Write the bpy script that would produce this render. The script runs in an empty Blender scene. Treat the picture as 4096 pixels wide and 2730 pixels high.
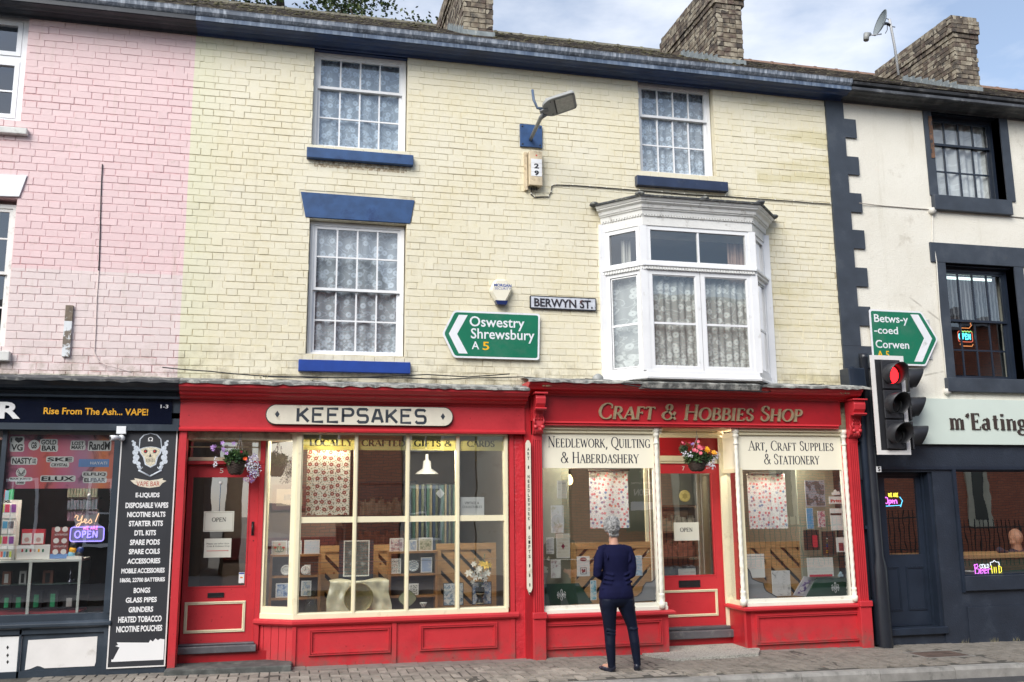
import bpy, math, random
from mathutils import Vector, Matrix
R_ = random.Random(7)
sc = bpy.context.scene
COL = sc.collection
PI = math.pi
rad = math.radians

# ------------------------------------------------------------------ camera
CAM_D, CAM_H = 10.7, 1.7
FPX = 3723.738
AR = Vector((0.97236375, -0.23332108, -0.00836667))
AU = Vector((-0.03279334, -0.17197119, 0.98455599))
AF = Vector((0.2311565, 0.95707219, 0.17486993))
cam_d = bpy.data.cameras.new('camera')
cam = bpy.data.objects.new('camera', cam_d); COL.objects.link(cam)
cam_d.sensor_width = 36.0; cam_d.lens = FPX / 4096 * 36.0
cam_d.clip_start = 0.05; cam_d.clip_end = 2000
cam.matrix_world = Matrix(((AR.x, AU.x, -AF.x, 0), (AR.y, AU.y, -AF.y, -CAM_D), (AR.z, AU.z, -AF.z, CAM_H), (0, 0, 0, 1)))
sc.camera = cam

# ------------------------------------------------------------------ world, sun, exposure
world = bpy.data.worlds.new('World'); sc.world = world; world.use_nodes = True
SUN_EL = rad(35)
wn = world.node_tree.nodes; wl = world.node_tree.links
for n in list(wn): wn.remove(n)
wo = wn.new('ShaderNodeOutputWorld'); wb = wn.new('ShaderNodeBackground')
sky = wn.new('ShaderNodeTexSky'); sky.sky_type = 'NISHITA'; sky.sun_disc = False
sky.sun_elevation = SUN_EL; sky.sun_rotation = rad(232)
sky.air_density = 1.0; sky.dust_density = 1.0; sky.ozone_density = 1.0
wb.inputs['Strength'].default_value = 0.15
tc = wn.new('ShaderNodeTexCoord'); mp = wn.new('ShaderNodeMapping'); mp.inputs['Scale'].default_value = (1.6, 1.6, 4.2); mp.inputs['Location'].default_value = (0.55, 0.2, 0.4)
nz = wn.new('ShaderNodeTexNoise'); nz.inputs['Scale'].default_value = 1.7; nz.inputs['Detail'].default_value = 8; nz.inputs['Roughness'].default_value = 0.55
cr = wn.new('ShaderNodeValToRGB'); cr.color_ramp.elements[0].position = 0.46; cr.color_ramp.elements[0].color = (0.16, 0.16, 0.16, 1); cr.color_ramp.elements[1].position = 0.70; cr.color_ramp.elements[1].color = (0.95, 0.95, 0.95, 1)
mx = wn.new('ShaderNodeMix'); mx.data_type = 'RGBA'; mx.inputs[7].default_value = (5.6, 5.8, 6.2, 1)
wl.new(tc.outputs['Generated'], mp.inputs['Vector']); wl.new(mp.outputs['Vector'], nz.inputs['Vector']); wl.new(nz.outputs['Fac'], cr.inputs['Fac'])
wl.new(cr.outputs['Color'], mx.inputs[0]); wl.new(sky.outputs['Color'], mx.inputs[6]); wl.new(mx.outputs[2], wb.inputs['Color']); wl.new(wb.outputs['Background'], wo.inputs['Surface'])
sun_d = bpy.data.lights.new('sun', 'SUN'); sun_d.energy = 3.0; sun_d.angle = rad(40); sun_d.color = (1.0, 0.965, 0.91)
sun = bpy.data.objects.new('sun', sun_d); COL.objects.link(sun)
sd = Vector((-0.50, -0.62, 0.62)).normalized()     # towards the sun: left, in front, high
sun.rotation_euler = sd.to_track_quat('Z', 'Y').to_euler()
sc.view_settings.view_transform = 'Standard'; sc.view_settings.look = 'None'; sc.view_settings.gamma = 1.0
sc.view_settings.exposure = 0.41
sc.view_settings.use_curve_mapping = False
sc.cycles.max_bounces = 7; sc.cycles.transparent_max_bounces = 14; sc.cycles.glossy_bounces = 3; sc.cycles.diffuse_bounces = 3
sc.cycles.caustics_reflective = False; sc.cycles.caustics_refractive = False
sc.cycles.sample_clamp_indirect = 6

# ------------------------------------------------------------------ survey: image measurement -> point on a plane of the place
CR = dict(a=(0,0,2.119),b=(1000,0,2.119),c=(2000,0,2.119),d=(2996,0,2.119),e=(0,700,2.119),f=(1000,700,2.119),g=(2000,700,2.119),h=(2996,700,2.119),
 i=(0,1400,2.24),j=(0,2030,2.24),k=(650,1480,2.24),l=(650,2030,2.24),m=(1000,1500,2.613),n=(1500,1500,2.412),o=(1000,2000,2.613),p=(1500,2050,2.412),
 q=(2050,1500,2.412),r=(2050,2080,2.412),s=(2600,1500,2.613),t=(2600,2100,2.613),u=(2900,1500,2.412),v=(2900,2080,2.412),w=(3446,1200,2.412),x=(3446,1800,1.686),z=(0,0,.57446),y=(0,0,1))
def P(c, x, y, Y=0.0):
    ox, oy, s = CR[c]; px = ox + x/s; py = oy + y/s
    d = AR*((px-2048)/FPX) - AU*((py-1365)/FPX) + AF
    t = (CAM_D+Y)/d.y
    return d.x*t, CAM_H + d.z*t
def RC(c, x0, y0, x1, y1, Y=0.0):
    a = P(c, x0, y0, Y); b = P(c, x1, y1, Y)
    return a[0], b[0], b[1], a[1]          # x0, x1, z0, z1
def ground(x): return 0.03 - 0.011*x

# ------------------------------------------------------------------ object helpers
def link(o, parent=None):
    COL.objects.link(o)
    if parent is not None: o.parent = parent
    return o
def tag(o, label=None, cat=None, group=None, kind=None):
    if label: o['label'] = label
    if cat: o['category'] = cat
    if group: o['group'] = group
    if kind: o['kind'] = kind
    return o
def empty(name, label, cat, loc=(0,0,0), group=None, kind=None):
    o = bpy.data.objects.new(name, None); o.empty_display_size = .1
    COL.objects.link(o); tag(o, label, cat, group, kind)
    return o       # kept at the origin: its parts hold place coordinates
class MB:
    def __init__(s): s.v = []; s.f = []; s.sm = []
    def add(s, vs, fs, smooth=False):
        b = len(s.v); s.v += [tuple(v) for v in vs]
        for f in fs: s.f.append([b+i for i in f]); s.sm.append(smooth)
        return s
    def box(s, x0, x1, y0, y1, z0, z1):
        if x0 > x1: x0, x1 = x1, x0
        if y0 > y1: y0, y1 = y1, y0
        if z0 > z1: z0, z1 = z1, z0
        return s.add([(x0,y0,z0),(x1,y0,z0),(x1,y1,z0),(x0,y1,z0),(x0,y0,z1),(x1,y0,z1),(x1,y1,z1),(x0,y1,z1)],
                     [(0,3,2,1),(4,5,6,7),(0,1,5,4),(1,2,6,5),(2,3,7,6),(3,0,4,7)])
    def quad(s, a, b, c, d): return s.add([a,b,c,d], [(0,1,2,3)])
    def prism_y(s, pts, y0, y1):        # polygon in (x,z)
        n = len(pts); ar = sum(pts[i][0]*pts[(i+1)%n][1]-pts[(i+1)%n][0]*pts[i][1] for i in range(n))
        if ar < 0: pts = pts[::-1]
        if y0 > y1: y0, y1 = y1, y0
        v = [(p[0], y0, p[1]) for p in pts] + [(p[0], y1, p[1]) for p in pts]
        return s.add(v, [tuple(range(n)), tuple(range(2*n-1, n-1, -1))] + [(i, i+n, (i+1)%n+n, (i+1)%n) for i in range(n)])
    def prism_x(s, pts, x0, x1):        # polygon in (y,z)
        n = len(pts); ar = sum(pts[i][0]*pts[(i+1)%n][1]-pts[(i+1)%n][0]*pts[i][1] for i in range(n))
        if ar < 0: pts = pts[::-1]
        if x0 > x1: x0, x1 = x1, x0
        v = [(x0, p[0], p[1]) for p in pts] + [(x1, p[0], p[1]) for p in pts]
        return s.add(v, [tuple(range(n-1, -1, -1)), tuple(range(n, 2*n))] + [(i, (i+1)%n, (i+1)%n+n, i+n) for i in range(n)])
    def prism_z(s, pts, z0, z1):
        n = len(pts); ar = sum(pts[i][0]*pts[(i+1)%n][1]-pts[(i+1)%n][0]*pts[i][1] for i in range(n))
        if ar < 0: pts = pts[::-1]
        v = [(p[0], p[1], z0) for p in pts] + [(p[0], p[1], z1) for p in pts]
        return s.add(v, [tuple(range(n-1, -1, -1)), tuple(range(n, 2*n))] + [(i, (i+1)%n, (i+1)%n+n, i+n) for i in range(n)])
    def sweep(s, path, prof):           # path: list of (x,y) plan points; prof: closed list of (out, z), out measured to the right of travel... here towards -y for +x travel
        n = len(path); rings = []
        for i, p in enumerate(path):
            p = Vector(p)
            d1 = (Vector(path[i])-Vector(path[i-1])).normalized() if i else (Vector(path[1])-p).normalized()
            d2 = (Vector(path[i+1])-p).normalized() if i < n-1 else d1
            n1 = Vector((d1.y, -d1.x)); n2 = Vector((d2.y, -d2.x)); m = (n1+n2)
            m = m/ (m.length_squared/2) if m.length > 1e-6 else n1
            rings.append([(p.x+m.x*o, p.y+m.y*o, z) for o, z in prof])
        k = len(prof); v = [q for rg in rings for q in rg]; f = []
        for i in range(n-1):
            for j in range(k): f.append((i*k+j, i*k+(j+1)%k, (i+1)*k+(j+1)%k, (i+1)*k+j))
        f.append(tuple(range(k))[::-1]); f.append(tuple((n-1)*k+j for j in range(k)))
        return s.add(v, f)
    def tube(s, pts, r, n=6, caps=True):
        pts = [Vector(p) for p in pts]; rs = r if isinstance(r, (list, tuple)) else [r]*len(pts)
        v = []; up = Vector((0, 0, 1)); last = None
        for i, p in enumerate(pts):
            d = (pts[min(i+1, len(pts)-1)]-pts[max(i-1, 0)])
            d = d.normalized() if d.length > 1e-9 else Vector((0,0,1))
            if last is None:
                a = d.cross(up if abs(d.z) < .9 else Vector((1,0,0))).normalized()
            else:
                a = (last - d*last.dot(d)); a = a.normalized() if a.length > 1e-6 else d.cross(Vector((1,0,0))).normalized()
            last = a; b = d.cross(a)
            for k in range(n): v.append(p + (a*math.cos(2*PI*k/n) + b*math.sin(2*PI*k/n))*rs[i])
        f = [(i*n+k, i*n+(k+1)%n, (i+1)*n+(k+1)%n, (i+1)*n+k) for i in range(len(pts)-1) for k in range(n)]
        s.add(v, f, True)
        if caps:
            b = len(s.v)-len(v)
            s.f.append([b+k for k in range(n)][::-1]); s.sm.append(False)
            s.f.append([b+(len(pts)-1)*n+k for k in range(n)]); s.sm.append(False)
        return s
    def lathe(s, prof, c=(0,0,0), n=20, axis='z'):   # prof: (r, h)
        v = []
        for r, h in prof:
            for k in range(n):
                a = 2*PI*k/n; x, y = r*math.cos(a), r*math.sin(a)
                q = (x, y, h) if axis == 'z' else ((x, h, y) if axis == 'y' else (h, x, y))
                v.append((q[0]+c[0], q[1]+c[1], q[2]+c[2]))
        f = [(i*n+k, i*n+(k+1)%n, (i+1)*n+(k+1)%n, (i+1)*n+k) for i in range(len(prof)-1) for k in range(n)]
        return s.add(v, f, True)
    def disc(s, c, r, y, n=20, rz=None):     # facing -y
        rz = rz or r
        return s.add([(c[0]+r*math.cos(2*PI*k/n), y, c[1]+rz*math.sin(2*PI*k/n)) for k in range(n)], [tuple(range(n))])
    def blob(s, c, r, n=6, m=4, jit=0.0):
        v = []
        rx, ry, rz = r if isinstance(r, (tuple, list)) else (r, r, r)
        for i in range(m+1):
            t = PI*i/m
            for k in range(n):
                a = 2*PI*k/n; q = 1 + (R_.random()-.5)*jit
                v.append((c[0]+rx*q*math.sin(t)*math.cos(a), c[1]+ry*q*math.sin(t)*math.sin(a), c[2]+rz*q*math.cos(t)))
        return s.add(v, [(i*n+k, (i+1)*n+k, (i+1)*n+(k+1)%n, i*n+(k+1)%n) for i in range(m) for k in range(n)], True)
    def xf(s, M, start=0):
        for i in range(start, len(s.v)): s.v[i] = tuple(M @ Vector(s.v[i]))
        return s
    def mesh(s, name, mat=None):
        me = bpy.data.meshes.new(name); me.from_pydata(s.v, [], s.f)
        if any(s.sm): me.polygons.foreach_set('use_smooth', s.sm)
        if mat: me.materials.append(mat)
        me.update(); return me
    def build(s, name, mat, parent=None, label=None, cat=None, group=None, kind=None, bevel=0):
        o = bpy.data.objects.new(name, s.mesh(name, mat)); link(o, parent); tag(o, label, cat, group, kind)
        if bevel:
            b = o.modifiers.new('b', 'BEVEL'); b.width = bevel; b.segments = 2; b.limit_method = 'ANGLE'; b.angle_limit = rad(40)
        return o
def inst(name, me, loc, parent=None, rot=(0,0,0), scl=(1,1,1)):
    o = bpy.data.objects.new(name, me); o.location = loc; o.rotation_euler = rot; o.scale = scl
    return link(o, parent)
def frame_mb(x0, x1, z0, z1, w, ya, yb, mb=None, wb=None):   # picture-frame of four butted rails
    mb = mb or MB(); wb = wb or w
    mb.box(x0, x0+w, ya, yb, z0, z1); mb.box(x1-w, x1, ya, yb, z0, z1)
    mb.box(x0+w, x1-w, ya, yb, z1-w, z1); mb.box(x0+w, x1-w, ya, yb, z0, z0+wb)
    return mb
def mould_mb(x0, x1, z0, z1, w, y, d, mb=None, steps=((0,.55),(.16,1.),(.42,.3),(.56,.8),(.84,.18))):   # stepped bolection frame, proud of y by d
    mb = mb or MB(); last = w
    for k, (a, h) in enumerate(steps):
        ia = w*a; ib = w*(steps[k+1][0] if k+1 < len(steps) else 1)
        frame_mb(x0+ia, x1-ia, z0+ia, z1-ia, ib-ia, y-d*h, y, mb)
    return mb

# ------------------------------------------------------------------ materials
MATS = {}
def srgb(r, g, b):
    f = lambda c: c/255/12.92 if c/255 <= .04045 else ((c/255+.055)/1.055)**2.4
    return (f(r), f(g), f(b), 1)
class NT:
    def __init__(s, name):
        s.m = bpy.data.materials.new(name); s.m.use_nodes = True; s.t = s.m.node_tree
        for n in list(s.t.nodes): s.t.nodes.remove(n)
        s.out = s.n('ShaderNodeOutputMaterial')
    def n(s, ty, **kw):
        nd = s.t.nodes.new(ty)
        for k, v in kw.items():
            if hasattr(nd, k): setattr(nd, k, v)
            else: nd.inputs[k].default_value = v
        return nd
    def l(s, a, b): s.t.links.new(a, b)
    def pos(s): return s.n('ShaderNodeNewGeometry').outputs['Position']
    def mapped(s, scale, src=None):
        m = s.n('ShaderNodeMapping'); m.inputs['Scale'].default_value = scale
        s.l(src or s.pos(), m.inputs['Vector']); return m.outputs['Vector']
    def xz(s, sx=1., sz=1., ox=0., oz=0.):
        sp = s.n('ShaderNodeSeparateXYZ'); s.l(s.pos(), sp.inputs[0]); cb = s.n('ShaderNodeCombineXYZ')
        s.l(s.math('MULTIPLY_ADD', sp.outputs[0], sx, ox), cb.inputs[0]); s.l(s.math('MULTIPLY_ADD', sp.outputs[2], sz, oz), cb.inputs[1]); return cb.outputs[0]
    def vor(s, scale, src, rnd=1.):
        v = s.n('ShaderNodeTexVoronoi'); v.voronoi_dimensions = '2D'; v.inputs['Scale'].default_value = scale; v.inputs['Randomness'].default_value = rnd; s.l(src, v.inputs['Vector']); return v
    def noise(s, scale, detail=4, rough=.55, src=None, w=0.0):
        nz = s.n('ShaderNodeTexNoise'); nz.inputs['Scale'].default_value = scale; nz.inputs['Detail'].default_value = detail; nz.inputs['Roughness'].default_value = rough
        nz.inputs['Distortion'].default_value = w
        s.l(src or s.pos(), nz.inputs['Vector']); return nz.outputs['Fac']
    def ramp(s, fac, stops):
        r = s.n('ShaderNodeValToRGB'); e = r.color_ramp.elements
        while len(e) < len(stops): e.new(.5)
        for i, (p, c) in enumerate(stops):
            e[i].position = p; e[i].color = c if isinstance(c, tuple) else (c, c, c, 1)
        s.l(fac, r.inputs['Fac']); return r.outputs['Color']
    def mix(s, fac, a, b, blend='MIX'):
        m = s.n('ShaderNodeMix'); m.data_type = 'RGBA'; m.blend_type = blend
        for sock, v in ((0, fac), (6, a), (7, b)):
            if isinstance(v, (int, float)): m.inputs[sock].default_value = v if sock == 0 else (v, v, v, 1)
            elif isinstance(v, tuple): m.inputs[sock].default_value = v
            else: s.l(v, m.inputs[sock])
        return m.outputs[2]
    def math(s, op, a, b=0.0, c=None, clamp=False):
        m = s.n('ShaderNodeMath'); m.operation = op; m.use_clamp = clamp
        for i, v in enumerate((a, b) if c is None else (a, b, c)):
            if isinstance(v, (int, float)): m.inputs[i].default_value = v
            else: s.l(v, m.inputs[i])
        return m.outputs[0]
    def bsdf(s, col, rough=.6, metal=0.0, bump=None, bstr=.3, bdist=.01, spec=.5, emis=None, estr=0, coat=0):
        b = s.n('ShaderNodeBsdfPrincipled')
        if isinstance(col, tuple): b.inputs['Base Color'].default_value = col
        else: s.l(col, b.inputs['Base Color'])
        if isinstance(rough, (int, float)): b.inputs['Roughness'].default_value = rough
        else: s.l(rough, b.inputs['Roughness'])
        b.inputs['Metallic'].default_value = metal; b.inputs['Specular IOR Level'].default_value = spec
        if coat: b.inputs['Coat Weight'].default_value = coat
        if emis is not None:
            b.inputs['Emission Color'].default_value = emis; b.inputs['Emission Strength'].default_value = estr
        if bump is not None:
            bp = s.n('ShaderNodeBump'); bp.inputs['Strength'].default_value = bstr; bp.inputs['Distance'].default_value = bdist
            s.l(bump, bp.inputs['Height']); s.l(bp.outputs['Normal'], b.inputs['Normal'])
        s.l(b.outputs['BSDF'], s.out.inputs['Surface']); return b
def pmat(name, col, rough=.6, var=.12, vs=3., bump=.25, bs=60., dirt=None, ds=2.5, dlo=.55, dhi=.7, metal=0., spec=.5, rnd=0., streak=False, bdist=.004, coat=0, splash=None):
    """painted / plain surface: base colour with slow variation, optional worn or dirty patches, fine relief"""
    if name in MATS: return MATS[name]
    t = NT(name); c = tuple(col)
    lo = tuple(max(0, x*(1-var)) for x in c[:3])+(1,); hi = tuple(min(1, x*(1+var)) for x in c[:3])+(1,)
    co = t.ramp(t.noise(vs, 5), [(.3, lo), (.7, hi)])
    if dirt:
        src = t.mapped((3.5, 3.5, .5)) if streak else None
        co = t.mix(t.ramp(t.noise(ds, 8, .65, src), [(dlo, 0.), (dhi, 1.)]), co, tuple(dirt))
    if splash:
        sp = t.n('ShaderNodeSeparateXYZ'); t.l(t.pos(), sp.inputs[0])
        k = t.math('MULTIPLY', t.math('MULTIPLY_ADD', sp.outputs[2], -4.5, 1.15, clamp=True), t.ramp(t.noise(7., 7, .7), [(.40, 0.), (.62, .75)]))
        co = t.mix(k, co, tuple(splash)); co = t.mix(t.ramp(t.noise(31., 3, .6), [(.69, 0.), (.71, .8)]), co, tuple(x*.45 for x in c[:3])+(1,))
    if rnd:
        oi = t.n('ShaderNodeObjectInfo')
        co = t.mix(1.0, co, t.ramp(oi.outputs['Random'], [(0., 1-rnd), (1., 1+rnd*.6)]), 'MULTIPLY')
    t.bsdf(co, rough, metal, t.noise(bs, 6, .6) if bump else None, bump, bdist, spec, coat=coat)
    MATS[name] = t.m; return t.m
def emat(name, col, strength):
    if name in MATS: return MATS[name]
    t = NT(name); e = t.n('ShaderNodeEmission'); e.inputs['Color'].default_value = tuple(col); e.inputs['Strength'].default_value = strength
    t.l(e.outputs[0], t.out.inputs['Surface']); MATS[name] = t.m; return t.m
def glass_mat(name='window_glass', tint=(.93,.96,.95,1), gain=3.6, wob=.02, ior=1.5):
    t = NT(name); tr = t.n('ShaderNodeBsdfTransparent'); tr.inputs['Color'].default_value = tint
    gl = t.n('ShaderNodeBsdfGlossy'); gl.inputs['Roughness'].default_value = 0.0; gl.inputs['Color'].default_value = (1,1,1,1)
    ge = t.n('ShaderNodeNewGeometry'); vm = t.n('ShaderNodeVectorMath'); vm.operation = 'DOT_PRODUCT'; t.l(ge.outputs['Normal'], vm.inputs[0]); t.l(ge.outputs['Incoming'], vm.inputs[1])
    fr = t.math('MULTIPLY_ADD', t.math('POWER', t.math('SUBTRACT', 1., t.math('ABSOLUTE', vm.outputs['Value'])), 5.), .96, .043)
    bp = t.n('ShaderNodeBump'); bp.inputs['Strength'].default_value = wob; bp.inputs['Distance'].default_value = .05
    t.l(t.noise(2.2, 2), bp.inputs['Height']); t.l(bp.outputs['Normal'], gl.inputs['Normal'])
    ms = t.n('ShaderNodeMixShader'); t.l(t.math('MULTIPLY', fr, gain, clamp=True), ms.inputs[0])
    t.l(tr.outputs[0], ms.inputs[1]); t.l(gl.outputs[0], ms.inputs[2]); t.l(ms.outputs[0], t.out.inputs['Surface'])
    return t.m
GLASS = glass_mat(); SHOPGLASS = glass_mat('shop_glass', (.96,.98,.97,1), 7.2, .012)
# ------------------------------------------------------------------ lettering
def text_mesh(body, bold=0.0, extrude=0.0, shear=0.0, spacing=1.0, res=3):
    c = bpy.data.curves.new('lettering', 'FONT'); c.body = body; c.offset = bold; c.extrude = extrude; c.shear = shear; c.space_character = spacing; c.resolution_u = res
    o = bpy.data.objects.new('lettering', c); me = bpy.data.meshes.new_from_object(o)
    bpy.data.objects.remove(o); bpy.data.curves.remove(c); return me
def fit(vs, x0, x1, z0, z1):
    xs = [v[0] for v in vs]; zs = [v[1] for v in vs]
    ax = (x1-x0)/max(1e-6, max(xs)-min(xs)); az = (z1-z0)/max(1e-6, max(zs)-min(zs)); mx_, mz = min(xs), min(zs)
    return [(x0+(v[0]-mx_)*ax, v[1], z0+(v[1]-mz)*az, v[2]) for v in vs]
def T(body, box, Y, mat, depth=.0015, bold=0.0, shear=0., spacing=1., parent=None, name='lettering', mb=None, mirror=False):
    """sans lettering standing proud of plane Y, filling box (x0,x1,z0,z1)"""
    me = text_mesh(body, bold, .01, shear, spacing)
    vs = [tuple(v.co) for v in me.vertices]; fs = [tuple(p.vertices) for p in me.polygons]; bpy.data.meshes.remove(me)
    x0, x1, z0, z1 = box
    q = fit(vs, x0, x1, z0, z1)
    vv = [(a, Y-(depth if d > 0 else 0), c) for a, b, c, d in q]
    own = mb is None; mb = mb or MB(); mb.add(vv, fs)
    return mb.build(name, mat, parent) if own else mb
def arc(cx, cy, rx, ry, a0, a1, n=10): return [(cx+rx*math.cos(rad(a0+(a1-a0)*i/n)), cy+ry*math.sin(rad(a0+(a1-a0)*i/n))) for i in range(n+1)]
# roman capitals as pen strokes: (advance, [(points, weight)]) weight 't' thick, 'n' thin, 'c' contrast curve ; serifs = short bars
def _s(x, y, w=.16): return ([(x-w, y), (x+w, y)], 's')
GL = {
 'A': (.86, [([(.08,0),(.43,1)],'n'), ([(.43,1),(.78,0)],'t'), ([(.2,.34),(.66,.34)],'n'), _s(.08,0), _s(.78,0)]),
 'B': (.74, [([(.16,0),(.16,1)],'t'), (arc(.36,.76,.24,.24,90,-90),'c'), (arc(.38,.26,.3,.26,90,-90),'c'), ([(.05,1),(.38,1)],'n'), ([(.16,.52),(.38,.52)],'n'), ([(.05,0),(.38,0)],'n')]),
 'C': (.84, [(arc(.5,.5,.42,.51,48,312,18),'c'), ([(.78,.68),(.78,.92)],'n'), ([(.78,.08),(.78,.26)],'n')]),
 'D': (.88, [([(.16,0),(.16,1)],'t'), (arc(.36,.5,.44,.5,90,-90,14),'c'), ([(.05,1),(.38,1)],'n'), ([(.05,0),(.38,0)],'n')]),
 'E': (.72, [([(.16,0),(.16,1)],'t'), ([(.05,1),(.6,1)],'n'), ([(.16,.52),(.48,.52)],'n'), ([(.05,0),(.64,0)],'n'), ([(.6,1),(.6,.84)],'n'), ([(.64,0),(.66,.18)],'n'), ([(.48,.42),(.48,.62)],'n')]),
 'F': (.66, [([(.16,0),(.16,1)],'t'), ([(.05,1),(.6,1)],'n'), ([(.16,.52),(.48,.52)],'n'), _s(.16,0,.13), ([(.6,1),(.6,.84)],'n'), ([(.48,.42),(.48,.62)],'n')]),
 'G': (.90, [(arc(.5,.5,.42,.51,48,300,18),'c'), ([(.76,.68),(.76,.92)],'n'), ([(.74,.05),(.74,.42)],'t'), ([(.58,.42),(.86,.42)],'s')]),
 'H': (.92, [([(.16,0),(.16,1)],'t'), ([(.76,0),(.76,1)],'t'), ([(.16,.52),(.76,.52)],'n'), _s(.16,0,.12), _s(.16,1,.12), _s(.76,0,.12), _s(.76,1,.12)]),
 'I': (.36, [([(.18,0),(.18,1)],'t'), _s(.18,0,.13), _s(.18,1,.13)]),
 'K': (.86, [([(.16,0),(.16,1)],'t'), ([(.16,.4),(.68,1)],'n'), ([(.34,.6),(.76,0)],'t'), _s(.16,0,.12), _s(.16,1,.12), _s(.68,1,.12), _s(.76,0,.12)]),
 'L': (.68, [([(.16,0),(.16,1)],'t'), ([(.05,0),(.6,0)],'n'), ([(.6,0),(.63,.2)],'n'), _s(.16,1,.13)]),
 'N': (.92, [([(.14,0),(.14,1)],'n'), ([(.14,1),(.76,0)],'t'), ([(.76,0),(.76,1)],'n'), _s(.1,1,.1), _s(.14,0,.12), _s(.76,1,.12)]),
 'O': (.96, [(arc(.48,.5,.42,.51,0,360,26),'c')]),
 'P': (.68, [([(.16,0),(.16,1)],'t'), (arc(.34,.74,.26,.26,90,-90),'c'), ([(.05,1),(.36,1)],'n'), ([(.16,.48),(.36,.48)],'n'), _s(.16,0,.13)]),
 'Q': (.96, [(arc(.48,.5,.42,.51,0,360,26),'c'), ([(.42,.02),(.6,-.14),(.98,-.24)],'t')]),
 'R': (.80, [([(.16,0),(.16,1)],'t'), (arc(.34,.74,.26,.26,90,-90),'c'), ([(.05,1),(.36,1)],'n'), ([(.16,.48),(.36,.48)],'n'), ([(.38,.48),(.74,0)],'t'), _s(.16,0,.12), _s(.76,0,.08)]),
 'S': (.62, [([(.52,.84)]+arc(.31,.75,.2,.25,50,210,9)+[(.3,.54),(.42,.44)]+arc(.31,.25,.24,.26,30,-150,9),'c'), ([(.52,.72),(.52,.94)],'n'), ([(.09,.08),(.09,.3)],'n')]),
 'T': (.74, [([(.37,0),(.37,1)],'t'), ([(.04,1),(.7,1)],'n'), ([(.04,1),(.04,.84)],'n'), ([(.7,1),(.7,.84)],'n'), _s(.37,0,.13)]),
 'U': (.90, [([(.16,1),(.16,.32)]+arc(.45,.3,.29,.31,180,270,6),'t'), (arc(.45,.3,.29,.31,270,360,6)+[(.74,1)],'n'), _s(.16,1,.12), _s(.74,1,.12)]),
 'V': (.86, [([(.08,1),(.43,0)],'t'), ([(.43,0),(.78,1)],'n'), _s(.08,1,.12), _s(.78,1,.12)]),
 'W': (1.2, [([(.06,1),(.34,0)],'t'), ([(.34,0),(.58,.9)],'n'), ([(.58,.9),(.84,0)],'t'), ([(.84,0),(1.12,1)],'n'), _s(.06,1,.12), _s(1.12,1,.12)]),
 'Y': (.84, [([(.08,1),(.42,.48)],'t'), ([(.76,1),(.42,.48)],'n'), ([(.42,.48),(.42,0)],'t'), _s(.08,1,.12), _s(.76,1,.12), _s(.42,0,.13)]),
 '&': (.96, [([(.84,.5),(.7,.2)]+arc(.38,.26,.3,.27,-20,-250,12)+[(.5,.62)]+arc(.42,.8,.17,.2,-30,200,9)+[(.9,.0)],'c')]),
 ',': (.30, [([(.16,.06),(.16,-.04),(.06,-.2)],'t')]),
 ' ': (.36, []), "'": (.30, [([(.12,.98),(.16,.9),(.08,.76)],'t')]),
 '1': (1.12, [([(.16,0),(.16,.66)],'t'), ([(.16,.5),(.26,.64),(.36,.67),(.46,.62)],'n'), ([(.5,.6),(.52,.5),(.52,0)],'t'), ([(.52,.5),(.62,.64),(.72,.67),(.82,.62)],'n'), ([(.86,.6),(.88,.5),(.88,0)],'t'), _s(.16,0,.14), _s(.52,0,.13), _s(.88,0,.14), ([(.02,.66),(.16,.66)],'s')]),
 '2': (.72, [(arc(.3,.18,.22,.19,60,300,9),'c'), ([(.12,.56),(.22,.66),(.36,.66)],'n'), ([(.36,.66),(.46,.6),(.46,.06)],'t'), ([(.46,.06),(.6,0)],'n')]),
 '3': (.5, [([(.22,.9),(.22,.06)],'t'), ([(.22,.06),(.32,0),(.42,.06)],'n'), ([(.06,.64),(.42,.64)],'n')]),
 '4': (.42, [([(.2,0),(.2,.66)],'t'), _s(.2,0,.15), ([(.06,.66),(.2,.66)],'s'), ([(.2,.86),(.2,1.)],'t')]),
 '5': (.78, [([(.16,0),(.16,.66)],'t'), ([(.16,.5),(.28,.64),(.4,.67),(.5,.62)],'n'), ([(.56,.58),(.58,.48),(.58,0)],'t'), _s(.16,0,.14), _s(.58,0,.14), ([(.02,.66),(.16,.66)],'s')]),
 '6': (.72, [(arc(.3,.44,.2,.22,0,360,14),'c'), (arc(.3,-.14,.28,.17,0,360,14),'c'), ([(.2,.22),(.12,.12),(.3,.06)],'n'), ([(.46,.6),(.6,.68)],'n')]), '-': (.4, [([(.06,.4),(.34,.4)],'t')]),
}
def stroke_mb(mb, pts, wts, Y, depth):
    n = len(pts); v = []
    for i, p in enumerate(pts):
        a = Vector(pts[max(0, i-1)]); b = Vector(pts[min(n-1, i+1)]); d = (b-a); d = d.normalized() if d.length > 1e-9 else Vector((1, 0))
        nx, nz = -d.y*wts[i]/2, d.x*wts[i]/2
        v += [(p[0]+nx, Y-depth, p[1]+nz), (p[0]-nx, Y-depth, p[1]-nz), (p[0]+nx, Y, p[1]+nz), (p[0]-nx, Y, p[1]-nz)]
    f = []
    for i in range(n-1):
        a, b = i*4, i*4+4
        f += [(a, a+1, b+1, b), (a+2, a, b, b+2), (a+1, a+3, b+3, b+1)]
    f += [(0, 2, 3, 1), ((n-1)*4, (n-1)*4+1, (n-1)*4+3, (n-1)*4+2)]
    mb.add(v, f)
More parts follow.
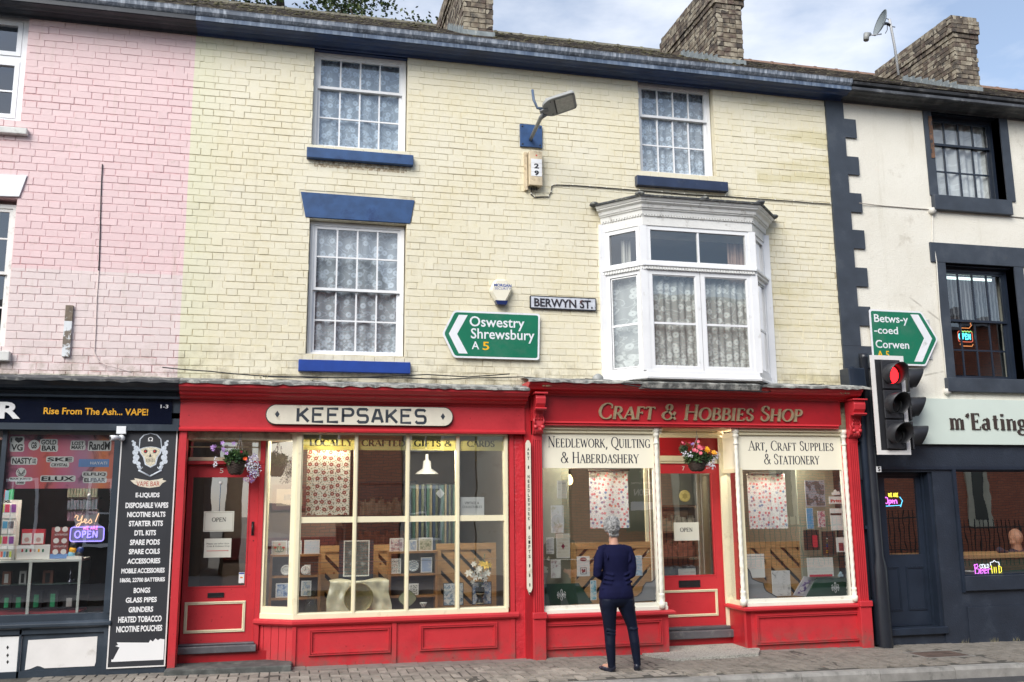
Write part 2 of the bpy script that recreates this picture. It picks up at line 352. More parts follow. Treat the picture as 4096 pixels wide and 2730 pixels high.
def roman(lines_, Y, mat, parent=None, depth=.003, thick=.15, thin=.055, small=.78, slant=0., name='lettering', capital=None):
    """lines_: (text, (x0,x1,z0,z1)); lower-case letters are set as small capitals; box spans baseline to cap height"""
    mb = MB(); ctr = 0
    for body, (x0, x1, z0, z1) in lines_:
        pen = 0; st = []
        for ch in body:
            k = small if ch.islower() else 1.0
            adv, strokes = GL[ch.upper()]
            for pts, w in strokes: st.append(([(pen+(x+slant*y)*k, y*k) for x, y in pts], w))
            pen += adv*k + .05
        ax = (x1-x0)/pen; az = (z1-z0); asp = ax/az
        for pts, w in st:
            q = [(x0+x*ax, z0+y*az) for x, y in pts]; wt = []
            for i in range(len(q)):
                a = pts[max(0, i-1)]; b = pts[min(len(q)-1, i+1)]; dx, dy = abs(b[0]-a[0]), abs(b[1]-a[1]); vert = dy/max(1e-6, math.hypot(dx, dy))
                tk, tn = thick*az*(.55+.45*min(1.3, asp)), thin*az
                wt.append({'t': tk, 'n': tn, 's': tn*.9, 'c': tn+(tk-tn)*vert**1.5}[w])
            ctr = (ctr+1) % 7
            stroke_mb(mb, q, wt, Y, depth + ctr*.0002)
    return mb.build(name, mat, parent)
def neon(strokes, box, Y, mat, r, parent, name='neon_tube'):
    """strokes in unit coordinates -> glowing tubes in box"""
    x0, x1, z0, z1 = box; mb = MB()
    for pts in strokes: mb.tube([(x0+x*(x1-x0), Y, z0+y*(z1-z0)) for x, y in pts], r, 6)
    return mb.build(name, mat, parent)
def glyph_strokes(body, tracking=.12):
    pen = 0; out = []
    for ch in body:
        adv, st = GL[ch.upper()]
        for pts, w in st:
            if w != 's': out.append([(pen+x, y) for x, y in pts])
        pen += adv + tracking
    return [[(x/pen, y) for x, y in p] for p in out]
# ------------------------------------------------------------------ ground
ASPH = pmat('asphalt', (.05,.05,.053), .9, .25, 6, .6, 180, dirt=(.085,.083,.08,1), ds=1.2)
PAVE = pmat('paving_block', (.30,.27,.23), .85, .22, 9, .5, 130, dirt=(.15,.14,.115,1), ds=2.2, rnd=.30, bdist=.002)
SAND = pmat('joint_sand', (.07,.065,.055), .95, .3, 12)
KERB = pmat('kerb_granite', (.28,.27,.25), .85, .2, 8, .5, 150, dirt=(.12,.12,.11,1), ds=5, rnd=.12)
CONC = pmat('pebble_concrete', (.36,.35,.31), .9, .5, 60, 1., 120, dirt=(.12,.12,.11,1), ds=8)
YLINE = pmat('line_paint', (.62,.56,.36), .7, .12, 10, .3, 120, dirt=(.2,.2,.19,1), ds=14)
def gz(x, y): return ground(x) + 0.0*y
def sheet(mb, x0, x1, y0, y1, dz, top=None):
    mb.add([(x0,y0,ground(x0)+dz),(x1,y0,ground(x1)+dz),(x1,y1,ground(x1)+dz),(x0,y1,ground(x0)+dz)], [(0,1,2,3)])
m = MB(); sheet(m, -300, 400, -300, 300, -.16); m.build('ground', pmat('earth', (.11,.10,.08), .95, .3, 2), kind='structure')
m = MB(); sheet(m, -60, 90, -9.2, -1.45, -.115); road = m.build('road', ASPH, kind='structure')
KY = -1.62
pav = bpy.data.objects.new('pavement', None); link(pav); tag(pav, kind='structure')
m = MB()
x_ = -14.
while x_ < 30: m.box(x_, x_+2, KY+.12, .9, ground(x_+1)-.3, ground(x_+1)-.012); x_ += 2
m.build('bedding', SAND, pav)
# kerb stones
x_ = -9.4; km = None
kverts = [(0,-.02,-.3),(.908,-.02,-.3),(.908,.125,-.3),(0,.125,-.3),(0,0,-.03),(.908,0,-.03),(0,.022,.002),(.908,.022,.002),(0,.125,.002),(.908,.125,.002)]
kb = MB(); kb.add(kverts, [(0,1,5,4),(4,5,7,6),(6,7,9,8),(1,2,9,7,5),(0,4,6,8,3),(2,3,8,9)]); kme = kb.mesh('kerb_stone', KERB)
i = 0
while x_ < 22:
    o = inst('kerb_stone', kme, (x_, KY-.0, ground(x_)+R_.uniform(-.004,.004)), pav, (0, .011, R_.uniform(-.004,.004))); x_ += .915; i += 1
# herringbone block paving: the largest in view as single blocks, the rest in one piece
bw = .1
def block_mb(mb, x0, x1, y0, y1, z, tx=0, ty=0):
    g = .0035; c = .005; x0 += g; x1 -= g; y0 += g; y1 -= g
    s0, s1 = ground(x0)-ground((x0+x1)/2), ground(x1)-ground((x0+x1)/2)
    return mb.add([(x0,y0,z-.03),(x1,y0,z-.03),(x1,y1,z-.03),(x0,y1,z-.03),(x0+c,y0+c,z+s0-tx),(x1-c,y0+c,z+s1+tx),(x1-c,y1-c,z+s1+ty),(x0+c,y1-c,z+s0-ty)],
                  [(0,1,5,4),(1,2,6,5),(2,3,7,6),(3,0,4,7),(4,5,6,7)])
cand = []
for iy in range(-15, 4):
    for ix in range(-24, 190):
        k4 = (ix-iy) % 4
        if k4 == 0: cand.append((ix*bw, (ix+2)*bw, iy*bw, (iy+1)*bw))
        elif k4 == 3: cand.append((ix*bw, (ix+1)*bw, iy*bw, (iy+2)*bw))
MH = (7.22, 7.86, -.98, -.52)
cand = [q for q in cand if q[2] >= KY+.125 and not (q[1] > MH[0] and q[0] < MH[1] and q[3] > MH[2] and q[2] < MH[3])]
def inview(q):
    X, Yc = (q[0]+q[1])/2, (q[2]+q[3])/2; v = Vector((X, Yc+CAM_D, ground(X)-CAM_H)); w_ = v.dot(AF)
    px = 2048+FPX*v.dot(AR)/w_; py = 1365-FPX*v.dot(AU)/w_
    return (-100 < px < 4200 and py < 2790 and Yc < -.05), v.length
vis = sorted([(inview(q)[1], q) for q in cand if inview(q)[0]])
single = set(q for _, q in vis[:290]); rest = MB(); b_h = {}
for q in cand:
    z = ground((q[0]+q[1])/2) + R_.uniform(-.0025, .0025)
    if q in single:
        mb = MB(); kx, ky = (q[0]+q[1])/2, (q[2]+q[3])/2
        hor = (q[1]-q[0]) > .15; key = (hor, R_.randrange(4))
        if key not in b_h:
            l_ = .1 if hor else .05; w2 = .05 if hor else .1
            b_h[key] = block_mb(MB(), -l_, l_, -w2, w2, 0, R_.uniform(-.002,.002), R_.uniform(-.002,.002))
            for ii, vv in enumerate(b_h[key].v): b_h[key].v[ii] = (vv[0], vv[1], vv[2]-ground(0)+ground(0))
            b_h[key] = b_h[key].mesh('paving_block', PAVE)
        inst('paving_block', b_h[key], (kx, ky, z), pav)
    else: block_mb(rest, *q, z, R_.uniform(-.002,.002), R_.uniform(-.002,.002))
rest.build('paving_block', PAVE, pav, kind='stuff')
m = MB(); sheet(m, 4.3, 12.5, KY-.62, KY-.54, -.111); sheet(m, 4.3, 12.5, KY-.42, KY-.34, -.111)
m.build('road_marking', YLINE, road)
gm = MB()
for _ in range(150):
    x, y = R_.uniform(-1.5, 9.5), R_.uniform(-1.45, -.3); s_ = R_.uniform(.006, .017); gm.add([(x+s_*math.cos(k*PI/4)*R_.uniform(.8,1.2), y+s_*math.sin(k*PI/4)*R_.uniform(.8,1.2), ground(x)+.0065) for k in range(8)], [tuple(range(8))])
gm.build('gum_spot', pmat('old_gum', (.10,.098,.09), .8, .5, 3), pav, kind='stuff')
# inspection cover
ic = empty('manhole_cover', 'rhomb-shaped recessed cover with red-brown blocks set in the pavement before the dark door', 'manhole cover')
m = MB(); zc = ground(7.5)+.003
frame_pts = [(MH[0],MH[2]),(MH[1],MH[2]),(MH[1],MH[3]),(MH[0],MH[3])]
m.box(MH[0],MH[1],MH[2],MH[2]+.02,zc-.05,zc); m.box(MH[0],MH[1],MH[3]-.02,MH[3],zc-.05,zc); m.box(MH[0],MH[0]+.02,MH[2]+.02,MH[3]-.02,zc-.05,zc); m.box(MH[1]-.02,MH[1],MH[2]+.02,MH[3]-.02,zc-.05,zc)
m.build('frame', pmat('cover_steel', (.25,.24,.22), .6, .2, 20), ic)
RB = pmat('red_paver', (.11,.075,.06), .9, .2, 12, rnd=.3)
nx, ny = 6, 4; sx, sy = (MH[1]-MH[0]-.044)/nx, (MH[3]-MH[2]-.044)/ny
tb = MB().box(.003, sx-.003, .003, sy-.003, -.03, 0).mesh('tile', RB)
for a in range(nx):
    for b in range(ny): inst('tile', tb, (MH[0]+.022+a*sx, MH[2]+.022+b*sy, zc-.006+R_.uniform(-.002,.001)), ic)
# strip of smooth flags against the shop fronts and the concrete threshold
FLAG = pmat('flagstone', (.22,.19,.17), .8, .18, 7, .4, 90, dirt=(.28,.26,.22,1), ds=5, rnd=.15)
x_ = -1.1; 
while x_ < 7.0:
    L = R_.uniform(.38,.5)
    if not (4.12 < x_+L/2 < 5.42):
        inst('flagstone', MB().box(.004, L-.004, -.255 if x_ < 2.6 else -.13, .3, -.03, .002).mesh('flagstone', FLAG), (x_, 0, ground(x_+L/2)+.004), pav)
    x_ += L
th = empty('doorstep', 'worn pebbly concrete slab on the pavement in front of the door numbered 7', 'doorstep')
m = MB(); z = ground(4.8)+.006
pl = [(4.10,-.14),(4.30,-.56),(5.38,-.44),(5.58,-.10),(5.45,.55),(4.40,.55),(4.10,.3)]
m.prism_z(pl, z-.03, z+.02); m.build('slab', CONC, th)
# ------------------------------------------------------------------ painted brick terrace
XB = P('e', 1580, 300)[0]                  # boundary pink / cream
XQ = P('d', 640, 900)[0]                   # brick ends at the quoins
ZP = P('y', 500, 1092)[1]                  # paler pink below
ZT = P('b', 300, 735)[1]                   # thick smooth paint above
WT = 7.2; WB = 3.05
def wallpaint(name, joint):
    t = NT(name); pos = t.pos(); sp = t.n('ShaderNodeSeparateXYZ'); t.l(pos, sp.inputs[0]); X, Z = sp.outputs[0], sp.outputs[2]
    wob = t.math('MULTIPLY', t.math('SUBTRACT', t.noise(9., 3), .5), .012)
    isc = t.math('GREATER_THAN', t.math('ADD', X, wob), XB)
    low = t.math('LESS_THAN', t.math('ADD', Z, wob), ZP)
    pink = t.mix(low, srgb(228,204,203), srgb(225,211,208))
    pink = t.mix(t.math('MULTIPLY', t.noise(2.2, 4), .5), pink, t.mix(low, srgb(221,180,184), srgb(217,194,193)))
    grn = t.math('SMOOTH_MIN', 1., t.math('MULTIPLY', t.math('SUBTRACT', XB+.45, X), 3.), .1, clamp=True)
    cream = t.mix(t.ramp(t.noise(1.3, 5), [(.35, 0.), (.65, 1.)]), srgb(223,217,194), srgb(218,209,177))
    cream = t.mix(t.ramp(t.noise(11., 4), [(.3, 0.), (.75, .55)]), cream, srgb(227,222,204))
    cream = t.mix(t.math('MULTIPLY', grn, .5), cream, srgb(214,214,184))
    # old yellower and greyer bands at the right end
    far = t.math('MULTIPLY', t.math('GREATER_THAN', X, 5.95), t.ramp(t.noise(1.0, 5, .6, t.mapped((.5, 1, 2.6))), [(.5, 0.), (.6, .6)]))
    cream = t.mix(far, cream, srgb(196,186,140))
    col = t.mix(isc, pink, cream)
    # rain-wash grime: faint vertical streaks
    stre = t.ramp(t.noise(2.4, 7, .7, t.mapped((4., 1, .35))), [(.56, 0.), (.8, .45)])
    col = t.mix(stre, col, srgb(176,166,140))
    low_ = t.math('MULTIPLY', t.math('MULTIPLY_ADD', Z, -2.6, 9.2, clamp=True), t.ramp(t.noise(5., 7, .7), [(.46, 0.), (.66, .8)]))
    col = t.mix(low_, col, srgb(128,118,92))
    a0, a1 = P('b', 545, 1360), P('b', 1330, 1465)
    inx = t.math('MULTIPLY', t.math('LESS_THAN', t.math('ABSOLUTE', t.math('SUBTRACT', X, (a0[0]+a1[0])/2)), (a1[0]-a0[0])/2), t.math('LESS_THAN', t.math('ABSOLUTE', t.math('SUBTRACT', Z, (a0[1]+a1[1])/2)), .045))
    col = t.mix(t.math('MULTIPLY', inx, t.ramp(t.noise(24., 5, .7), [(.42, 0.), (.55, .8)])), col, srgb(150,126,92))
    spot = t.ramp(t.noise(3.1, 9, .75), [(.63, 0.), (.72, .45)]); col = t.mix(spot, col, srgb(150,140,112))
    if joint:
        dk = t.mix(isc, srgb(178,116,118), srgb(150,131,94))
        amt = t.ramp(t.noise(1.15, 6, .62), [(.42, .0), (.68, .95)])
        smooth_top = t.math('LESS_THAN', Z, ZT); amt = t.math('MULTIPLY', amt, t.math('ADD', t.math('MULTIPLY', smooth_top, .8), .2))
        fine = t.ramp(t.noise(26., 3), [(.3, .35), (.6, 1.)])
        col = t.mix(t.math('MULTIPLY', amt, fine), col, dk)
    else:
        sp_ = t.ramp(t.noise(38., 2, .5), [(.70, 0.), (.76, .7)])
        col = t.mix(t.math('MULTIPLY', sp_, .6), col, srgb(150,128,100))
        oi = t.n('ShaderNodeObjectInfo')
        col = t.mix(1.0, col, t.ramp(oi.outputs['Random'], [(0., .955), (1., 1.02)]), 'MULTIPLY')
    h = t.math('ADD', t.math('MULTIPLY', t.noise(24., 6, .65), 1.), t.math('MULTIPLY', t.noise(120., 3), .25))
    t.bsdf(col, .55, 0, h, .45, .008, .4); MATS[name] = t.m; return t.m
BRICK = wallpaint('painted_brick', False); JOINT = wallpaint('painted_joint', True)
w_ul = RC('b', 548, 385, 1330, 1300); w_ll = RC('f', 508, 370, 1312, 1540); w_ur = RC('c', 1168, 665, 1838, 1510)
w_l1 = (-4.2, P('a', 238, 300)[0], P('a', 100, 1035)[1], WT+.1); w_l2 = (-4.2, P('e', 110, 600)[0], P('e', 60, 1480)[1], P('e', 60, 195)[1])
bay_o = (3.80, 5.96, 3.0, 5.34)
UNUSED = None
OPEN = [ (w_ul[0], w_ul[1], w_ul[2], WT+.1), w_ll, (w_ur[0], w_ur[1], w_ur[2], WT+.1), w_l1, w_l2, bay_o ]
lin = [P('f',430,145), P('f',1395,218), P('f',1357,415), P('f',470,360)]
def in_lintel(x, z):
    z0, z1 = (lin[2][1]+lin[3][1])/2, (lin[0][1]+lin[1][1])/2
    if not (z0 < z < z1): return None
    t = (z-z0)/(z1-z0); return lin[3][0]+(lin[0][0]-lin[3][0])*t, lin[2][0]+(lin[1][0]-lin[2][0])*t
plin = [P('e', -120, 180), P('e', 165, 188), P('e', 232, 10), P('e', -120, 0)]
def backing(mb, x0, x1, z0, z1, opens, ya, yb):
    xs = sorted({x0, x1, *[min(max(q[0], x0), x1) for q in opens], *[min(max(q[1], x0), x1) for q in opens]})
    for a, b in zip(xs, xs[1:]):
        if b-a < 1e-4: continue
        mid = (a+b)/2; cuts = sorted([(max(z0, q[2]), min(z1, q[3])) for q in opens if q[0] < mid < q[1]]); z = z0
        for c0, c1 in cuts:
            if c0 > z: mb.box(a, b, ya, yb, z, c0)
            z = max(z, c1)
        if z < z1: mb.box(a, b, ya, yb, z, z1)
    return mb
pink_house = empty('terraced_house', 'pink painted brick house at the left with the vape shop below', 'house')
cream_house = empty('terraced_house', 'cream painted brick house with blue sills in the middle of the terrace', 'house')
for hs, xa, xb in ((pink_house, -5.0, XB), (cream_house, XB, XQ)):
    wallm = backing(MB(), xa, xb, WB-.6 if hs is cream_house else WB-.6, WT+.12, [(q[0], q[1], q[2] if q[2] > 3.1 else WB-.7, q[3]) for q in OPEN if q[1] > xa and q[0] < xb], .0055, .34).build('wall', JOINT, hs)
    hs['wallname'] = wallm.name; del hs['wallname']
    if hs is pink_house: wall_p = wallm
    else: wall_c = wallm
def brick_mb(mb, x0, x1, z0, z1, y=0., jit=.0022):
    j = lambda: R_.uniform(-jit, jit); c = R_.uniform(.0015,.0035); dy = R_.uniform(-.0016, .002)
    x0 += j(); x1 += j(); a, b_, c_, d_ = z0+j(), z0+j(), z1+j(), z1+j()
    return mb.add([(x0,y+.02,a),(x1,y+.02,b_),(x1,y+.02,c_),(x0,y+.02,d_),(x0,y+.005,a),(x1,y+.005,b_),(x1,y+.005,c_),(x0,y+.005,d_),
                   (x0+c,y+dy-.0005,a+c*.8),(x1-c,y+dy-.0005,b_+c*.8),(x1-c,y+dy-.0005,c_-c*.8),(x0+c,y+dy-.0005,d_-c*.8)],
                  [(0,1,5,4),(1,2,6,5),(2,3,7,6),(3,0,4,7),(4,5,9,8),(5,6,10,9),(6,7,11,10),(7,4,8,11),(8,9,10,11)])
CH = .0815
bricks = {0: [], 1: []}
nz_ = int((WT+.1-WB+.35)/CH)
for iz in range(nz_):
    z0 = WB-.28 + iz*CH; z1 = z0+CH-.0068
    if z1 > WT+.09: continue
    zm = (z0+z1)/2
    top = zm > ZT
    blk = [(q[0]-.004, q[1]+.004) for q in OPEN if (q[2] if q[2] > 3.1 else 0) < zm < q[3]]
    L = in_lintel(0, zm)
    if L: blk.append((L[0]-.012, L[1]+.012))
    if plin[0][1] < zm < plin[3][1]:
        t = (zm-plin[0][1])/(plin[3][1]-plin[0][1]); blk.append((-6, plin[1][0]+(plin[2][0]-plin[1][0])*t+.01))
    blk.sort()
    x = -3.7 + (iz % 2)*.172 + (-.02 if iz % 4 > 1 else 0); k = 0
    while x < XQ:
        st = (k % 2 == 0); w_ = (.228 if st else .1165)+R_.uniform(-.004, .004); k += 1
        a, b = x, x+w_-.0068; x += w_
        if a > XQ: break
        b = min(b, XQ)
        segs = [(a, b)]
        for c0, c1 in blk:
            ns = []
            for s0, s1 in segs:
                if c1 <= s0 or c0 >= s1: ns.append((s0, s1)); continue
                if s0 < c0: ns.append((s0, c0))
                if s1 > c1: ns.append((c1, s1))
            segs = ns
        for s0, s1 in segs:
            if s1-s0 < .02: continue
            if s0 < XB < s1 and False: pass
            full = abs((s1-s0)-(b-a)) < 1e-5 and b-a > .09
            g = .0035 if top else 0.
            wv = .0045*math.sin(s0*1.1+iz*.31)+.003*math.sin(s0*3.7+iz*1.9); fill = R_.random(); ge = .0072 if fill < .14 else 0; gu = .0072 if fill > .88 else 0
            bricks[0 if (s0+s1)/2 < XB else 1].append((s0-g/2, s1+g/2+ge, z0-g/2+wv, z1+g/2+wv+gu, full and not ge and not gu, st))
bm_cache = {}
for hi, wal in ((0, wall_p), (1, wall_c)):
    L = bricks[hi]
    L.sort(key=lambda q: (not q[4], Vector(((q[0]+q[1])/2, CAM_D, (q[2]+q[3])/2-CAM_H)).length if (q[0]+q[1])/2 > -2.75 and q[2] > 3.1 else 99))
    rest = MB()
    for n_, q in enumerate(L):
        if n_ < 290 and q[4] and q[0] > -2.9:
            key = (q[5], R_.randrange(6))
            if key not in bm_cache:
                w2 = (.2212 if q[5] else .1097)/2
                bm_cache[key] = brick_mb(MB(), -w2, w2, -.0373, .0373).mesh('brick', BRICK)
            inst('brick', bm_cache[key], ((q[0]+q[1])/2, R_.uniform(-.001, .001), (q[2]+q[3])/2), wal)
        else: brick_mb(rest, *q[:4])
    rest.build('brick', BRICK, wal, kind='stuff')

# ------------------------------------------------------------------ paints
NAVY = pmat('navy_paint', (.014,.036,.115), .42, .25, 4, .15, 40, dirt=(.05,.085,.17,1), ds=3, dlo=.5, dhi=.85)
BLUE = pmat('blue_paint', (.028,.075,.19), .45, .25, 6, .2, 60, dirt=(.012,.035,.12,1), ds=5)
BRBLUE = pmat('bright_blue_paint', (.012,.05,.27), .4, .15, 6, .2, 60)
NAVYD = pmat('dark_sill_paint', (.022,.035,.075), .35, .2, 5, .15, 60, dirt=(.07,.085,.12,1), ds=4)
BLK = pmat('black_navy_paint', (.017,.022,.032), .45, .3, 4, .2, 60, dirt=(.045,.05,.06,1), ds=4)
LEAD = pmat('weathered_lead', (.13,.155,.195), .5, .25, 5, .3, 80, dirt=(.40,.44,.50,1), ds=7, dlo=.46, dhi=.66, streak=True)
LEADB = pmat('weathered_blue_board', (.075,.11,.175), .5, .25, 5, .3, 80, dirt=(.27,.33,.42,1), ds=4, dlo=.45, dhi=.75, streak=True)
WHITE = pmat('white_gloss_paint', (.80,.81,.82), .35, .04, 4, .12, 50, dirt=(.50,.49,.46,1), ds=7, dlo=.62, dhi=.8)
WHITEO = pmat('old_white_paint', (.76,.76,.73), .45, .07, 6, .35, 70, dirt=(.36,.34,.30,1), ds=9, dlo=.56, dhi=.74)
STONEW = pmat('painted_stone', (.66,.66,.63), .6, .12, 8, .4, 70, dirt=(.2,.2,.17,1), ds=8, dlo=.52, dhi=.7)
ROOM = pmat('dark_room', (.10,.115,.135), .9, .3, 1)

# ------------------------------------------------------------------ cornices, gutters
XC = P('a', 1668, 230, -.15)[0]
z_w = 7.19
def yz(c, x, y, Y): return (Y, P(c, x, y, Y)[1])
prof_c = [(0,7.165),(-.03,7.165),(-.045,7.185),(-.07,7.19),(-.10,7.198),(-.15,7.194),(-.17,7.180),(-.19,7.182),(-.22,7.20),(-.285,7.206),(-.285,7.232),(0,7.232)]
prof_b = [(0,7.233),(-.3,7.210),(-.3,7.262),(0,7.262)]
prof_g = [(-.05,7.264),(-.305,7.264),(-.318,7.275),(-.338,7.298),(-.343,7.335),(-.348,7.348),(-.334,7.348),(-.33,7.338),(-.05,7.338)]
def cornice(parent, xa, xb, m1, m2, m3):
    MB().prism_x(prof_c, xa, xb).build('cornice', m1, parent)
    MB().prism_x(prof_b, xa, xb).build('fascia_board', m2, parent)
    x = xa; L = 1.83
    while x < xb-.01:
        e = min(x+L, xb); mb = MB().prism_x(prof_g, x+.002, e-.002)
        mb.prism_x([(-.06,7.2635),(-.306,7.263),(-.321,7.274),(-.342,7.297),(-.352,7.350),(-.33,7.3505),(-.06,7.345)], e-.03, e-.004)
        mb.build('gutter', m3, parent); x = e
cornice(pink_house, -6.5, XC, BLK, BLK, LEAD)
cornice(cream_house, XC, 7.27, NAVY, LEADB, LEAD)
# frieze blocks above the top windows
for hs, q, mt in ((cream_house, w_ul, NAVY), (cream_house, w_ur, NAVY), (pink_house, w_l1, BLK)):
    zt = P('b', 900, 480, .1)[1] if q is w_ul else (P('c', 1500, 735, .1)[1] if q is w_ur else P('a', 100, 150, .1)[1])
    MB().box(q[0]+.002, q[1]-.002, .03, .30, zt, z_w+.1).box(q[0]+.002, q[1]-.002, .012, .03, zt+.06, z_w+.1).build('frieze', mt, hs)

# ------------------------------------------------------------------ sash windows
def pane(x0, x1, z0, z1, y, parent, mat=GLASS, tilt=.02):
    a, b = R_.uniform(-tilt, tilt)*.5, R_.uniform(-tilt, tilt)*.5
    w2, h2 = (x1-x0)/2, (z1-z0)/2
    mb = MB().add([(-w2,-a*w2-b*h2,-h2),(w2,a*w2-b*h2,-h2),(w2,a*w2+b*h2,h2),(-w2,-a*w2+b*h2,h2)], [(0,1,2,3)])
    o = mb.build('pane', mat, parent); o.location = ((x0+x1)/2, y, (z0+z1)/2); return o
def sash_window(parent, q, y, cols, rows, meet, mat, frame=.045, bar=.018, name='sash_window', ztop=None, stile=.035, glass=GLASS):
    """q opening rect; rows: list of row boundaries as z values from top to bottom; meet = index of boundary that is the meeting rail"""
    x0, x1, z0, z1 = q
    w = MB(); frame_mb(x0, x1, z0, z1, frame, y, y+.09, w).build(name, mat, parent)
    w = [o for o in parent.children][-1]
    xi0, xi1 = x0+frame, x1-frame; zi0, zi1 = z0+frame, z1-frame
    up = MB(); lo = MB(); zm = rows[meet]
    frame_mb(xi0, xi1, zm-.018, zi1, stile, y+.012, y+.042, up, .032); frame_mb(xi0, xi1, zi0, zm+.018, stile, y+.046, y+.076, lo, .03)
    up.build('upper_sash', mat, w); lo.build('lower_sash', mat, w)
    rs = [zi1-stile] + rows[1:-1] + [zi0+.04]
    for k in range(len(rs)-1):
        zt, zb = rs[k], rs[k+1]; yy = y+.027 if k < meet else y+.06
        ta = zt if k == 0 else zt-(.014 if k == meet else bar/2); ba = zb if k == len(rs)-2 else zb+(.014 if k+1 == meet else bar/2)
        for c in range(cols):
            a = xi0+stile+(xi1-xi0-2*stile)*c/cols; b = xi0+stile+(xi1-xi0-2*stile)*(c+1)/cols
            pane(a+(bar/2 if c else 0), b-(bar/2 if c < cols-1 else 0), ba, ta, yy, w, glass)
    bars = MB()
    for c in range(1, cols):
        a = xi0+stile+(xi1-xi0-2*stile)*c/cols
        for (u0, u1, yy) in ((zm, zi1-stile, y+.016), (zi0+.03, zm, y+.050)):
            MB().box(a-bar/2, a+bar/2, yy, yy+.022, u0, u1).build('glazing_bar', mat, w)
    for k in range(1, len(rs)-1):
        if k == meet: continue
        yy = y+.0175 if k < meet else y+.0515
        MB().box(xi0+stile, xi1-stile, yy, yy+.019, rs[k]-bar/2, rs[k]+bar/2).build('glazing_bar', mat, w)
    return w
def lace_mat(name, dens=.5, tone=(.78,.82,.86,1), hem=None, scale=7.0, blue=0):
    t = NT(name); pos = t.pos()
    sp = t.n('ShaderNodeSeparateXYZ'); t.l(pos, sp.inputs[0])
    flat = t.xz(); v = t.vor(scale, flat, .75)
    d = v.outputs['Distance']
    petals = t.math('MULTIPLY', t.ramp(d, [(.05, .2), (.09, 1.), (.24, 1.), (.30, 0.)]), 1.)
    nz1 = t.noise(scale*1.15, 2, .4, flat, .8)
    vine = t.ramp(t.math('ABSOLUTE', t.math('SUBTRACT', nz1, .5)), [(.012, 1.), (.03, 0.)])
    pat = t.math('MAXIMUM', petals, t.math('MULTIPLY', vine, .7))
    v2 = t.vor(scale*2.6, flat)
    dense = t.ramp(v2.outputs['Distance'], [(.22, 1.), (.40, .0)])
    if hem is not None:
        hz = t.math('SMOOTH_MIN', 1., t.math('MULTIPLY', t.math('SUBTRACT', hem, sp.outputs[2]), 4.), .2, clamp=True)
        pat = t.math('MAXIMUM', pat, t.math('MULTIPLY', dense, hz))
    fac = t.math('ADD', dens, t.math('MULTIPLY', pat, 1-dens), clamp=True)
    tr = t.n('ShaderNodeBsdfTransparent'); df = t.n('ShaderNodeBsdfDiffuse'); df.inputs['Color'].default_value = tone; tl = t.n('ShaderNodeBsdfTranslucent'); tl.inputs['Color'].default_value = tone
    m1 = t.n('ShaderNodeMixShader'); m1.inputs[0].default_value = .25; t.l(df.outputs[0], m1.inputs[1]); t.l(tl.outputs[0], m1.inputs[2])
    m2 = t.n('ShaderNodeMixShader'); t.l(fac, m2.inputs[0]); t.l(tr.outputs[0], m2.inputs[1]); t.l(m1.outputs[0], m2.inputs[2]); t.l(m2.outputs[0], t.out.inputs['Surface'])
    return t.m
def curtain(name, label, x0, x1, z0, z1, y, mat, amp=.018, waves=9, cat='curtain', group=None, path=None):
    mb = MB(); n = waves*8; v = []; 
    ph = R_.random()*6
    for i in range(n+1):
        t = i/n; x = x0+(x1-x0)*t; yy = y + amp*math.sin(t*waves*2*PI+ph) + amp*.7*math.sin(t*waves*.77*PI+ph*2)
        if path: (ax, ay), (bx, by) = path; x = ax+(bx-ax)*t; yy += ay+(by-ay)*t-y
        for z in (z0, z1): v.append((x, yy, z))
    f = [(2*i, 2*i+2, 2*i+3, 2*i+1) for i in range(n)]
    mb.add(v, f, True); return mb.build(name, mat, None, label, cat, group)
def roombox(parent, q, y0, y1, mat=ROOM, name='room'):
    x0, x1, z0, z1 = q; g = .25
    mb = MB(); x0 -= g; x1 += g; z0 -= g; z1 += g
    mb.quad((x0,y1,z0),(x1,y1,z0),(x1,y1,z1),(x0,y1,z1)); mb.quad((x0,y0,z0),(x0,y1,z0),(x0,y1,z1),(x0,y0,z1)); mb.quad((x1,y1,z0),(x1,y0,z0),(x1,y0,z1),(x1,y1,z1))
    mb.quad((x0,y0,z0),(x1,y0,z0),(x1,y1,z0),(x0,y1,z0)); mb.quad((x0,y0,z1),(x0,y1,z1),(x1,y1,z1),(x1,y0,z1))
    return mb.build(name, mat, parent)
G_LACE = 'lace curtains in the upper windows of the cream house'
# upper left
q = (w_ul[0]+.005, w_ul[1]-.012, w_ul[2], P('b', 900, 480, .1)[1]-.002); Yw = .09
rz = [0, P('b', 930, 765, Yw)[1], P('b', 930, 1010, Yw)[1], 0]
wl_ = sash_window(cream_house, q, Yw, 4, rz, 1, WHITE)
roombox(cream_house, q, .345, 2.2)
curtain('lace_curtain', 'lace curtain with small flowers behind the upper window left of the lamp', q[0]+.03, q[1]-.03, q[2]+.02, q[3], .195, lace_mat('lace_a', .56, (.74,.84,.97,1), q[2]+.32, 8.5), .014, 5, group=G_LACE)
s = RC('b', 483, 1232, 1385, 1410, -.07); MB().box(s[0], s[1], -.075, .16, s[2]+.012, s[3]-.02).build('sill', BLUE, wl_, bevel=.006)
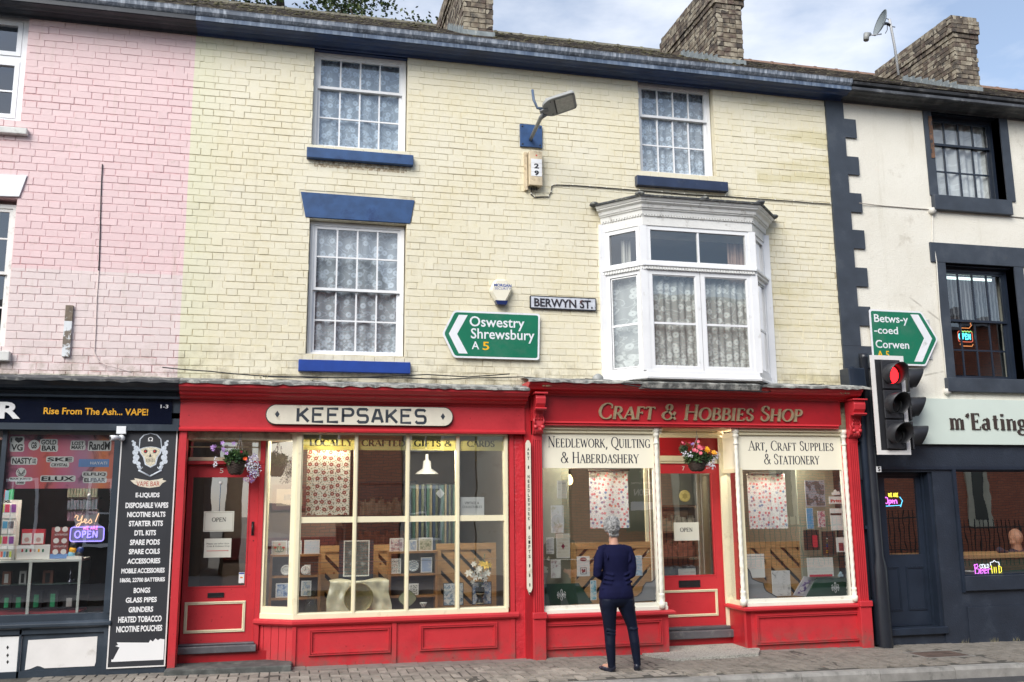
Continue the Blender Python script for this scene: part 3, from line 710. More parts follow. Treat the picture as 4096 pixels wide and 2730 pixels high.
# lower left
q = (w_ll[0]+.01, w_ll[1]-.012, w_ll[2]-.01, P('f', 900, 420, .1)[1])
rz = [0, P('f', 890, 705, Yw)[1], P('f', 890, 975, Yw)[1], P('f', 880, 1235, Yw)[1], 0]
wl_ = sash_window(cream_house, q, Yw, 4, rz, 2, WHITE)
roombox(cream_house, q, .345, 2.2)
curtain('lace_curtain', 'long lace curtain of roses behind the window under the blue lintel', q[0]+.03, q[1]-.03, q[2]+.02, q[3], .195, lace_mat('lace_b', .60, (.84,.90,1.,1), q[2]+.4, 8.0), .015, 6, group=G_LACE)
s = RC('z', 686, 825, 943, 859, -.07); MB().box(s[0], s[1], -.075, .16, s[2], s[3]-.005).build('sill', BRBLUE, wl_, bevel=.006)
MB().prism_y([(a, b) for a, b in lin], -.012, .10).build('lintel', BLUE, wl_, bevel=.005)
# upper right
q = (w_ur[0]+.005, w_ur[1]-.012, w_ur[2], P('c', 1500, 735, .1)[1]-.002)
rz = [0, P('c', 1480, 1002, Yw)[1], P('c', 1470, 1237, Yw)[1], 0]
wl_ = sash_window(cream_house, q, Yw, 4, rz, 1, WHITE)
roombox(cream_house, q, .345, 2.2)
curtain('lace_curtain', 'lace curtain behind the upper window above the white bay', q[0]+.03, q[1]-.03, q[2]+.02, q[3], .195, lace_mat('lace_c', .54, (.78,.86,.97,1), q[2]+.35, 9.), .017, 7, group=G_LACE)
s = RC('c', 1158, 1475, 1935, 1605, -.07); s = (s[0], s[1], P('g', 1500, 110, -.07)[1], s[3]); MB().box(s[0], s[1], -.075, .16, s[2], s[3]-.015).build('sill', NAVYD, wl_, bevel=.006)
# left house windows (cut by the picture edge)
q = (-4.2, w_l1[1]-.012, w_l1[2], P('a', 100, 152, .1)[1])
w = MB(); frame_mb(q[0], q[1], q[2], q[3], .06, .06, .14, w); PV = pmat('white_plastic', (.80,.82,.84), .3, .03, 3, .05, 30)
wp = w.build('window', PV, pink_house)
zt = P('a', 100, 505, .08)[1]
MB().box(q[0]+.06, q[1]-.06, .065, .135, zt-.03, zt+.03).build('transom', PV, wp)
for (a, b) in ((zt+.03, q[3]-.06), (q[2]+.06, zt-.03)):
    xe = q[1]-.06; xs = xe-.62
    for k in range(2):
        frame_mb(xs-.62*k+.004, xe-.62*k-.002, a+.004, b-.004, .05, .055, .11).build('casement', PV, wp); pane(xs-.62*k+.05, xe-.62*k-.05, a+.05, b-.05, .085, wp)
MB().box(q[0], q[1]-.06, .07, .08, P('a', 80, 778, .08)[1]-.01, P('a', 80, 778, .08)[1]+.01).build('glazing_bar', PV, wp)
roombox(pink_house, q, .345, 2., pmat('pane_reflect_room', (.34,.40,.47), .8, .1, 2));  # room shell coloured blue-grey to stand for the reflection in the panes
s = RC('a', -400, 1035, 225, 1140, -.07); MB().box(s[0], s[1], -.07, .06, s[2], s[3]).build('sill', STONEW, wp, bevel=.01)
q = (-4.2, w_l2[1]-.01, w_l2[2], w_l2[3]-.05)
wp = sash_window(pink_house, (q[0], q[1], q[2], q[3]), Yw, 10, [0, P('e', 60, 540, Yw)[1], P('e', 60, 830, Yw)[1], P('e', 60, 1120, Yw)[1], 0], 2, WHITEO)
roombox(pink_house, q, .345, 2.)
MB().prism_y(plin, -.02, .10).build('lintel', pmat('white_lintel', (.78,.80,.82), .5, .05, 5), wp)
s = RC('e', -400, 1480, 75, 1560, -.07); MB().box(s[0], s[1], -.07, .06, s[2]-.02, s[3]).build('sill', STONEW, wp, bevel=.01)
# ------------------------------------------------------------------ white bay window on the cream house
bay = MB(); BF = -.44
bx0, bx1, bx2, bx3 = 3.76, 4.13, 5.585, 6.00
zb0, zb1 = P('z', 1560, 872, BF)[1], P('g', 1600, 385, BF)[1]
PATH = [(bx0, 0.0), (bx1, BF), (bx2, BF), (bx3, 0.0)]
def ring(path, off):      # offset outwards (towards the street)
    m = MB(); m.sweep(path, [(off, 0), (off, 1), (off+.001, 1), (off+.001, 0)]); k = 4
    return [(m.v[i*k][0], m.v[i*k][1]) for i in range(len(path))]
# sills and base plinth
b0 = MB().sweep(PATH, [(-.06, zb0), (.035, zb0), (.04, zb0+.02), (.03, zb0+.045), (.012, zb0+.05), (.012, zb0+.10), (-.06, zb0+.10)])
bay = b0.build('bay_window', WHITE, cream_house, 'white painted canted bay window with dentil cornice and lead roof')
zt1 = P('g', 1600, 790, BF)[1]      # transom band
zhd = zb1
MB().sweep(PATH, [(-.06, zt1-.045), (.02, zt1-.045), (.02, zt1-.01), (.045, zt1+.0), (.045, zt1+.02), (-.06, zt1+.02)]).build('transom', WHITE, bay)
MB().sweep(PATH, [(-.06, zhd-.10), (.012, zhd-.10), (.012, zhd+.02), (-.06, zhd+.02)]).build('head_board', WHITEO, bay)
ztop = P('g', 1700, 215, -.58)[1]
c1 = [(-.06, zhd+0.0134), (.018, zhd+0.0134), (.018, zhd+0.0301), (.03, zhd+0.0335), (.035, zhd+0.0804), (.055, zhd+0.0905), (.055, zhd+0.1005), (.07, zhd+0.1072), (.08, zhd+0.1441), (.115, zhd+0.1642), (.115, zhd+0.1776), (.13, zhd+0.1843), (.145, zhd+0.2111), (-.06, zhd+0.2111)]
MB().sweep(PATH, c1).build('cornice', WHITEO, bay)
LROOF = pmat('lead_roof_lichen', (.085,.09,.095), .75, .35, 10, .6, 90, dirt=(.33,.33,.28,1), ds=14, dlo=.5, dhi=.66)
ro = MB().sweep(PATH, [(-.3, zhd+0.2141), (.165, zhd+0.2141), (.172, zhd+0.2321), (.155, zhd+0.2435), (-.3, zhd+0.3000)])
rp = ring([(a, b) for a, b in PATH], .15)
ro.add([(p[0], p[1], zhd+0.2355) for p in rp] + [(4.2, .02, zhd+0.3550), (5.5, .02, zhd+0.3550)], [(0, 1, 4), (1, 2, 5, 4), (2, 3, 5)])
ro.build('roof', LROOF, bay)
for t in (0, 1, 2, 3):
    a = ring(PATH, .16)[t]; MB().blob((a[0]*1.0, a[1]+.03, zhd+0.2456), (.06, .07, .03), 8, 5, .2).build('roof_roll', LROOF, bay)
mid = (ring(PATH, .16)[1][0]+ring(PATH, .16)[2][0])/2
MB().blob((mid+.05, BF-.12, zhd+0.2456), (.06, .07, .03), 8, 5, .2).build('roof_roll', LROOF, bay)
# side cheek returns against the wall and corner posts
def post(p, w_, z0, z1, nm='post', mt=WHITE): MB().lathe([(w_, z0), (w_, z1)], (p[0], p[1], 0), 8).build(nm, mt, bay)
for p in PATH[1:3]:
    mb = MB(); mb.sweep([(p[0]-.045, p[1]) , (p[0]+.045, p[1])], [(-.05, zb0+.10), (.008, zb0+.10), (.008, zhd-.10), (-.05, zhd-.10)]).build('corner_post', WHITE, bay)
for p, sgn in ((PATH[0], 1), (PATH[3], -1)):
    MB().box(p[0]-.05 if sgn > 0 else p[0]-.035, p[0]+.035 if sgn > 0 else p[0]+.05, -.04, .16, zb0+.02, zhd+.0).build('jamb', WHITE, bay)
# casements on each face, built flat then swung onto the face
def face_xf(a, b):
    a3, b3 = Vector((*a, 0)), Vector((*b, 0)); d = (b3-a3); L = d.length; d.normalize(); n = Vector((d.y, -d.x, 0))
    return Matrix(((d.x, -n.x, 0, a3.x), (d.y, -n.y, 0, a3.y), (0, 0, 1, 0), (0, 0, 0, 1))), L
lights = []
for fi, (a, b) in enumerate(zip(PATH, PATH[1:])):
    M, L = face_xf(a, b); e0 = .05 if fi != 1 else .045
    spans = [(e0, L-e0)] if fi != 1 else [(e0, L/2-.004), (L/2+.004, L-e0)]
    for (u0, u1) in spans:
        z0, z1 = zb0+.10, zt1-.045
        mb = frame_mb(u0, u1, z0, z1, .055 if fi == 1 else .045, .0, .045); frame_mb(u0+.055, u1-.055, z0+.055, z1-.055, .012, .012, .035, mb)
        zm = P('g', 1480, 1258, BF)[1]; mb.box(u0+.05, u1-.05, .014, .034, zm-.013, zm+.013)
        mb.xf(M).build('casement', WHITE, bay)
        for (p0, p1) in ((z0+.06, zm-.013), (zm+.013, z1-.06)):
            MB().add([(u0+.06,.024,p0),(u1-.06,.024,p0),(u1-.06,.024,p1),(u0+.06,.024,p1)], [(0,1,2,3)]).xf(M).build('pane', GLASS, bay)
    u0, u1 = e0, L-e0; z0, z1 = zt1+.02, zhd-.10
    mb = frame_mb(u0, u1, z0, z1, .05, .0, .045, wb=.055)
    if fi == 1: mb.box(L/2-.012, L/2+.012, .008, .04, z0+.055, z1-.05)
    mb.xf(M).build('top_light', WHITE, bay)
    spans = [(u0+.05, u1-.05)] if fi != 1 else [(u0+.05, L/2-.012), (L/2+.012, u1-.05)]
    for p0, p1 in spans: MB().add([(p0,.024,z0+.055),(p1,.024,z0+.055),(p1,.024,z1-.05),(p0,.024,z1-.05)], [(0,1,2,3)]).xf(M).build('pane', GLASS, bay)
    # dentils under cornice and under transom
    den = MB()
    for (zd, hd, off) in ((zhd+.0145, .018, .018), (zt1-.042, .028, .02)):
        n_ = int((L)/.036)
        for k in range(n_): den.box(.012+k*L/n_, .012+k*L/n_+.022, -off-.014, -off+.002, zd, zd+hd)
    den.xf(M).build('dentil', WHITEO, bay, kind='stuff')
# underside, floor and the stone ledge below
MB().prism_z([(bx0, .2)]+[(p[0], p[1]+.02) for p in PATH]+[(bx3, .2)], zb0-.012, zb0+.01).build('bay_floor', WHITEO, bay)
MOSSL = pmat('mossy_lead', (.16,.165,.16), .85, .4, 12, .8, 70, dirt=(.50,.50,.46,1), ds=9, dlo=.47, dhi=.60)
MB().sweep([(bx0+.02, 0.06), (bx1+.02, BF+.03), (bx2-.02, BF+.03), (bx3-.02, 0.06)], [(-.2, zb0-.10), (.02, zb0-.11), (.05, zb0-.05), (.0, zb0-.02), (-.2, zb0-.02)]).build('ledge', MOSSL, bay)
# room behind the bay
BR1 = pmat('bay_room_wall', (.16,.165,.165), .9, .1, 1); RED_R = pmat('terracotta_wall', (.26,.075,.035), .9, .15, 1)
q = (bay_o[0], bay_o[1], zb0+.02, zhd+.0)
roombox(cream_house, (q[0], q[1], q[2]+.25, q[3]-.2), .345, 3.0, BR1)
tp = MB(); tp.prism_z([(bx0+.02, .345), (bx0+.02, 0), (bx1, BF+.05), (bx2, BF+.05), (bx3-.02, 0), (bx3-.02, .345)], zhd-.02, zhd+.0); tp.build('bay_ceiling', pmat('ceiling_paint', (.55,.55,.53), .9), cream_house)
MB().box(4.6+.35, 6.5, 2.6, 2.7, q[2], zhd+.3).build('chimney_breast', RED_R, cream_house)
GB = 'lace curtains of the bay window'
Lb = lace_mat('lace_bay', .58, (.92,.93,.91,1), zb0+.50, 7.5)
zc1 = zt1-.05
def bcurt(label, a, b, waves, z1=zc1):
    (ax, ay), (bx_, by) = a, b
    return curtain('lace_curtain', label, 0, 1, zb0+.12, z1, 0, Lb, .012, waves, group=GB, path=((ax, ay+.11), (bx_, by+.11)))
mx_ = (bx1+bx2)/2
bcurt('lace curtain in the narrow left side of the white bay', (bx0+.10, .0), (bx1+.03, BF+.02), 4)
bcurt('lace curtain in the left front casement of the white bay', (bx1+.06, BF), (mx_-.03, BF), 7)
bcurt('lace curtain in the right front casement of the white bay', (mx_+.03, BF), (bx2-.06, BF), 7)
bcurt('lace curtain in the narrow right side of the white bay', (bx2-.03, BF+.02), (bx3-.10, .0), 4)
DC = pmat('drape_cloth', (.42,.28,.22), .9, .15, 8)
curtain('drape', 'small brown striped drape inside the top right pane of the bay', 5.35, 5.62, zt1-.1, zhd-.2, -.22, DC, .018, 6, group='drapes inside the bay')
curtain('drape', 'pale drape inside the top left pane of the bay', 3.98, 4.10, zt1-.1, zhd-.2, -.06, pmat('pale_cloth', (.5,.48,.44), .9), .018, 3, group='drapes inside the bay')

# ------------------------------------------------------------------ rendered house at the right
NR = NT('roughcast'); pos = NR.pos(); sep = NR.n('ShaderNodeSeparateXYZ'); NR.l(pos, sep.inputs[0])
base = NR.mix(NR.ramp(NR.noise(1.4, 5), [(.3, 0.), (.7, 1.)]), srgb(230,227,216), srgb(219,215,202))
base = NR.mix(NR.ramp(NR.noise(3., 8, .7), [(.58, 0.), (.74, .6)]), base, srgb(168,160,142))
base = NR.mix(NR.math('MULTIPLY', NR.ramp(NR.noise(95., 2), [(.3, 1.), (.5, 0.)]), .35), base, srgb(165,158,140))
vc = NR.n('ShaderNodeTexVoronoi'); vc.feature = 'DISTANCE_TO_EDGE'; vc.inputs['Scale'].default_value = .55; NR.l(NR.mapped((1,1,1)), vc.inputs['Vector'])
base = NR.mix(NR.math('MULTIPLY', NR.ramp(vc.outputs['Distance'], [(.003, 1.), (.008, 0.)]), NR.ramp(NR.noise(2.,3), [(.57,0.),(.64,.5)])), base, srgb(120,112,98))
base = NR.mix(NR.ramp(NR.noise(1.6, 7, .7, NR.mapped((3.,1,.3))), [(.55, 0.), (.8, .5)]), base, srgb(176,168,146))
hh = NR.math('ADD', NR.noise(60., 4, .6), NR.math('MULTIPLY', NR.noise(18., 3), .6))
NR.bsdf(base, .85, 0, hh, .6, .010, .2); ROUGH = NR.m
QUO = pmat('quoin_paint', (.040,.050,.066), .5, .2, 4, .4, 60, dirt=(.06,.07,.085,1), ds=4)
DARKP = pmat('dark_shop_paint', (.020,.027,.042), .5, .2, 3, .7, 45, dirt=(.038,.048,.066,1), ds=3, bdist=.006)
DARKG = pmat('dark_gloss_paint', (.018,.026,.042), .3, .2, 3, .15, 30)
white_house = empty('terraced_house', 'white roughcast house with dark toothed quoins at the right end', 'house')
xq0, xq1 = XQ, 7.30
RT = (P('d', 1540, 1010)[0], P('d', 2110, 990)[0], P('h', 1900, 215)[1], WT+.1)      # top window opening
RL = (P('h', 1655, 740)[0], P('h', 2240, 800)[0], P('w', 900, 770)[1], P('h', 1950, 765)[1])   # first floor window opening
ZS = P('w', 1000, 955, 0)[1]      # top of shop board
DO = (P('x', 140, 400, .05)[0]-.12, P('x', 470, 300, .05)[0], -.3, P('x', 400, 150, .05)[1])
WO = (P('x', 640, 500, .05)[0], 12.2, P('x', 900, 845, .05)[1], P('x', 900, 145, .05)[1])
backing(MB(), xq1-.03, 14.5, ZS-.02, WT+.12, [RT, RL], .0, .34).build('wall', ROUGH, white_house)
# quoins
zq = P('h', 930, 1110, -.03)[1]
qh = .335; z = z_w+.02; k = 0
qu = [('d',845,1005,1160),('d',870,1322,1475)]
tops = [P('d',775,1003,-.03)[1], P('d',790,1160,-.03)[1], P('d',800,1322,-.03)[1], P('d',820,1475,-.03)[1], P('h',830,150,-.03)[1], P('h',840,310,-.03)[1], P('h',855,463,-.03)[1], P('h',865,620,-.03)[1],
        P('h',878,783,-.03)[1], P('h',888,942,-.03)[1], P('h',900,1113,-.03)[1], P('h',910,1275,-.03)[1], P('h',918,1450,-.03)[1], 3.02]
MB().box(xq0, xq0+.27, -.03, .3, 2.0, tops[12]-.003).box(xq0, xq0+.27, -.03, .3, tops[12]+.0, z_w+.02).build('quoin_strip', QUO, white_house)
for k in range(0, 13, 2): MB().box(xq0+.27, xq0+.45, -.0285, .3, tops[k+1], tops[k]).build('quoin', QUO, white_house)
# cornice of the right house
ROCK = pmat('sooty_cove', (.030,.032,.036), .6, .5, 3, .8, 25, dirt=(.13,.13,.13,1), ds=5, dlo=.5, dhi=.75)
MB().prism_x(prof_c, 7.275, 14.5).build('cornice', ROCK, white_house)
MB().prism_x([(0,7.236),(-.29,7.211),(-.31,7.22),(-.31,7.258),(0,7.262)], 7.275, 14.5).build('fascia_board', pmat('grey_board', (.06,.065,.075), .6, .4, 6, dirt=(.2,.21,.22,1), ds=6), white_house)
x = 7.28
while x < 14.4:
    MB().prism_x([(-.05,7.268),(-.28,7.268),(-.325,7.29),(-.335,7.325),(-.05,7.33)], x+.003, x+1.8).build('gutter', ROCK, white_house); x += 1.8
# windows of the right house
def dark_window(q, y, cols, rows, meet, zhead, lab):
    w = sash_window(white_house, (q[0]+.005, q[1]-.005, q[2]+.005, zhead), y, cols, rows, meet, DARKG, .05, .022, glass=GLASS)
    return w
zh = P('d', 1800, 1010, .14)[1]
wt = dark_window(RT, .14, 4, [0, P('d', 1800, 1240, .14)[1], P('d', 1800, 1460, .14)[1], 0], 1, zh, '')
MB().box(RT[0]+.002, RT[1]-.002, .05, .3, zh, WT+.1).build('frieze', DARKG, white_house)
MB().box(RT[0]-.13, RT[0], -.02, .16, RT[2]+.02, z_w).build('surround', QUO, wt)
MB().box(RT[1], RT[1]+.135, -.02, .16, RT[2]+.02, z_w).build('surround', QUO, wt)
PEEL = pmat('peeled_brick', (.14,.075,.045), .9, .4, 14, .8, 50, dirt=(.03,.035,.045,1), ds=16, dlo=.5, dhi=.6)
MB().box(RT[0]-.06, RT[0]-.003, -.028, -.0195, P('d', 1540, 1345)[1], P('d', 1500, 990)[1]).build('bare_patch', PEEL, wt)
s = RC('h', 1572, 205, 2245, 340, -.07); MB().box(s[0], s[1], -.07, .2, s[2], RT[2]+.018).build('sill', QUO, wt, bevel=.008)
roombox(white_house, RT, .345, 2.5)
curtain('net_curtain', 'plain white net curtain behind the dark framed top window of the white house', RT[0]+.05, RT[1]-.05, RT[2], zh, .265, lace_mat('net_plain', .80, (.9,.91,.92,1), None, 3.), .03, 6)
zh = P('h', 1900, 800, .14)[1]
wl2 = sash_window(white_house, (RL[0]+.005, RL[1]-.005, RL[2]+.005, zh), .14, 4, [0, P('h', 1950, 1240, .14)[1], P('h', 1950, 1485, .14)[1], 0], 1, DARKG, .05, .022)
MB().box(RL[0]+.002, RL[1]-.002, .05, .3, zh, RL[3]+.05).build('head', DARKG, wl2)
MB().box(RL[0]-.14, RL[0], -.02, .16, RL[2]+.02, RL[3]).build('surround', QUO, wl2); MB().box(RL[1], RL[1]+.15, -.02, .16, RL[2]+.02, RL[3]).build('surround', QUO, wl2)
MB().box(RL[0]-.22, RL[1]+.23, -.025, .16, RL[3], P('h', 1560, 575)[1]).build('lintel', QUO, wl2, bevel=.006)
MB().box(RL[0]-.17, RL[1]+.3, -.07, .2, P('w', 900, 885, -.07)[1], RL[2]+.018).build('sill', QUO, wl2, bevel=.008)
roombox(white_house, RL, .345, 3.0)
BLND = NT('blind_weave'); fl = BLND.mapped((1, 0, 1)); wv = BLND.n('ShaderNodeTexWave'); wv.inputs['Scale'].default_value = 9; wv.inputs['Distortion'].default_value = 3; wv.inputs['Detail'].default_value = 3; BLND.l(fl, wv.inputs['Vector'])
BLND.bsdf(BLND.ramp(wv.outputs['Fac'], [(.3, (.02,.022,.028,1)), (.8, (.16,.17,.19,1))]), .8)
curtain('curtain', 'dark woven blind in the upper half of the first floor window above the green board', RL[0]+.06, RL[1]-.06, P('h', 1950, 1240, .14)[1]-.0, zh-.03, .27, BLND.m, .012, 14)
tb_ = empty('ceiling_light', 'white strip light seen through the first floor window of the white house', 'light')
zz = P('h', 1800, 890, .3)[1]
MB().box(RL[0]+.02, RL[0]+.95, .236, .256, zz-.014, zz+.02).build('tube', emat('strip_light', (.8,1,.95,1), 1.6), tb_)

# ------------------------------------------------------------------ roofs
SLATE = pmat('slate', (.048,.040,.038), .8, .4, 10, .6, 60, dirt=(.20,.18,.12,1), ds=14, dlo=.50, dhi=.64, rnd=.5)
MOSS = pmat('moss', (.085,.078,.045), .95, .5, 20, .8, 60, dirt=(.05,.06,.02,1), ds=20)
pit = math.atan2(2.47, 4.29); sl = math.hypot(4.29, 2.47)
ey, ez = -.29, 7.362
def onroof(u, h=0.): return ey+u*math.cos(pit)-h*math.sin(pit), ez+u*math.sin(pit)+h*math.cos(pit)
for hs, xa, xb, nm in ((pink_house, -6.5, XC, 0), (cream_house, XC, 7.27, 1), (white_house, 7.27, 14.5, 2)):
    ya, za = onroof(0, -.03); yb, zb = onroof(sl, -.03)
    rf = MB().add([(xa, ya, za), (xb, ya, za), (xb, yb, zb), (xa, yb, zb), (xa, yb+4.3, za), (xb, yb+4.3, za)], [(0,1,2,3), (3,2,5,4)]).build('roof', SLATE, hs)
    rest = MB(); n = 0; rows = int(sl/.19); w0 = .26
    sm = []
    for v_ in range(5):
        mb = MB(); t0 = .010+R_.uniform(0, .006)
        mb.add([(-.127,0,0),(.127,0,0),(.127,.24,-.004),(-.127,.24,-.004),(-.127+R_.uniform(0,.006),R_.uniform(-.006,.006),t0),(.127-R_.uniform(0,.006),R_.uniform(-.006,.006),t0),(.127,.24,.0),(-.127,.24,.0)], [(0,3,2,1),(4,5,6,7),(0,1,5,4),(1,2,6,5),(2,3,7,6),(3,0,4,7)])
        sm.append(mb)
    smm = [m_.mesh('slate', SLATE) for m_ in sm]
    for r_ in range(rows):
        x = xa + (.13 if r_ % 2 else 0)
        while x < xb+.05:
            xx = x+.13; x += w0
            if xx < -3.2 or xx > 12.5 or (r_ > 0 and r_ < rows-5 and False): continue
            y_, z_ = onroof(r_*.19, .0); rt = (pit+R_.uniform(-.02, .02)-.05, R_.uniform(-.012, .012), R_.uniform(-.02, .02))
            if (r_ < 5 or r_ > rows-3) and n < 290 and xa < xx < xb:
                inst('slate', smm[n % 5], (xx, y_, z_+.004), rf, rt); n += 1
            else:
                src = sm[(r_*7+int(xx*10)) % 5]; M = Matrix.Translation((xx, y_, z_+.004)) @ Matrix.Rotation(rt[2], 4, 'Z') @ Matrix.Rotation(rt[0], 4, 'X') @ Matrix.Rotation(rt[1], 4, 'Y')
                rest.add([M @ Vector(v) for v in src.v], src.f)
    rest.build('slate', SLATE, rf, kind='stuff')
    yr, zr = onroof(sl, .01)
    RID = pmat('terracotta_ridge', (.19,.115,.08), .85, .3, 10, .5, 60, dirt=(.13,.12,.08,1), ds=8) if nm == 2 else pmat('mossy_ridge', (.13,.12,.09), .9, .4, 10, .8, 60, dirt=(.20,.19,.10,1), ds=9)
    x = max(xa, -3.4)
    while x < xb:
        L = .45
        if nm == 1 and x < 4.9: pass
        rm = MB().prism_x([(yr-.15, zr-.085), (yr-.06, zr+.01), (yr, zr+.03), (yr+.06, zr+.01), (yr+.15, zr-.085), (yr+.13, zr-.10), (yr, zr+.0), (yr-.13, zr-.10)], x+.003, min(x+L, xb)-.003)
        rm.prism_x([(yr-.16, zr-.085), (yr-.065, zr+.018), (yr, zr+.042), (yr+.065, zr+.018), (yr+.16, zr-.085), (yr, zr)], x+L-.05, x+L-.01)
        rm.build('ridge_tile', RID, rf); x += L
    ms = MB()
    for _ in range(330 if nm == 1 else 90):
        xx = R_.uniform(max(xa, -3), min(xb, 13)); u_ = sl*(R_.random()**.5); 
        if nm == 2 and R_.random() < .5: continue
        y_, z_ = onroof(u_, .012); ms.blob((xx, y_, z_), (R_.uniform(.02,.06), R_.uniform(.02,.05), R_.uniform(.008,.018)), 5, 3, .5)
    ms.build('moss', MOSS, rf, kind='stuff')

# ------------------------------------------------------------------ chimneys of single bricks
CB = NT('chimney_brick'); oi = CB.n('ShaderNodeObjectInfo')
bc = CB.ramp(CB.math('FRACT', CB.math('ADD', oi.outputs['Random'], CB.noise(6., 1))), [(0., (.045,.035,.030,1)), (.22, (.15,.12,.09,1)), (.45, (.34,.30,.23,1)), (.6, (.09,.06,.05,1)), (.8, (.20,.165,.12,1)), (1., (.40,.36,.28,1))])
bc = CB.mix(CB.ramp(CB.noise(9., 6, .7), [(.48, 0.), (.64, .85)]), bc, (.05,.046,.042,1))
CB.bsdf(bc, .9, 0, CB.noise(50., 5), .6, .006); CHB = CB.m
CBm = pmat('chimney_mortar', (.20,.175,.135), .95, .4, 8, .5, 60, dirt=(.06,.055,.05,1), ds=5)
FLASH = pmat('flashing', (.20,.23,.24), .6, .3, 9, .3, 50, dirt=(.42,.44,.42,1), ds=14)
def chimney(label, x0, x1, y0, y1, ztop, cap=True, cream=False):
    ch = empty('chimney', label, 'chimney', group='chimney stacks on the terrace')
    zb = ez+(y0-ey)*math.tan(pit)-.1
    core = MB().box(x0+.012, x1-.012, y0+.012, y1-.012, zb-.3, ztop-.02).build('core', CBm, ch)
    me = {}
    n = 0; rest = MB(); z = zb; row = 0
    def put(px, py, pz, w_, axis):
        nonlocal n
        key = (round(w_, 2), axis, R_.randrange(3))
        if key not in me:
            h = .064; j = lambda: R_.uniform(-.003, .003)
            if axis == 'x': me[key] = MB().box(-w_/2, w_/2, -.05+j(), .05, -h/2, h/2)
            else: me[key] = MB().box(-.05+j(), .05, -w_/2, w_/2, -h/2, h/2)
            me[key] = (me[key], me[key].mesh('brick', CHB))
        if n < 280: inst('brick', me[key][1], (px+R_.uniform(-.003,.003), py+R_.uniform(-.003,.003), pz), ch, (R_.uniform(-.01,.01), R_.uniform(-.01,.01), 0)); n += 1
        else: rest.add([Vector(v)+Vector((px, py, pz)) for v in me[key][0].v], me[key][0].f)
    while z < ztop:
        cap_ = 0.
        if cap:
            if z > ztop-.08: cap_ = .02
            elif z > ztop-.33: cap_ = .038
            elif z > ztop-.41: cap_ = .018
        xx0, xx1, yy0, yy1 = x0-cap_, x1+cap_, y0-cap_, y1+cap_
        x = xx0+.0+(.0 if row % 2 else 0.); k = row
        while x < xx1-.03:
            w_ = .21 if (k % 2 == 0) else .10; w_ = min(w_, xx1-x); k += 1
            put(x+w_/2-.003, yy0+.045, z+.035, round(w_-.009, 2), 'x'); x += w_
        y = yy0+(.11 if row % 2 else 0); k = row+1
        while y < yy1-.03:
            w_ = .21 if (k % 2 == 0) else .10; w_ = min(w_, yy1-y); k += 1
            if z > ez+(y-ey)*math.tan(pit)-.12: put(xx0+.045, y+w_/2, z+.035, round(w_-.009, 2), 'y'); put(xx1-.045, y+w_/2, z+.035, round(w_-.009, 2), 'y') if n < 0 else None
            y += w_
        z += .0745; row += 1
    rest.box(x1-.02, x1+.04*cap, y0, y1, ztop-.4, ztop-.02)
    rest.build('brick', CHB, ch, kind='stuff')
    # stepped lead flashing
    MB().box(x0-.012, x1+.012, y0-.018, y0-.004, ez+(y0-ey)*math.tan(pit)-.05, ez+(y0-ey)*math.tan(pit)+.075).build('flashing', FLASH, ch)
    y = y0
    while y < y0+1.15:
        zz = ez+(y-ey)*math.tan(pit); MB().add([(x0-.016,y,zz-.03),(x0-.016,y+.15,zz+.05),(x0-.016,y+.145,zz+.17),(x0-.016,y+.01,zz+.14),(x0-.003,y,zz-.03),(x0-.003,y+.15,zz+.05),(x0-.003,y+.145,zz+.17),(x0-.003,y+.01,zz+.14)], [(3,2,1,0),(4,5,6,7),(0,1,5,4),(1,2,6,5),(2,3,7,6),(3,0,4,7)]).build('flashing', FLASH, ch); y += .155
    MB().box(x0-.02, x1+.02, y0-.02, y1, ztop-.02, ztop+.01).build('flaunching', CBm, ch)
    return ch
chimney('brick chimney with a grey front and pale left side near the tree tops', 2.14, 2.56, .8, 2.9, 9.35)
chimney('tall brick chimney rising above the bay window, its top cut off', 5.884, 6.305, .8, 2.76, 9.33)
chimney('brick chimney with a corbelled top behind the satellite dish', 9.907, 10.339, .8, 2.72, 9.21)
# ------------------------------------------------------------------ shop fronts
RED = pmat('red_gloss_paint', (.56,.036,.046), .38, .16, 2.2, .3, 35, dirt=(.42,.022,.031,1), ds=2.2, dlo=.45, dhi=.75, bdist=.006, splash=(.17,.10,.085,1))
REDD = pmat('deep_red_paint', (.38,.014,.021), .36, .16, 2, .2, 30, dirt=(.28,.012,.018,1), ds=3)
CREAM = pmat('cream_gloss_paint', (.80,.735,.52), .36, .05, 4, .15, 50, dirt=(.55,.47,.30,1), ds=8, dlo=.58, dhi=.8)
CREAMW = pmat('off_white_paint', (.80,.78,.68), .4, .05, 4, .2, 50, dirt=(.5,.46,.36,1), ds=9, dlo=.58, dhi=.76)
GREYST = pmat('grey_sill_paint', (.10,.10,.11), .4, .2, 6, .2, 50, dirt=(.2,.2,.2,1), ds=8)
BLKM = pmat('black_metal', (.015,.015,.017), .35, .2, 8)
STEP = pmat('step_stone', (.085,.09,.085), .85, .4, 9, .7, 60, dirt=(.17,.17,.15,1), ds=6)
def moulded(parent, pts, x0, x1, mat, name='moulding'): return MB().prism_x(pts, x0, x1).build(name, mat, parent)
def roughboard(mb, pts): return mb

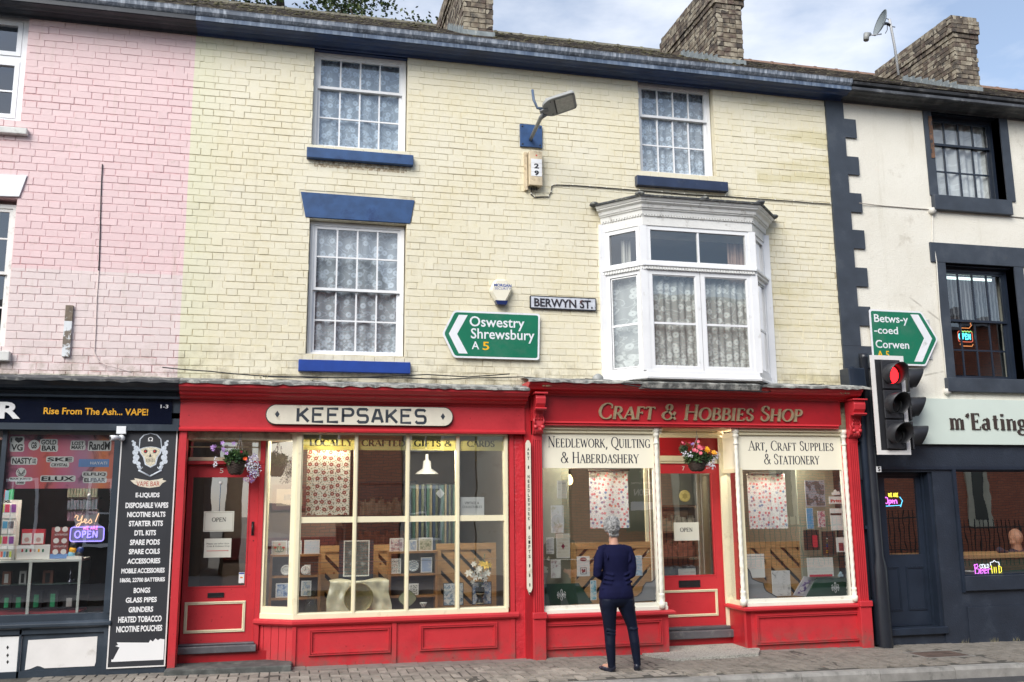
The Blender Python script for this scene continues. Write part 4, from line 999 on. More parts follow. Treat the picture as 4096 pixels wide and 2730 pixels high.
# ---- Keepsakes
ks = empty('shopfront', 'red shopfront with the KEEPSAKES name board and door number 5', 'shopfront')
kx0, kx1 = -1.135, 2.70
MB().box(kx0, kx1, -.12, .0, 2.565, 2.842).build('fascia', RED, ks)
moulded(ks, [(0,2.842),(-.125,2.842),(-.14,2.855),(-.145,2.875),(-.20,2.878),(-.22,2.90),(-.27,2.915),(-.285,2.94),(-.32,2.95),(-.335,2.965),(-.36,2.985),(-.37,3.03),(0,3.03)], kx0, kx1, RED, 'cornice')
moulded(ks, [(0,2.53),(-.15,2.53),(-.155,2.55),(-.125,2.575),(0,2.575)], kx0, kx1, RED, 'fascia_lip')
# lead flashing over the fascias, ragged lower edge
def flashing(parent, xa, xb, zt, mat=MOSSL, yo=-.39):
    mb = MB(); n = int((xb-xa)/.07); pts = []
    top = []; bot = []
    for i in range(n+1):
        x = xa+(xb-xa)*i/n; top.append((x, -.002, zt+.085+R_.uniform(-.006,.006))); bot.append((x, yo+R_.uniform(-.006,.006), zt+.010+R_.uniform(-.004,.004)))
    v = []; f = []
    for i in range(n+1): v += [top[i], (top[i][0], yo*.5, zt+.06+R_.uniform(-.005,.005)), bot[i], (bot[i][0], bot[i][1]+.004, bot[i][2]-.028+R_.uniform(-.006,.010))]
    for i in range(n):
        for k in range(3): f.append((4*i+k, 4*i+k+1, 4*i+4+k+1, 4*i+4+k))
    return mb.add(v, f).build('lead_flashing', mat, parent)
flashing(ks, kx0, kx1, 3.03)
# board behind wall base joint: grubby plinth of the brickwork
GRUB = pmat('grubby_render', (.50,.475,.40), .8, .25, 6, .9, 40, dirt=(.12,.115,.09,1), ds=5, dlo=.5, dhi=.62, bdist=.012)
mb = MB()
x = -4.5
while x < XQ:
    L = R_.uniform(.4, .9); e = min(x+L, XQ)
    if not (3.7 < (x+e)/2 < 6.05): MB().box(x+.003, e-.003, -.012-R_.uniform(0,.006), .01, 3.055, 3.125+R_.uniform(-.008,.008)).build('string_course', GRUB, wall_c)
    x = e
# door 5
KD = .24
dx0, dx1 = P('l', 100, 1240, KD)[0], P('k', 872, 900, KD)[0]
fz0, fz1 = P('k', 530, 815, KD-.02)[1], P('k', 530, 570, KD-.02)[1]
zd1 = P('k', 520, 862, KD)[1]; zd0 = P('l', 400, 1240, KD)[1]
jx0 = kx0+.005
# jambs
MB().box(jx0, jx0+.075, -.12, KD+.05, ground(-1.1), 2.53).box(jx0+.075, dx0-.003, .10, KD+.06, ground(-1.1), 2.53).build('jamb', RED, ks)
MB().box(dx1+.003, dx1+.055, KD-.06, KD+.06, .1, 2.53).build('jamb', RED, ks)
MB().box(dx0-.05, dx1+.05, KD-.04, KD+.05, zd1+.006, fz0-.004).box(dx0-.05, dx1+.05, KD-.07, KD-.04, zd1+.02, zd1+.05).build('transom', RED, ks)
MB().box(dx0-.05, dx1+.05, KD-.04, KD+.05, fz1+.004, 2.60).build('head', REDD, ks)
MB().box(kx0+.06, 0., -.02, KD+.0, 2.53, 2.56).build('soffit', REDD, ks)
q = RC('k', 190, 565, 885, 818, KD-.02)
fl_ = frame_mb(q[0], q[1], fz0, fz1, .038, KD-.03, KD+.02).box(q[0]+.038, q[1]-.038, KD-.02, KD+.0, P('k', 500, 693, KD)[1]-.006, P('k', 500, 693, KD)[1]+.006).build('fanlight', CREAM, ks)
pane(q[0]+.038, q[1]-.038, fz0+.038, fz1-.038, KD+.005, fl_, SHOPGLASS)
def door(parent, x0, x1, z0, z1, y, g, pnl, slot, nm='door', paint=RED, cream=CREAM):
    """g glass rect, pnl lower moulded panel rect, slot letter slot rect"""
    mb = MB(); mb.box(x0, g[0], y, y+.045, z0, z1).box(g[1], x1, y, y+.045, z0, z1).box(g[0], g[1], y, y+.045, g[3], z1).box(g[0], g[1], y, y+.045, z0, g[2])
    d = mb.build(nm, paint, parent)
    frame_mb(g[0]-.012, g[1]+.012, g[2]-.012, g[3]+.012, .014, y-.006, y+.001).build('glazing_bead', paint, d)
    pane(g[0], g[1], g[2], g[3], y+.02, d, SHOPGLASS)
    mould_mb(*pnl, .032, y, .016).build('panel_moulding', cream, d)
    s0, s1, s2, s3 = slot
    frame_mb(s0, s1, s2, s3, .009, y-.010, y).box(s0+.009, s1-.009, y-.005, y, s2+.009, s3-.009).build('letter_slot', BLKM, d, bevel=.002)
    return d
g = (P('k', 262, 1200, KD)[0], P('k', 768, 1200, KD)[0], P('l', 480, 708, KD)[1], P('k', 520, 962, KD)[1])
d5 = door(ks, dx0, dx1, zd0, zd1, KD, g, RC('l', 200, 852, 735, 1113, KD), RC('l', 405, 768, 550, 807, KD))
h = P('l', 808, 190, KD); mb = MB(); mb.box(h[0]-.014, h[0]+.014, KD-.006, KD, h[1]-.075, h[1]+.075); mb.tube([(h[0], KD-.006, h[1]+.05), (h[0], KD-.04, h[1]+.04), (h[0]-.004, KD-.045, h[1]), (h[0], KD-.04, h[1]-.045), (h[0], KD-.006, h[1]-.055)], .008, 6); mb.build('handle', BLKM, d5)
MB().disc(P('l', 815, 300, KD), .007, KD-.002, 8).build('keyhole', BLKM, d5)
NUMM = pmat('number_metal', (.75,.72,.66), .3, .05, 5)
T('5', RC('k', 515, 882, 545, 925, KD), KD, NUMM, .004, parent=d5, name='door_number')
q = RC('l', 70, 1242, 835, 1308, KD-.12)
MB().box(q[0], q[1], KD-.14, KD+.05, q[2]+.02, q[3]-.02).box(q[0], q[1]-.02, KD-.08, KD+.05, q[3]-.02, q[3]).build('sill', GREYST, ks, bevel=.008)
MB().box(jx0+.07, -.02, KD-.09, KD+.05, .0, q[2]+.02).build('riser', REDD, ks)
q2 = ground(-.5)
MB().prism_z([(-1.13, .3), (-1.14, -.28), (.12, -.30), (.13, .0), (-.24, .3)], q2-.15, q2+.055).build('step', STEP, ks, bevel=.012)
# window: sill, frame, splay
sx0, sx1 = -.255, 2.46; kz0, kz1 = .52, 2.53
KF = -.05
corner = (P('l', 1175, 985, KF)[0], KF); splay0 = (-.27, KD-.02)
KPATH = [splay0, (corner[0], KF), (P('p', 1285, 900, KF)[0], KF)]
MB().sweep(KPATH[:2]+[(P('p', 1380, 960, KF)[0], KF)], [(-.1, kz0-.065), (.035, kz0-.065), (.055, kz0-.045), (.055, kz0-.02), (.035, kz0), (-.1, kz0)]).build('sill', RED, ks)
kzf = P('l', 1175, 985, KF)[1]; kzt = P('m', 560, 580, KF)[1]
MB().sweep(KPATH, [(-.06, kz0), (.01, kz0), (.01, kz0+.05), (-.005, kz0+.06), (-.06, kz0+.065)]).build('bottom_rail', CREAM, ks)
MB().sweep(KPATH, [(-.06, kzt-.045), (.0, kzt-.045), (.012, kzt-.03), (.012, kzt), (-.06, kzt)]).build('top_rail', CREAM, ks)
mull = [P('m', 555, 900, KF)[0]+.0, P('m', 1100, 900, KF)[0], P('n', 318, 900, KF)[0], P('n', 795, 900, KF)[0], P('n', 1270, 900, KF)[0]]
zmr = P('n', 800, 1385, KF)[1]
def mullion(x, w_, y=KF, nm='mullion', z0=kz0+.05, z1=kzt-.03):
    MB().box(x-w_/2, x+w_/2, y+.004, y+.07, z0, z1).box(x-w_*.28, x+w_*.28, y-.012, y+.004, z0, z1).build(nm, CREAM, ks)
mullion(corner[0]+.012, .07); mullion(KPATH[2][0]-.012, .05, z0=kz0+.05)
xs = [corner[0]+.047] 
for x in (P('m', 1108, 1000, KF)[0], P('n', 318, 1000, KF)[0], P('n', 800, 1000, KF)[0]): mullion(x, .045); xs += [x-.0225, x+.0225]
xs.append(KPATH[2][0]-.037)
for a, b in zip(xs[::2], xs[1::2]):
    MB().box(a, b, KF+.012, KF+.06, zmr-.032, zmr+.032).build('transom', CREAM, ks)
    pane(a, b, kz0+.05, zmr-.03, KF+.035, ks, SHOPGLASS, .004); pane(a, b, zmr+.03, kzt-.03, KF+.035, ks, SHOPGLASS, .004)
# splayed light
M, L = face_xf(KPATH[0], KPATH[1])
frame_mb(0, L-.01, kz0+.05, kzt-.03, .075, .002, .06).xf(M).build('side_light', CREAM, ks)
MB().add([(.075,.03,kz0+.12),(L-.085,.03,kz0+.12),(L-.085,.03,kzt-.1),(.075,.03,kzt-.1)], [(0,1,2,3)]).xf(M).build('pane', SHOPGLASS, ks)
# stall riser
px_ = P('n', 1300, 1000, -.06)[0]
nb = 5
for k in range(nb):
    MB().box(L*k/nb+.004, L*(k+1)/nb-.002, .012, .03, .0, kz0-.06).xf(M).build('plank', RED, ks)
MB().box(0, L, .03, .06, -.05, kz0-.06).box(0, L, -.002, .03, -.05, .085).xf(M).build('board', REDD, ks)
rx0, rx1 = corner[0], px_
MB().box(rx0, rx1, KF+.0, KF+.06, -.08, kz0-.062).build('stall_riser', RED, ks)
for a, b in ((rx0-.01, rx0+.03), (1.185, 1.235)): MB().box(a, b, KF-.02, KF, -.08, kz0-.062).build('stile', RED, ks)
for q in (RC('l', 1312, 1085, 1600, 1340, KF), RC('p', 430, 1050, 1180, 1345, KF)):
    if q[1] < 1.: q = (q[0], P('p', 155, 1100, KF)[0], q[2], q[3])
    mould_mb(q[0], q[1], P('p', 800, 1325, KF)[1], P('p', 800, 1070, KF)[1], .042, KF, .03).build('panel_moulding', RED, ks)
# right pilaster: a peeling round-edged post
px0, px1 = P('n', 1300, 1000, -.06)[0], P('n', 1455, 1000, -.1)[0]
MB().box(px0, px0+.05, -.06, .05, -.08, 2.53).build('pilaster', RED, ks)
PEELR = pmat('red_blistered_paint', (.56,.032,.044), .3, .12, 3, 1.0, 22, dirt=(.42,.022,.032,1), ds=5, bdist=.012)
MB().box(px0+.052, kx1+.06, -.045, .05, -.08, 2.53).build('pilaster', PEELR, ks, bevel=.02)

# ---- Keepsakes name board
nb_ = empty('name_board', 'long cream board with rounded ends reading KEEPSAKES between two diamonds', 'sign')
q = (P('m', 172, 420, -.16)[0], P('n', 748, 400, -.16)[0], P('n', 300, 490, -.16)[1], P('n', 300, 312, -.16)[1])
rr = (q[3]-q[2])/2; zc_ = (q[2]+q[3])/2
pl = [(q[1]-rr+rr*math.cos(a), zc_+rr*math.sin(a)) for a in [(-PI/2+PI*i/12) for i in range(13)]] + [(q[0]+rr+rr*math.cos(a), zc_+rr*math.sin(a)) for a in [(PI/2+PI*i/12) for i in range(13)]]
OLDW = pmat('weathered_white_board', (.72,.68,.56), .5, .07, 6, .2, 60, dirt=(.42,.36,.25,1), ds=6, dlo=.56, dhi=.75)
MB().prism_y(pl, -.165, -.14).build('board', OLDW, nb_, bevel=.003)
pl2 = [(x*1.0, z) for x, z in pl]
MB().prism_y([(zx+(.012 if zx > 0.9 else -.012), zc_+(zz_-zc_)*1.09) for zx, zz_ in pl], -.141, -.12).build('backboard', pmat('board_edge', (.05,.045,.04), .6), nb_)
INK = pmat('grey_blue_lettering', (.032,.042,.055), .5, .3, 14, 0, 1, dirt=(.08,.09,.1,1), ds=14)
zk0, zk1 = P('m', 500, 500, -.165)[1], P('m', 500, 338, -.165)[1]
SG = {'K': [[(0,0),(0,1)],[(.06,.42),(.62,1)],[(.2,.56),(.68,0)]], 'E': [[(.66,1),(0,1),(0,0),(.66,0)],[(0,.54),(.54,.54)]], 'P': [[(0,0),(0,1),(.46,1)]+arc(.46,.75,.2,.25,90,-90,8)+[(0,.5)]],
 'S': [[(.64,.88)]+[(.56,1),(.14,1)]+arc(.14,.76,.14,.24,90,270,6)+[(.52,.52)]+arc(.52,.26,.14,.26,90,-90,6)+[(.1,0),(0,.14)]], 'A': [[(0,0),(.26,1),(.40,1),(.68,0)],[(.12,.32),(.56,.32)]]}
mb = MB(); xk0, xk1 = P('m', 488, 420, -.165)[0], P('n', 478, 400, -.165)[0]
adv = .97; tot = adv*8+.68; ax = (xk1-xk0)/tot
for i, ch in enumerate('KEEPSAKES'):
    for j, st in enumerate(SG[ch]):
        q_ = [(xk0+(i*adv+x)*ax+.014, zk0+.012+y*(zk1-zk0-.024)) for x, y in st]
        stroke_mb(mb, q_, [.031]*len(q_), -.165, .0012+.0003*j)
for c_, cx in (('m', 285), ('n', 655)):
    x, z = P(c_, cx, 412 if c_ == 'm' else 403, -.166); w_ = .032
    mb.add([(x-w_*.8,-.1668,z),(x,-.1668,z-w_*1.2),(x+w_*.8,-.1668,z),(x,-.1668,z+w_*1.2)], [(0,1,2,3)])
mb.build('lettering', INK, nb_)

# ---- Craft and Hobbies Shop
cs = empty('shopfront', 'red shopfront with raised bronze lettering and twisted cream columns, door number 7', 'shopfront')
cx0, cx1 = 2.77, 6.86
zf0, zf1 = 2.685, 2.985
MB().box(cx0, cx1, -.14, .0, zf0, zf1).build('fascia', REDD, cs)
moulded(cs, [(0,zf1),(-.145,zf1),(-.16,zf1+.02),(-.20,zf1+.03),(-.22,zf1+.045),(-.30,zf1+.06),(-.32,zf1+.085),(-.36,zf1+.11),(-.375,zf1+.145),(0,zf1+.145)], cx0-.07, cx1+.2, RED, 'cornice')
moulded(cs, [(0,zf0-.055),(-.14,zf0-.055),(-.16,zf0-.045),(-.15,zf0-.03),(-.175,zf0-.02),(-.16,zf0),(0,zf0)], cx0+.1, cx1-.05, RED, 'fascia_lip')
flashing(cs, cx0-.09, cx1+.3, zf1+.145, MOSSL, -.40)
roman([('Craft & Hobbies Shop', (P('q', 818, 400, -.14)[0], P('u', 738, 440, -.14)[0], P('s', 700, 475, -.14)[1]+.0, P('s', 700, 322, -.14)[1]))], -.14, pmat('bronze_letter', (.42,.33,.20), .35, .25, 18, .1, 40, metal=.35), cs, depth=.022, thick=.17, thin=.075, small=.80, slant=.16)
def console(x0, x1):
    c_ = MB(); xm = (x0+x1)/2
    c_.prism_x([(-.1,zf1-.0),(-.30,zf1),(-.32,zf1-.05),(-.31,zf1-.11),(-.27,zf1-.16),(-.22,zf1-.175),(-.20,zf1-.22),(-.185,zf1-.30),(-.20,zf1-.36),(-.185,zf1-.42),(-.14,zf1-.46),(-.1,zf1-.46)], x0+.012, x1-.012)
    c_.box(x0-.01, x1+.01, -.34, -.05, zf1, zf1+.022)
    c_.prism_x([(-.31,zf1-.155),(-.325,zf1-.17),(-.30,zf1-.19),(-.24,zf1-.185),(-.24,zf1-.16)], x0, x1)
    co = c_.build('console', RED, cs, bevel=.006)
    e = MB()
    for sx in (-1, 1): e.lathe([(.0,-.235),(.02,-.232),(.026,-.222),(.024,-.21),(.0,-.2)], (xm+sx*.042, 0, zf1-.375), 10, 'y'); e.tube([(xm+sx*.045,-.215,zf1-.345),(xm+sx*.06,-.21,zf1-.30),(xm+sx*.05,-.205,zf1-.25)], [.016,.010,.005], 6)
    for k in range(5): e.tube([(xm+(k-2)*.012, -.21, zf1-.38), (xm+(k-2)*.024, -.2, zf1-.45)], [.010, .006], 5)
    for k in range(3): e.blob((xm+(k-1)*.035, -.205, zf1-.24), (.006,.008,.012), 6, 4); e.blob((xm+(k-1)*.035, -.2, zf1-.28), (.006,.008,.012), 6, 4)
    e.build('carving', RED, co)
def fluted(x0, x1, z0, z1, y=-.12):
    MB().box(x0, x1, y+.015, .05, z0, z1).build('pilaster', RED, cs)
    n = 5; w_ = (x1-x0)/n
    mb = MB()
    for k in range(n): mb.box(x0+k*w_+.002, x0+(k+1)*w_-.008, y, y+.015, z0+.02, z1-.06)
    mb.box(x0, x1, y, y+.015, z1-.06, z1)
    mb.build('flute', RED, cs)
csz = .483                                     # shop sill level
pl0 = (P('q', 188, 1000, -.12)[0], P('q', 292, 1000, -.12)[0]); pl1 = (P('u', 1215, 1000, -.12)[0], P('u', 1308, 1000, -.12)[0])
console(pl0[0]-.0, pl0[1]+.01); console(pl1[0]-.02, pl1[1]+.03)
MB().box(pl0[0]-.08, pl0[0], -.10, .05, -.1, zf1).build('pilaster', REDD, cs)
fluted(pl0[0], pl0[1], csz, zf1-.46); fluted(pl1[0], pl1[1], csz, zf1-.46)
for (a, b) in (pl0, pl1): MB().box(a-.01, b+.012, -.14, .05, -.1, csz-.04).box(a-.015, b+.02, -.16, .05, csz-.04, csz+.03).build('plinth', RED, cs, bevel=.008)
CF = -.05
clx0, clx1 = pl0[1], P('r', 1500, 830, CF)[0]; crx0, crx1 = P('t', 1000, 860, CF)[0], pl1[0]
CD = .48
def sill_run(path): MB().sweep(path, [(-.15, csz-.055), (.03, csz-.055), (.05, csz-.04), (.05, csz-.018), (.03, csz), (-.15, csz)]).build('sill', RED, cs)
sill_run([(clx0-.02, CF-.02), (clx1+.02, CF-.02), (clx1+.02, CD)]); sill_run([(crx0+.0, CD), (crx0-.0, CF-.02), (crx1+.01, CF-.02)][0:0] or [(5.46, .45), (crx0, CF-.02), (crx1+.01, CF-.02)])
rise_l = MB().box(clx0, clx1, CF, CF+.06, -.12, csz-.052).box(clx1-.03, clx1, CF+.06, CD+.1, -.12, csz-.052).build('stall_riser', RED, cs)
MB().box(crx0, crx1, CF, CF+.06, -.14, csz-.052).build('stall_riser', RED, cs)
M, L = face_xf((5.46, .46), (crx0, CF)); MB().box(0, L, .0, .06, -.14, csz-.052).xf(M).build('splay_board', REDD, cs)
q = RC('r', 262, 950, 1450, 1225, CF); mould_mb(q[0], q[1], P('r', 1300, 1212, CF)[1], P('r', 1300, 955, CF)[1], .045, CF, .032).build('panel_moulding', RED, cs)
q = RC('v', 285, 905, 1360, 1155, CF); mould_mb(q[0], q[1], q[2]-.01, q[3]-.01, .045, CF, .032).build('panel_moulding', RED, cs)
# twisted columns
def twist(x, y, z0, z1, r=.026):
    mb = MB(); n = 12; m_ = 60; v = []
    for i in range(m_+1):
        z = z0+(z1-z0)*i/m_
        for k in range(n):
            a = 2*PI*k/n; rr_ = r*(1+.11*math.cos(2*(a - 2*PI*(z-z0)/.21)))
            v.append((x+rr_*math.cos(a), y+rr_*math.sin(a), z))
    mb.add(v, [(i*n+k, i*n+(k+1)%n, (i+1)*n+(k+1)%n, (i+1)*n+k) for i in range(m_) for k in range(n)], True)
    mb.build('twisted_column', CREAMW, cs)
    MB().lathe([(.0,z0-.17),(.042,z0-.17),(.042,z0-.10),(.028,z0-.095),(.036,z0-.06),(.028,z0-.035),(.036,z0-.02),(.03,z0),(.0,z0)], (x,y,0), 14).build('column_base', CREAMW, cs)
    MB().lathe([(.0,z1),(.032,z1),(.034,z1+.02),(.026,z1+.03),(.026,z1+.09),(.036,z1+.10),(.040,z1+.12),(.03,z1+.14),(.045,z1+.15),(.045,z1+.20),(.0,z1+.20)], (x,y,0), 14).build('column_capital', CREAMW, cs)
zh_ = P('q', 800, 505, CF)[1]; cz_ = csz+.19
tw = [(P('q', 1405, 1200, CF-.02)[0]), P('u', 130, 1200, CF-.02)[0], P('u', 1190, 1300, CF-.02)[0]]
for x in tw: twist(x, CF-.02, cz_, zh_-.20)
wz0, wz1 = csz+.0, zh_
def cframe(x0, x1):
    MB().box(x0, x1, CF-.01, CF+.05, wz0, wz0+.085).box(x0, x1, CF-.03, CF-.01, wz0, wz0+.045).build('bottom_rail', CREAMW, cs, bevel=.004)
    MB().box(x0, x1, CF-.05, CF+.05, wz1-.035, wz1).box(x0, x1, CF-.02, CF+.05, wz1-.075, wz1-.035).build('top_rail', CREAM, cs, bevel=.004)
cframe(clx0+.003, clx1-.01); cframe(crx0+.01, crx1-.003)
zb_l = P('q', 800, 900, CF)[1]; zb_r = P('u', 700, 917, CF)[1]
SIGNC = pmat('cream_sign', (.86,.82,.66), .35, .02, 2, 0, 1)
lx0, lx1 = P('q', 300, 1000, CF)[0], P('q', 1385, 800, CF)[0]; ux0, ux1 = P('u', 150, 800, CF)[0], P('u', 1135, 850, CF)[0]
INKN = pmat('navy_lettering', (.012,.014,.035), .4, .2, 10, 0, 1)
for (x0, x1, zb_, xw1, lines_) in ((clx0+.003, tw[0]-.02, zb_l, 0, [('Needlework, Quilting', ('q', 345, 700, 1335, 600)), ('& Haberdashery', ('q', 468, 850, 1225, 748))]), (tw[1]+.02, tw[2]-.02, zb_r, 0, [('Art, Craft Supplies', ('u', 230, 730, 1052, 640)), ('& Stationery', ('u', 380, 862, 918, 765))])):
    MB().box(x0, x1, CF+.012, CF+.05, zb_, wz1-.075).build('sign_panel', SIGNC, cs)
    L_ = []
    for b_, (c_, a0, b0_, a1, b1_) in lines_:
        m_ = (b0_+b1_)/2; L_.append((b_, (P(c_, a0, m_, CF)[0], P(c_, a1, m_, CF)[0], P(c_, (a0+a1)/2, b0_, CF)[1], P(c_, (a0+a1)/2, b1_, CF)[1])))
    roman(L_, CF+.012, INKN, cs, depth=.0012, thick=.125, thin=.045, small=.80)
    [MB().box(u_, u_+.018, CF+.01, CF+.05, wz0+.085, zb_).build('window_bead', CREAMW, cs) for u_ in (x0, x1-.018)]
    pane(x0+.018, x1-.018, wz0+.085, zb_, CF+.03, cs, SHOPGLASS, .003)
# splay at the right of the door
MB().box(0.05, L-.02, .012, .045, zb_r, wz1-.03).xf(M).build('sign_panel', SIGNC, cs)
frame_mb(.0, L-.005, wz0, zb_r+.02, .05, .0, .05).xf(M).build('side_light', CREAM, cs)
MB().add([(.05,.03,wz0+.05),(L-.055,.03,wz0+.05),(L-.055,.03,zb_r-.03),(.05,.03,zb_r-.03)], [(0,1,2,3)]).xf(M).build('pane', SHOPGLASS, cs)
# splay left of the door (its inner side faces away)
Ml, Ll = face_xf((clx1-.01, CF), (clx1-.01+.001, CD))
frame_mb(.06, Ll, wz0, wz1-.03, .04, .0, .04).xf(Ml).build('side_light', CREAM, cs)
# door 7
e0, e1 = P('t', 130, 400, CD)[0]-.12, P('t', 752, 100, CD)[0]
ez1 = P('s', 420, 930, CD)[1]; ez0 = P('t', 500, 1080, CD)[1]
g = (P('t', 138, 300, CD)[0], P('s', 640, 1300, CD)[0]+.012, P('t', 400, 528, CD)[1], P('s', 380, 1030, CD)[1])
pnl = RC('t', 60, 690, 715, 950, CD); pnl = (P('t', 120, 700, CD)[0]-.02, pnl[1], pnl[2], pnl[3])
d7 = door(cs, clx1+.005, e1, ez0, ez1, CD, g, pnl, RC('t', 298, 583, 525, 650, CD))
T('7', RC('s', 335, 955, 362, 1000, CD), CD, NUMM, .004, parent=d7, name='door_number')
MB().box(clx1-.02, 5.40, CD-.03, CD+.05, ez1+.004, P('s', 420, 848, CD)[1]).box(clx1-.02, 5.36, CD-.05, CD-.03, ez1+.03, P('s', 420, 865, CD)[1]).build('transom', CREAM, cs)
zpt = P('s', 420, 660, CD)[1]
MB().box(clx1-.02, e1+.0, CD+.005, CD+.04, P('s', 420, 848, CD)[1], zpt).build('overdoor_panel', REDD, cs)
MB().box(clx1-.02, 5.5, CD-.04, CD+.05, zpt, wz1+.02).box(clx1-.02, 5.5, CD-.06, CD-.04, zpt+.03, zpt+.06).build('head', CREAM, cs)
MB().box(e1+.004, e1+.05, CD-.01, CD+.05, .0, zpt).box(e1+.05, 5.47, CD-.05, CD+.05, .0, zpt).box(e1+.06, 5.42, CD-.07, CD-.05, .1, zpt).build('jamb', CREAM, cs)
MB().box(clx1-.02, 5.56, -.02, CD, wz1+.002, wz1+.03).build('soffit', pmat('soffit_paint', (.55,.40,.26), .6), cs)
q = RC('t', 180, 1080, 915, 1170, CD-.13)
MB().box(clx1-.0, 5.47, CD-.16, CD+.05, q[2]+.0, q[3]-.045).box(clx1, e1+.02, CD-.09, CD+.05, q[3]-.045, q[3]-.005).build('sill', GREYST, cs, bevel=.01)
MB().box(clx1-.02, 5.48, CD-.10, CD+.02, -.12, q[2]).build('riser', REDD, cs)

# ---- vape shop
SHB = pmat('slate_blue_paint', (.030,.042,.058), .38, .15, 3, .15, 40, dirt=(.055,.07,.09,1), ds=3)
vs = empty('shopfront', 'dark blue-grey vape shopfront cut by the left edge', 'shopfront')
vx1 = kx0-.002
zt_ = P('i', 700, 215, -.38)[1]
MB().prism_x([(0,2.66),(-.12,2.66),(-.12,P('i',700,435,-.12)[1]),(-.20,P('i',700,425,-.2)[1]),(-.21,P('i',700,405,-.21)[1]),(-.15,P('i',700,400,-.15)[1]),(-.16,P('i',700,370,-.16)[1]),(-.28,P('i',700,345,-.28)[1]),(-.30,P('i',700,320,-.3)[1]),(-.31,P('i',700,315,-.31)[1]),(-.36,P('i',700,285,-.36)[1]),(-.37,3.03),(0,3.03)], -5.2, vx1).build('cornice', SHB, vs)
flashing(vs, -5.2, vx1, 3.03, pmat('dark_lead', (.07,.075,.08), .7, .3, 8, .4, 50, dirt=(.3,.3,.28,1), ds=9))
GLOSSB = pmat('black_gloss_sign', (.006,.008,.02), .08, .1, 2, 0, 1)
fz_ = (P('i', 700, 660, -.14)[1], P('i', 700, 438, -.14)[1])
MB().box(-5.2, vx1, -.12, .0, fz_[0]-.07, 2.72).build('fascia', SHB, vs)
fsg = MB().box(-5.2, P('i', 1540, 560, -.14)[0], -.14, -.12, fz_[0]+.0, fz_[1]).build('sign_panel', GLOSSB, vs)
WLET = pmat('white_lettering', (.80,.80,.80), .35, .02, 3, 0, 1); OLET = pmat('orange_lettering', (.85,.42,.02), .4, .03, 3, 0, 1); BLET = pmat('black_lettering', (.012,.012,.014), .4, .1, 3, 0, 1)
b_ = RC('i', -330, 468, 188, 618, -.14); T('BAR', (b_[0]-.05, P('i', 188, 540, -.14)[0], P('i', 100, 618, -.14)[1], P('i', 100, 468, -.14)[1]), -.14, WLET, .014, .035, parent=fsg)
T('Rise From The Ash... VAPE!', (P('i', 390, 560, -.14)[0], P('i', 1328, 560, -.14)[0], P('i', 850, 583, -.14)[1], P('i', 850, 522, -.14)[1]), -.14, OLET, .002, .02, parent=fsg)
T('1-3', RC('i', 1440, 492, 1508, 525, -.14), -.14, WLET, .002, .015, parent=fsg)
MB().box(-5.2, vx1, -.155, -.10, fz_[0]-.07, fz_[0]-.045).box(-5.2, vx1, -.14, -.1, fz_[0]-.045, fz_[0]).build('fascia_lip', SHB, vs)
VF = -.05
vwx1 = P('i', 1035, 900, VF)[0]; vz1 = P('i', 600, 730, VF)[1]; vz0 = P('j', 600, 955, VF)[1]
MB().box(-5.2, vwx1+.01, VF-.02, VF+.08, vz1, fz_[0]-.07).build('head', SHB, vs)
vxr = P('j', 1010, 800, VF)[0]
MB().box(vwx1-.012, vxr, VF-.02, VF+.08, vz0-.0, vz1).box(vwx1+.02, vwx1+.05, VF-.035, VF-.02, vz0, vz1).build('mullion', SHB, vs)
vxl = P('i', 30, 1100, VF)[0]
MB().box(vxl-.035, vxl+.01, VF-.01, VF+.06, vz0, vz1).build('mullion', SHB, vs)
MB().box(-5.2, vxr, VF-.02, VF+.1, vz0-.075, vz0).build('bottom_rail', SHB, vs)
zz1 = P('j', 700, 1015, VF-.05)[1]; zz0 = P('j', 700, 1080, VF-.05)[1]
MB().prism_x([(0,zz0),(VF-.04,zz0),(VF-.07,zz0+.02),(VF-.07,zz1-.02),(VF-.04,zz1),(0,zz1)], -5.2, vxr+.01).build('sill', SHB, vs, bevel=.006)
MB().box(-5.2, vxr+.0, VF, .05, -.1, zz0).build('stall_riser', SHB, vs)
for a, b in (('j', (930, 1085)),): pass
MB().box(P('j', 930, 1200, VF)[0], vxr, VF-.025, VF, -.1, zz0).box(-5.2, P('j', 930, 1200, VF)[0], VF-.025, VF, zz0-.05, zz0).box(-5.2, P('j', 930, 1200, VF)[0], VF-.025, VF, -.1, P('j', 500, 1455, VF)[1]).box(P('j', 185, 1300, VF)[0]-.02, P('j', 185, 1300, VF)[0]+.0, VF-.025, VF, -.1, zz0).build('stile', SHB, vs)
PAPER = pmat('peeling_white_sheet', (.74,.72,.70), .6, .06, 5, .2, 30, dirt=(.45,.42,.38,1), ds=4, dlo=.6, dhi=.75)
q = RC('j', 245, 1180, 855, 1440, VF); mb = MB(); pl = [(q[0], q[2]+.01), (q[0]+.05, q[2]+.02), (q[0]+.11, q[2]+.045), (q[0]+.14, q[2]+.04), (q[0]+.18, q[2]+.02), (q[1]-.01, q[2]+.02), (q[1], q[2]+.06), (q[1], q[3]), (q[0]+.01, q[3]-.012)]
mb.prism_y(pl, VF-.004, VF-.001).build('notice_board', PAPER, vs)
q = RC('j', -200, 1170, 175, 1480, VF); ob = MB().box(q[0], q[1], VF-.006, VF-.001, q[2], q[3]).build('notice_board', pmat('white_sheet', (.78,.78,.77), .5, .03, 4), vs)
mb = MB()
for y_ in (1255, 1325, 1385): c0 = P('j', 70, y_, VF); mb.add([(c0[0]-.012, VF-.0075, c0[1]), (c0[0], VF-.0075, c0[1]-.02), (c0[0]+.012, VF-.0075, c0[1]), (c0[0], VF-.0075, c0[1]+.02)], [(0,1,2,3)])
